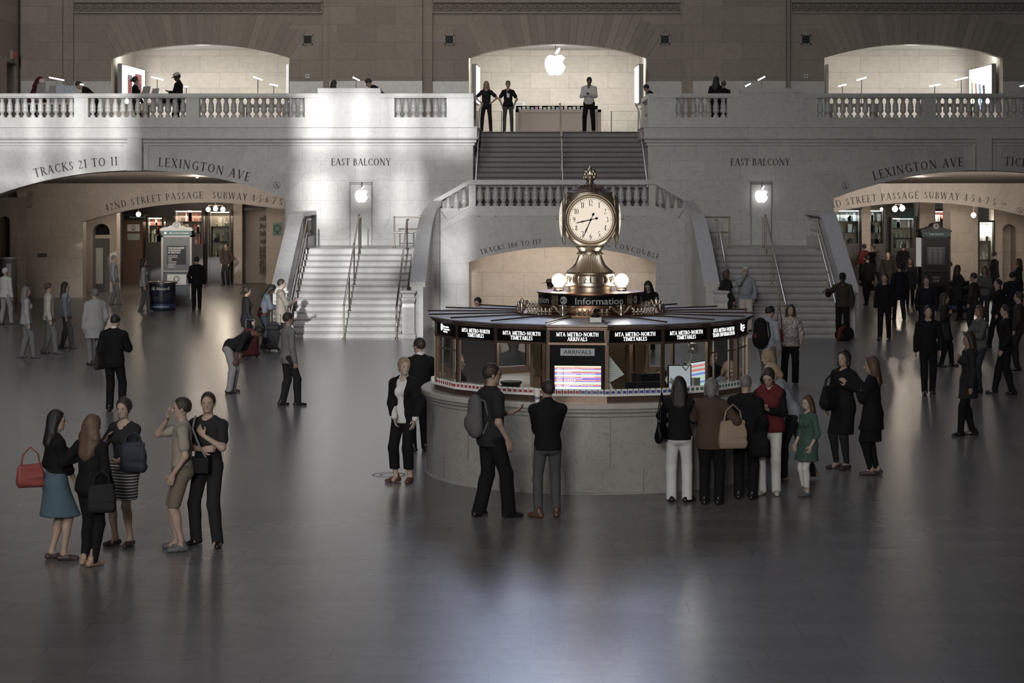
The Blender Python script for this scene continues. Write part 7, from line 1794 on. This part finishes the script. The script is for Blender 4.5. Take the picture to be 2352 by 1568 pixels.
for xp, yf, h, yaw, b, lab in crowd:
    x, y = at(xp, yf)
    if b not in protos:
        t_, bo, hr, fem, arms, ft = base_crowd[b]
        protos[b] = person(lab, x, y, h, yaw, arms, fem, 'tan' if b % 2 else 'light', hr, top=t_, bottom=bo, feet=ft, res=1.4, group='walkers in the dim crowd')
    else: dup(protos[b], (x, y, 0), R(yaw), lab, 'walkers in the dim crowd', h/1.75)
x, y = at(1985, 655)
person('person in a red top, back turned, deep in the right passage', x, y, 1.72, 15, ('relaxed','phone'), True, 'light', ('bun','dark'), top=T(kind='jumper', mat=K['red'], t=.02), bottom=TR(K['black']), res=1.4)
x, y = at(2004, 668)
person('man in a black jacket with short hair facing left, beside the person in red', x, y, 1.84, 110, ('relaxed','phone'), False, 'light', ('short','dark'), top=J_(K['black']), bottom=TR(K['black']), res=1.4)
# ---------------------------------------------------------------- kiosks, bins, posters in the hall
def kiosk(xc, yf, w_px, ytop, pale, label):
    Y = fy(yf); t_ = thing('kiosk', label, 'kiosk', (px(xc,Y), Y, 0)); w_ = w_px*Y/F; H_ = pz(ytop,Y)
    M1 = mat('kiosk_pale', (.42,.42,.41), .45) if pale else mat('kiosk_dark', (.014,.015,.015), .6, spec=.2)
    M2 = mat('kiosk_grey', (.13,.14,.14), .4) if pale else M_matblack
    hb = H_-.42; MB().box(-w_/2-.05,w_/2+.05,-.35,.35,0,.22).build('kiosk_foot', M2, t_)
    m = MB(); m.box(-w_/2,-w_/2+.07,-.32,.32,.22,hb); m.box(w_/2-.07,w_/2,-.32,.32,.22,hb); m.box(-w_/2,w_/2,-.32,.32,hb-.08,hb); m.box(-w_/2,w_/2,-.33,.33,1.17,1.21); m.box(-w_/2+.07,w_/2-.07,.28,.32,.22,hb); m.build('kiosk_frame', M1, t_)
    MB().box(-w_/2+.07,w_/2-.07,-.28,.28,.22,hb-.08).build('kiosk_panel', M2, t_)
    hd = MB().box(-w_/2,w_/2,-.34,.34,hb-.02,hb+.14).build('header', mat('teal_header', (.07,.15,.15), .45) if pale else M_green, t_)
    m = MB(); sans(m, 'Metro-North Railroad' if pale else 'THE SHOPS', lambda u, v: (u+(.09 if pale else 0), -.345, hb+.04+v), .05, 0, True, width=w_*.62 if pale else w_*.5, bold=.008)
    if pale: pts = [(-w_*.36+.045*math.cos(R(q)), -.345, hb+.062+.045*math.sin(R(q))) for q in range(0,360,24)]; m.add(pts, [tuple(range(len(pts)))])
    m.build('header_lettering', M_white if pale else M_grey, hd)
    MB().box(-w_/2-.04,w_/2+.04,-.37,.37,hb+.14,hb+.20).build('cornice', M1, t_)
    p = [(-w_/2,0),(w_/2,0),(w_/2,.04),(w_*.30,.07),(w_*.22,.12)]+[(.15*math.cos(R(q)), .12+.13*math.sin(R(q))) for q in range(0,181,20)]+[(-w_*.22,.12),(-w_*.30,.07),(-w_/2,.04)]
    MB().prism([(a, b+hb+.20) for a, b in p], -.33, .33).build('pediment', M1, t_)
    m = MB(); 
    for q in range(16):
        a, b = 2*math.pi*q/16, 2*math.pi*(q+1)/16; z_ = hb+.34
        for r0, r1 in ((.09,.075),(.05,.04)): m.add([(r0*math.cos(a),-.335,z_+r0*math.sin(a)),(r0*math.cos(b),-.335,z_+r0*math.sin(b)),(r1*math.cos(b),-.335,z_+r1*math.sin(b)),(r1*math.cos(a),-.335,z_+r1*math.sin(a))], [(0,1,2,3)])
    m.build('crest', M_green if pale else M_grey, t_)
    # posters
    z0, z1 = 1.42, hb-.38; a = MB().box(-w_*.31,w_*.31,-.295,-.28,z0,z1).build('poster', mat('poster_black', (.02,.022,.024), .3), t_)
    m = MB(); rnd = random.Random(2)
    if pale:
        for k, s in enumerate(('THE GRANDEST','TRAIN SHOW','IN HISTORY')): sans(m, s, lambda u, v, k=k: (-w_*.28+u, -.298, z1-.11-.08*k+v), .058, 0, width=w_*(.54,.42,.40)[k], bold=.02)
        for k in range(9): m.box(-w_*.28,-w_*.28+.12+rnd.random()*.22,-.2975,-.296,z1-.36-.05*k,z1-.345-.05*k)
    else:
        sans(m, 'GRAND CENTRAL DIRECTORY', lambda u, v: (u, -.298, z1-.05+v), .03, 0, True, width=w_*.5)
        for k in range(10):
            for c in range(3): m.box(-w_*.26+c*w_*.18,-w_*.26+c*w_*.18+.09+rnd.random()*.05,-.2975,-.296,z0+.05+.05*k,z0+.06+.05*k)
    m.build('poster_lettering', M_white if pale else M_grey, a)
    b = MB().box(-w_*.31,w_*.31,-.295,-.28,.72,1.08).build('lower_poster', M_white if pale else M_matblack, t_)
    if pale: clockposter(b, -w_*.31, w_*.31, .72, 1.08, -.298)
    else:
        m = MB()
        for k, s in enumerate(('SHOP','DINE')): sans(m, s, lambda u, v, k=k: (u, -.298, .94-.12*k+v), .07, 0, True)
        m.build('poster_lettering', M_grey, b)
    MB().box(-w_*.31,w_*.31,-.295,-.28,.34,.66).build('notice', mat('notice_teal', (.12,.17,.18), .5) if pale else M_black, t_)
    return t_
kiosk(409, 700, 70, 511, True, 'tall pale grey kiosk with teal Metro-North Railroad header and a black train show poster')
kd = kiosk(2146, 700, 66, 514, False, 'tall black kiosk lettered THE SHOPS in the dim crowd on the right')
MB().box(-.62,-.50,-.25,.1,1.35,2.35).build('side_lightbox', glow('side_light', (.8,.78,.72), .35), kd)
def barrel(xc, yf, w_px, ytop, label, word, colb, low):
    Y = fy(yf); r_ = w_px*Y/F/2; H_ = pz(ytop,Y); t_ = thing('barrel_bin', label, 'bin', (px(xc,Y), Y, 0))
    MB().lathe([(r_*.96,0),(r_,.03),(r_,H_-.06)], 32).build('bin_body', colb, t_, smooth=40)
    MB().lathe([(r_*1.04,H_-.07),(r_*1.06,H_-.02),(r_,H_),(r_*.8,H_),(r_*.7,H_-.05),(0,H_-.06)], 32).build('bin_rim', M_steel, t_, smooth=40)
    cyl_ = lambda rr, z0: (lambda u, v: (rr*math.sin(u/rr), -rr*math.cos(u/rr), z0+v))
    m = MB(); sans(m, word, cyl_(r_*1.004, H_-.27), .10, 0, True, bold=.02); m.build('bin_lettering', M_white if low else M_grey, t_)
    m = MB(); rr = r_*1.003; n_ = 14
    vs = []
    for i in range(n_+1): a = R(-88+176*i/n_); vs += [(rr*math.sin(a),-rr*math.cos(a),.08),(rr*math.sin(a),-rr*math.cos(a),.22)]
    m.add(vs, [(2*i,2*i+2,2*i+3,2*i+1) for i in range(n_)]); bb = m.build('blue_band', mat('band_blue', (.05,.08,.20) if low else (.015,.017,.02), .4), t_)
    m = MB(); sans(m, 'Metro-North Railroad', cyl_(r_*1.006, .12), .045, 0, True, bold=.02); m.build('band_lettering', M_white if low else M_grey, bb)
    m = MB()
    for k in range(3): m.tube([cyl_(r_*1.004, .34+.05*k+.0)(-r_*.9+r_*1.8*i/8, (.10+.03*k)*(i/8)**2) for i in range(9)], .007, 5)
    m.build('train_picture', M_grey, t_)
barrel(373, 712, 60, 646, 'dark blue barrel bin lettered Aboard, in front of the pale kiosk', 'All Aboard!', mat('barrel_navy', (.02,.025,.045), .35), True)
barrel(2203, 715, 46, 643, 'black barrel bin lettered Welcome Aboard, right of the dark kiosk', 'Welcome Aboard', mat('barrel_black', (.012,.012,.014), .35), False)
x, y = px(14,66), 66.0
t_ = thing('pillar_bin', 'dark square bin with a pale poster panel at the far left edge', 'bin', (x, y, 0)); zt = pz(594,66)
MB().box(-.30,.24,-.2,.2,0,zt).build('bin_body', mat('bin_dark', (.05,.048,.045), .5), t_); MB().box(-.33,.30,-.23,.23,zt,zt+.05).build('bin_lid', M_grey, t_); MB().box(.06,.22,-.215,-.2,.5,zt-.15).build('poster_panel', mat('bin_poster', (.22,.24,.22), .4), t_)

# ---------------------------------------------------------------- balcony shop furniture
M_table = mat('oak_table', (.30,.24,.18), .5, noise=.12)
def table(xa, xb, Y, label, zt=.92):
    x0, x1 = px(xa,Y), px(xb,Y); t_ = thing('display_table', label, 'table', ((x0+x1)/2, Y, ZB)); w_ = (x1-x0)/2
    MB().box(-w_,w_,-.55,.55,zt-.07,zt).build('table_top', M_table, t_)
    for sx in (-1,1):
        for sy in (-1,1): a, b = sorted((sx*w_,sx*(w_-.10))); c, d = sorted((sy*.55,sy*.45)); MB().box(a,b,c,d,0,zt-.07).build('leg', M_table, t_)
    return t_
TB = [(60,190,66.6,'wooden display table of computers at the far left of the balcony'),(330,452,67.0,'wooden display table behind the rail under the left arch'),(560,660,68.0,'wooden display table at the right of the left arch'),(800,868,67.0,'wooden display table behind the tall left block'),
      (1700,1790,67.5,'wooden display table behind the tall right block'),(1900,2010,67.5,'wooden display table at the left of the right arch'),(2120,2240,67.5,'wooden display table at the right of the right arch')]
for a in TB: table(*a)
def lamp(x, y, Y, L_, tilt, label, base_z=None, dark=True):
    """slim post carrying a glowing bar; L_ bar length in metres, tilt in degrees as seen"""
    z = pz(y, Y); zb = ZB+.92 if base_z is None else base_z; t_ = thing('table_lamp', label, 'lamp', (px(x,Y), Y, zb)); h = z-zb
    MB().tube([(0,0,0),(0,0,h)], .013, 8).build('lamp_post', M_grey, t_); MB().lathe([(0,0),(.09,0),(.09,.012),(0,.015)], 16).build('lamp_foot', M_grey, t_)
    a = R(tilt); dx, dz = L_/2*math.cos(a), 0
    yy = L_/2*abs(math.sin(a))*6
    MB().tube([(-dx,-0.0,-math.tan(a)*-dx*1.0),(dx,0,math.tan(a)*-dx*-1.0*-1)] if False else [(-dx,0,h+math.tan(a)*dx),(dx,0,h-math.tan(a)*dx)], .020, 8).build('light_bar', glow('lamp_bar', (1,.97,.9), 7), t_)
for (x, y, Y, L_, tl, s) in ((130,181,66.6,.50,11,'bar lamp with a glowing tilted tube over the far left computers'),(361,180,67.0,.42,14,'bar lamp left of the man in the cap'),(428,199,67.5,.10,0,'small bar lamp right of the man in the cap'),(592,180,68.0,.32,20,'taller bar lamp at the right of the left arch'),(629,195,68.0,.28,12,'shorter bar lamp at the right of the left arch'),
        (818,181,67.0,.25,26,'taller bar lamp above the tall left block'),(847,195,67.0,.25,26,'shorter bar lamp above the tall left block'),(1749,180,67.5,.26,-27,'taller bar lamp above the tall right block'),(1718,195,67.5,.20,-27,'shorter bar lamp above the tall right block'),
        (1935,196,67.5,.28,-14,'shorter bar lamp at the left of the right arch'),(1979,181,67.5,.34,-17,'taller bar lamp at the left of the right arch'),(2147,196,67.5,.36,-9,'shorter bar lamp at the right of the right arch'),(2208,181,67.5,.44,-13,'taller bar lamp in front of the lit phone poster'),(2349,197,67.5,.2,-12,'bar lamp at the right edge of the balcony'),(188,194,67.0,.12,8,'tiny bar lamp in front of the bending man')):
    lamp(x, y, Y, L_, tl, s)
def imac(x, y, Y, w_, h, face, label, dark=False):
    t_ = thing('desktop_computer', label, 'computer', (px(x,Y), Y, ZB+.92), R(face)); zt = pz(y,Y)-(ZB+.92)
    m = MB(); z0 = zt-h; m.add([(-w_/2,-.015,z0),(w_/2,-.015,z0),(w_/2,.06,zt),(-w_/2,.06,zt),(-w_/2,.015,z0),(w_/2,.015,z0),(w_/2,.08,zt),(-w_/2,.08,zt)], [(0,1,2,3),(7,6,5,4),(0,4,5,1),(1,5,6,2),(2,6,7,3),(3,7,4,0)])
    m.build('display_case', mat('aluminium', (.5,.5,.49), .35, .3), t_)
    if dark: MB().add([(-w_/2+.02,-.018,z0+.03),(w_/2-.02,-.018,z0+.03),(w_/2-.02,.052,zt-.02),(-w_/2+.02,.052,zt-.02)], [(0,1,2,3)]).build('screen', glow('desk_screen', (.45,.5,.55), .35), t_)
    MB().box(-.07,.07,.01,.025,0,z0+.1).build('stand', mat('aluminium', (.5,.5,.49), .35, .3), t_); MB().box(-.09,.09,-.06,.10,0,.008).build('stand_foot', mat('aluminium', (.5,.5,.49), .35, .3), t_)
for (x, y, f, w_, h, s, d) in ((93,191,-28,.36,.34,'silver desktop computer seen from behind, leftmost of four',False),(120,196,-28,.32,.30,'silver desktop computer seen from behind, second from the left',False),(140,193,30,.34,.33,'desktop computer with its screen visible, third from the left',True),(160,196,30,.34,.31,'desktop computer with its screen visible, nearest the bending man',True)):
    imac(x, y, 66.5, w_, h, f, s, d)
imac(334, 198, 66.9, .34, .26, -35, 'silver desktop computer right of the woman with the ponytail'); imac(355, 203, 66.9, .30, .2, -35, 'silver desktop computer just left of the lamp post under the left arch')
for x, s in ((371,'open laptop nearest the lamp post, beside the man in the cap'),(390,'open laptop nearest the man in the cap')):
    Y = 66.8; t_ = thing('laptop', s, 'laptop', (px(x,Y), Y, ZB+.92), R(25)); MB().add([(-.13,.0,.0),(.13,.0,.0),(.13,.09,.22),(-.13,.09,.22)], [(0,1,2,3)]).build('laptop_lid', mat('aluminium', (.5,.5,.49), .35, .3), t_); MB().box(-.13,.13,-.2,.0,0,.012).build('laptop_base', mat('aluminium', (.5,.5,.49), .35, .3), t_)
t_ = thing('duffel_bag', 'black bag on the table in front of the man in the cap', 'bag', (px(381,66.5), 66.45, ZB+.92)); G = Field((-.3,-.2,-.05),(.3,.2,.3), .015); G.cone((-.14,0,.07),(.14,0,.07), .085, .085, .02); link('bag_body', G.mesh('bag_body', M_matblack), t_)
# counter in the centre arch with small boxed goods
YK = 72.2; x0, x1 = px(1184,YK), px(1380,YK); zt = pz(252,YK)
ct = thing('service_counter', 'long pale wooden counter in the centre arch', 'counter', ((x0+x1)/2, YK, ZB)); w_ = (x1-x0)/2
M_ctr = mat('counter_wood', (.30,.26,.235), .5, noise=.06)
m = MB(); m.box(-w_,-w_+.12,-.35,.35,0,zt-ZB); m.box(w_-.12,w_,-.35,.35,0,zt-ZB); m.box(-w_,w_,-.35,.35,zt-ZB-.10,zt-ZB); m.build('counter_frame', M_ctr, ct)
MB().box(-w_+.12,w_-.12,-.30,.30,0,zt-ZB-.1).build('counter_front', M_ctr, ct)
m = MB(); m.box(-w_+.02,w_-.1,.1,.3,zt-ZB,zt-ZB+.02); m.box(-w_+.02,w_-.1,.28,.3,zt-ZB,zt-ZB+.14); m.box(-w_+.02,w_-.1,.1,.3,zt-ZB+.13,zt-ZB+.15); m.build('display_shelf', M_matblack, ct)
rnd = random.Random(4); bx = mat('box_white', (.6,.6,.58), .5); colsb = [bx, bx, mat('box_green', (.25,.35,.25), .5), mat('box_blue', (.3,.38,.55), .5), mat('box_pink', (.45,.2,.25), .5), bx]
for k in range(18):
    q = thing('boxed_item', '%s boxed item on the shelf of the centre counter, %s' % (('white','white','green','blue','pink','white')[k % 6], 'left half' if k < 9 else 'right half'), 'box', ((x0+x1)/2-w_+.15+k*(2*w_-.35)/18, YK+.14, zt+.022), group='boxed items on the centre counter')
    MB().box(-.05,.05,-.04,.04,0,.07+.02*(k % 3)).build('carton', colsb[k % 6], q)
    MB().box(-.035,.035,-.042,-.04,.02,.05).build('carton_label', M_grey, q)
q = thing('paper_sign', 'white lettered paper sign standing behind the woman in ripped jeans', 'sign', (px(1189,YK+.3), YK+.4, zt)); MB().box(-.25,.25,-.01,.01,0,pz(233,YK)-zt).build('sign_sheet', M_white, q)
m = MB()
for k in range(5): m.box(-.20,.18,-.013,-.011,.05+.05*k,.062+.05*k)
m.build('sign_lines', M_grey, q)
# glass barriers
for xa, xb, s in ((1404,1466,'low glass barrier right of the centre counter'),(1096,1152,'low glass barrier left of the centre counter')):
    Y = 70.0; a, b = px(xa,Y), px(xb,Y); t_ = thing('glass_barrier', s, 'barrier', (a, Y, ZB)); h = pz(255,Y)-ZB
    MB().add([(0,0,.05),(b-a,0,.05),(b-a,0,h),(0,0,h)], [(0,1,2,3)]).build('pane', glass('barrier_glass'), t_)
    for u in (0, b-a): MB().box(u-.018,u+.018,-.018,.018,0,h).build('post', M_grey, t_)
    MB().box(0,b-a,-.008,.008,h-.012,h).build('top_edge', M_grey, t_)
# light boxes set across the ends of the recesses
def lightbox(label, p0, p1, y_top, y_bot, prints):
    (xa, Ya), (xb, Yb_) = p0, p1; a, b = Vector((px(xa,Ya),Ya,0)), Vector((px(xb,Yb_),Yb_,0)); t = (b-a); L_ = t.length; t.normalize(); n = Vector((t.y,-t.x,0))
    if n.y > 0: n = -n
    a = a+n*.17; b = b+n*.17
    z0, z1 = max(ZB+.35, pz(y_bot, Ya)), pz(y_top, Ya); t_ = link('light_box', None, label=label, cat='light box')
    m = MB(); obox(m, a, t, n, -.04, L_+.04, -.16, -.005, z0-.05, z1+.05); m.build('box_case', M_grey, t_)
    m = MB(); obox(m, a, t, n, 0, L_, -.005, .005, z0, z1); f = m.build('lit_face', M_glow, t_)
    for u0, u1, v0, v1, mt in prints: m = MB(); obox(m, a, t, n, u0*L_, u1*L_, .005, .012, z0+(z1-z0)*v0, z0+(z1-z0)*v1); m.build('print', mt, f)
    return t_
MP_ = lambda n, c: glow('print_'+n, c, .8)
lightbox('bright lit poster with dark and red photos at the left end of the left arch', (270,71.6), (322,75.1), 149, 236, [(.22,.42,.15,.78,MP_('grey',(.35,.30,.28))),(.55,.85,.2,.85,MP_('rose',(.55,.22,.20))),(.58,.80,.3,.6,MP_('dark',(.15,.12,.12))),(.26,.38,.3,.65,MP_('redp',(.45,.08,.08)))])
lightbox('bright lit poster with coloured phones at the right end of the right arch', (2288,71.6), (2237,75.0), 149, 236, [])
ph = bpy.data.objects['light_box.001']
a, b = Vector((px(2288,71.6),71.6,0)), Vector((px(2237,75.0),75.0,0)); t = (b-a); L_ = t.length; t.normalize(); n = Vector((t.y,-t.x,0)); n = -n if n.y > 0 else n
a = a+n*.17
for k, (u, c) in enumerate(((.86,(.62,.68,.38)),(.68,(.75,.45,.42)),(.50,(.40,.58,.78)),(.32,(.16,.14,.12)))):
    m = MB(); z0 = ZB+.95; m.add([tuple(a+t*(u+d)*L_+n*.012+Vector((0,0,z))) for d, z in ((-.10,z0),(.0,z0),(.06,z0+1.05-.06*k),(-.04,z0+1.05-.06*k))], [(0,1,2,3)]); m.build('phone_print', MP_('ph%d' % k, c), ph)
for s, w_ in ((-1,'left'),(1,'right')):
    xa, xb = (1083,1091) if s < 0 else (1478,1469)
    lightbox('narrow lit display panel seen edge-on at the %s of the centre arch' % w_, (xa,70.2), (xb,71.8) , 150, 235, [])
for xx, w_ in ((661,'right end of the left arch'),(1899,'left end of the right arch')):
    Y = 71.3; t_ = thing('metal_panel', 'grey metal panel edge at the %s' % w_, 'panel', (px(xx,Y), Y, ZB)); MB().box(-.05,.05,-.1,.6,0,pz(148,Y)-ZB).build('panel_case', M_steel, t_); MB().box(-.06,.06,-.11,-.1,1.2,1.3).build('panel_clip', M_grey, t_)
apple_sign(px(1275,71.4), pz(148,71.4), 71.4, .80, 'large glowing apple sign hanging in the centre arch', t=.12, rod=pz(104,71.4)-pz(148,71.4))
# manhole ring on the floor
x, y = at(893, 1090); t_ = thing('floor_ring', 'worn round inlay ring in the floor beside the booth', 'inlay', (x, y, .001))
def annulus(r0, r1):
    m = MB(); n_ = 40
    for i in range(n_):
        p, q = 2*math.pi*i/n_, 2*math.pi*(i+1)/n_
        m.add([(r0*math.cos(p),r0*math.sin(p),.002),(r1*math.cos(p),r1*math.sin(p),.002),(r1*math.cos(q),r1*math.sin(q),.002),(r0*math.cos(q),r0*math.sin(q),.002)], [(0,1,2,3)])
    return m
annulus(.22,.245).build('ring_inlay', mat('inlay_grey', (.10,.095,.09), .5), t_); annulus(.12,.135).build('inner_ring', mat('inlay_grey', (.10,.095,.09), .5), t_)
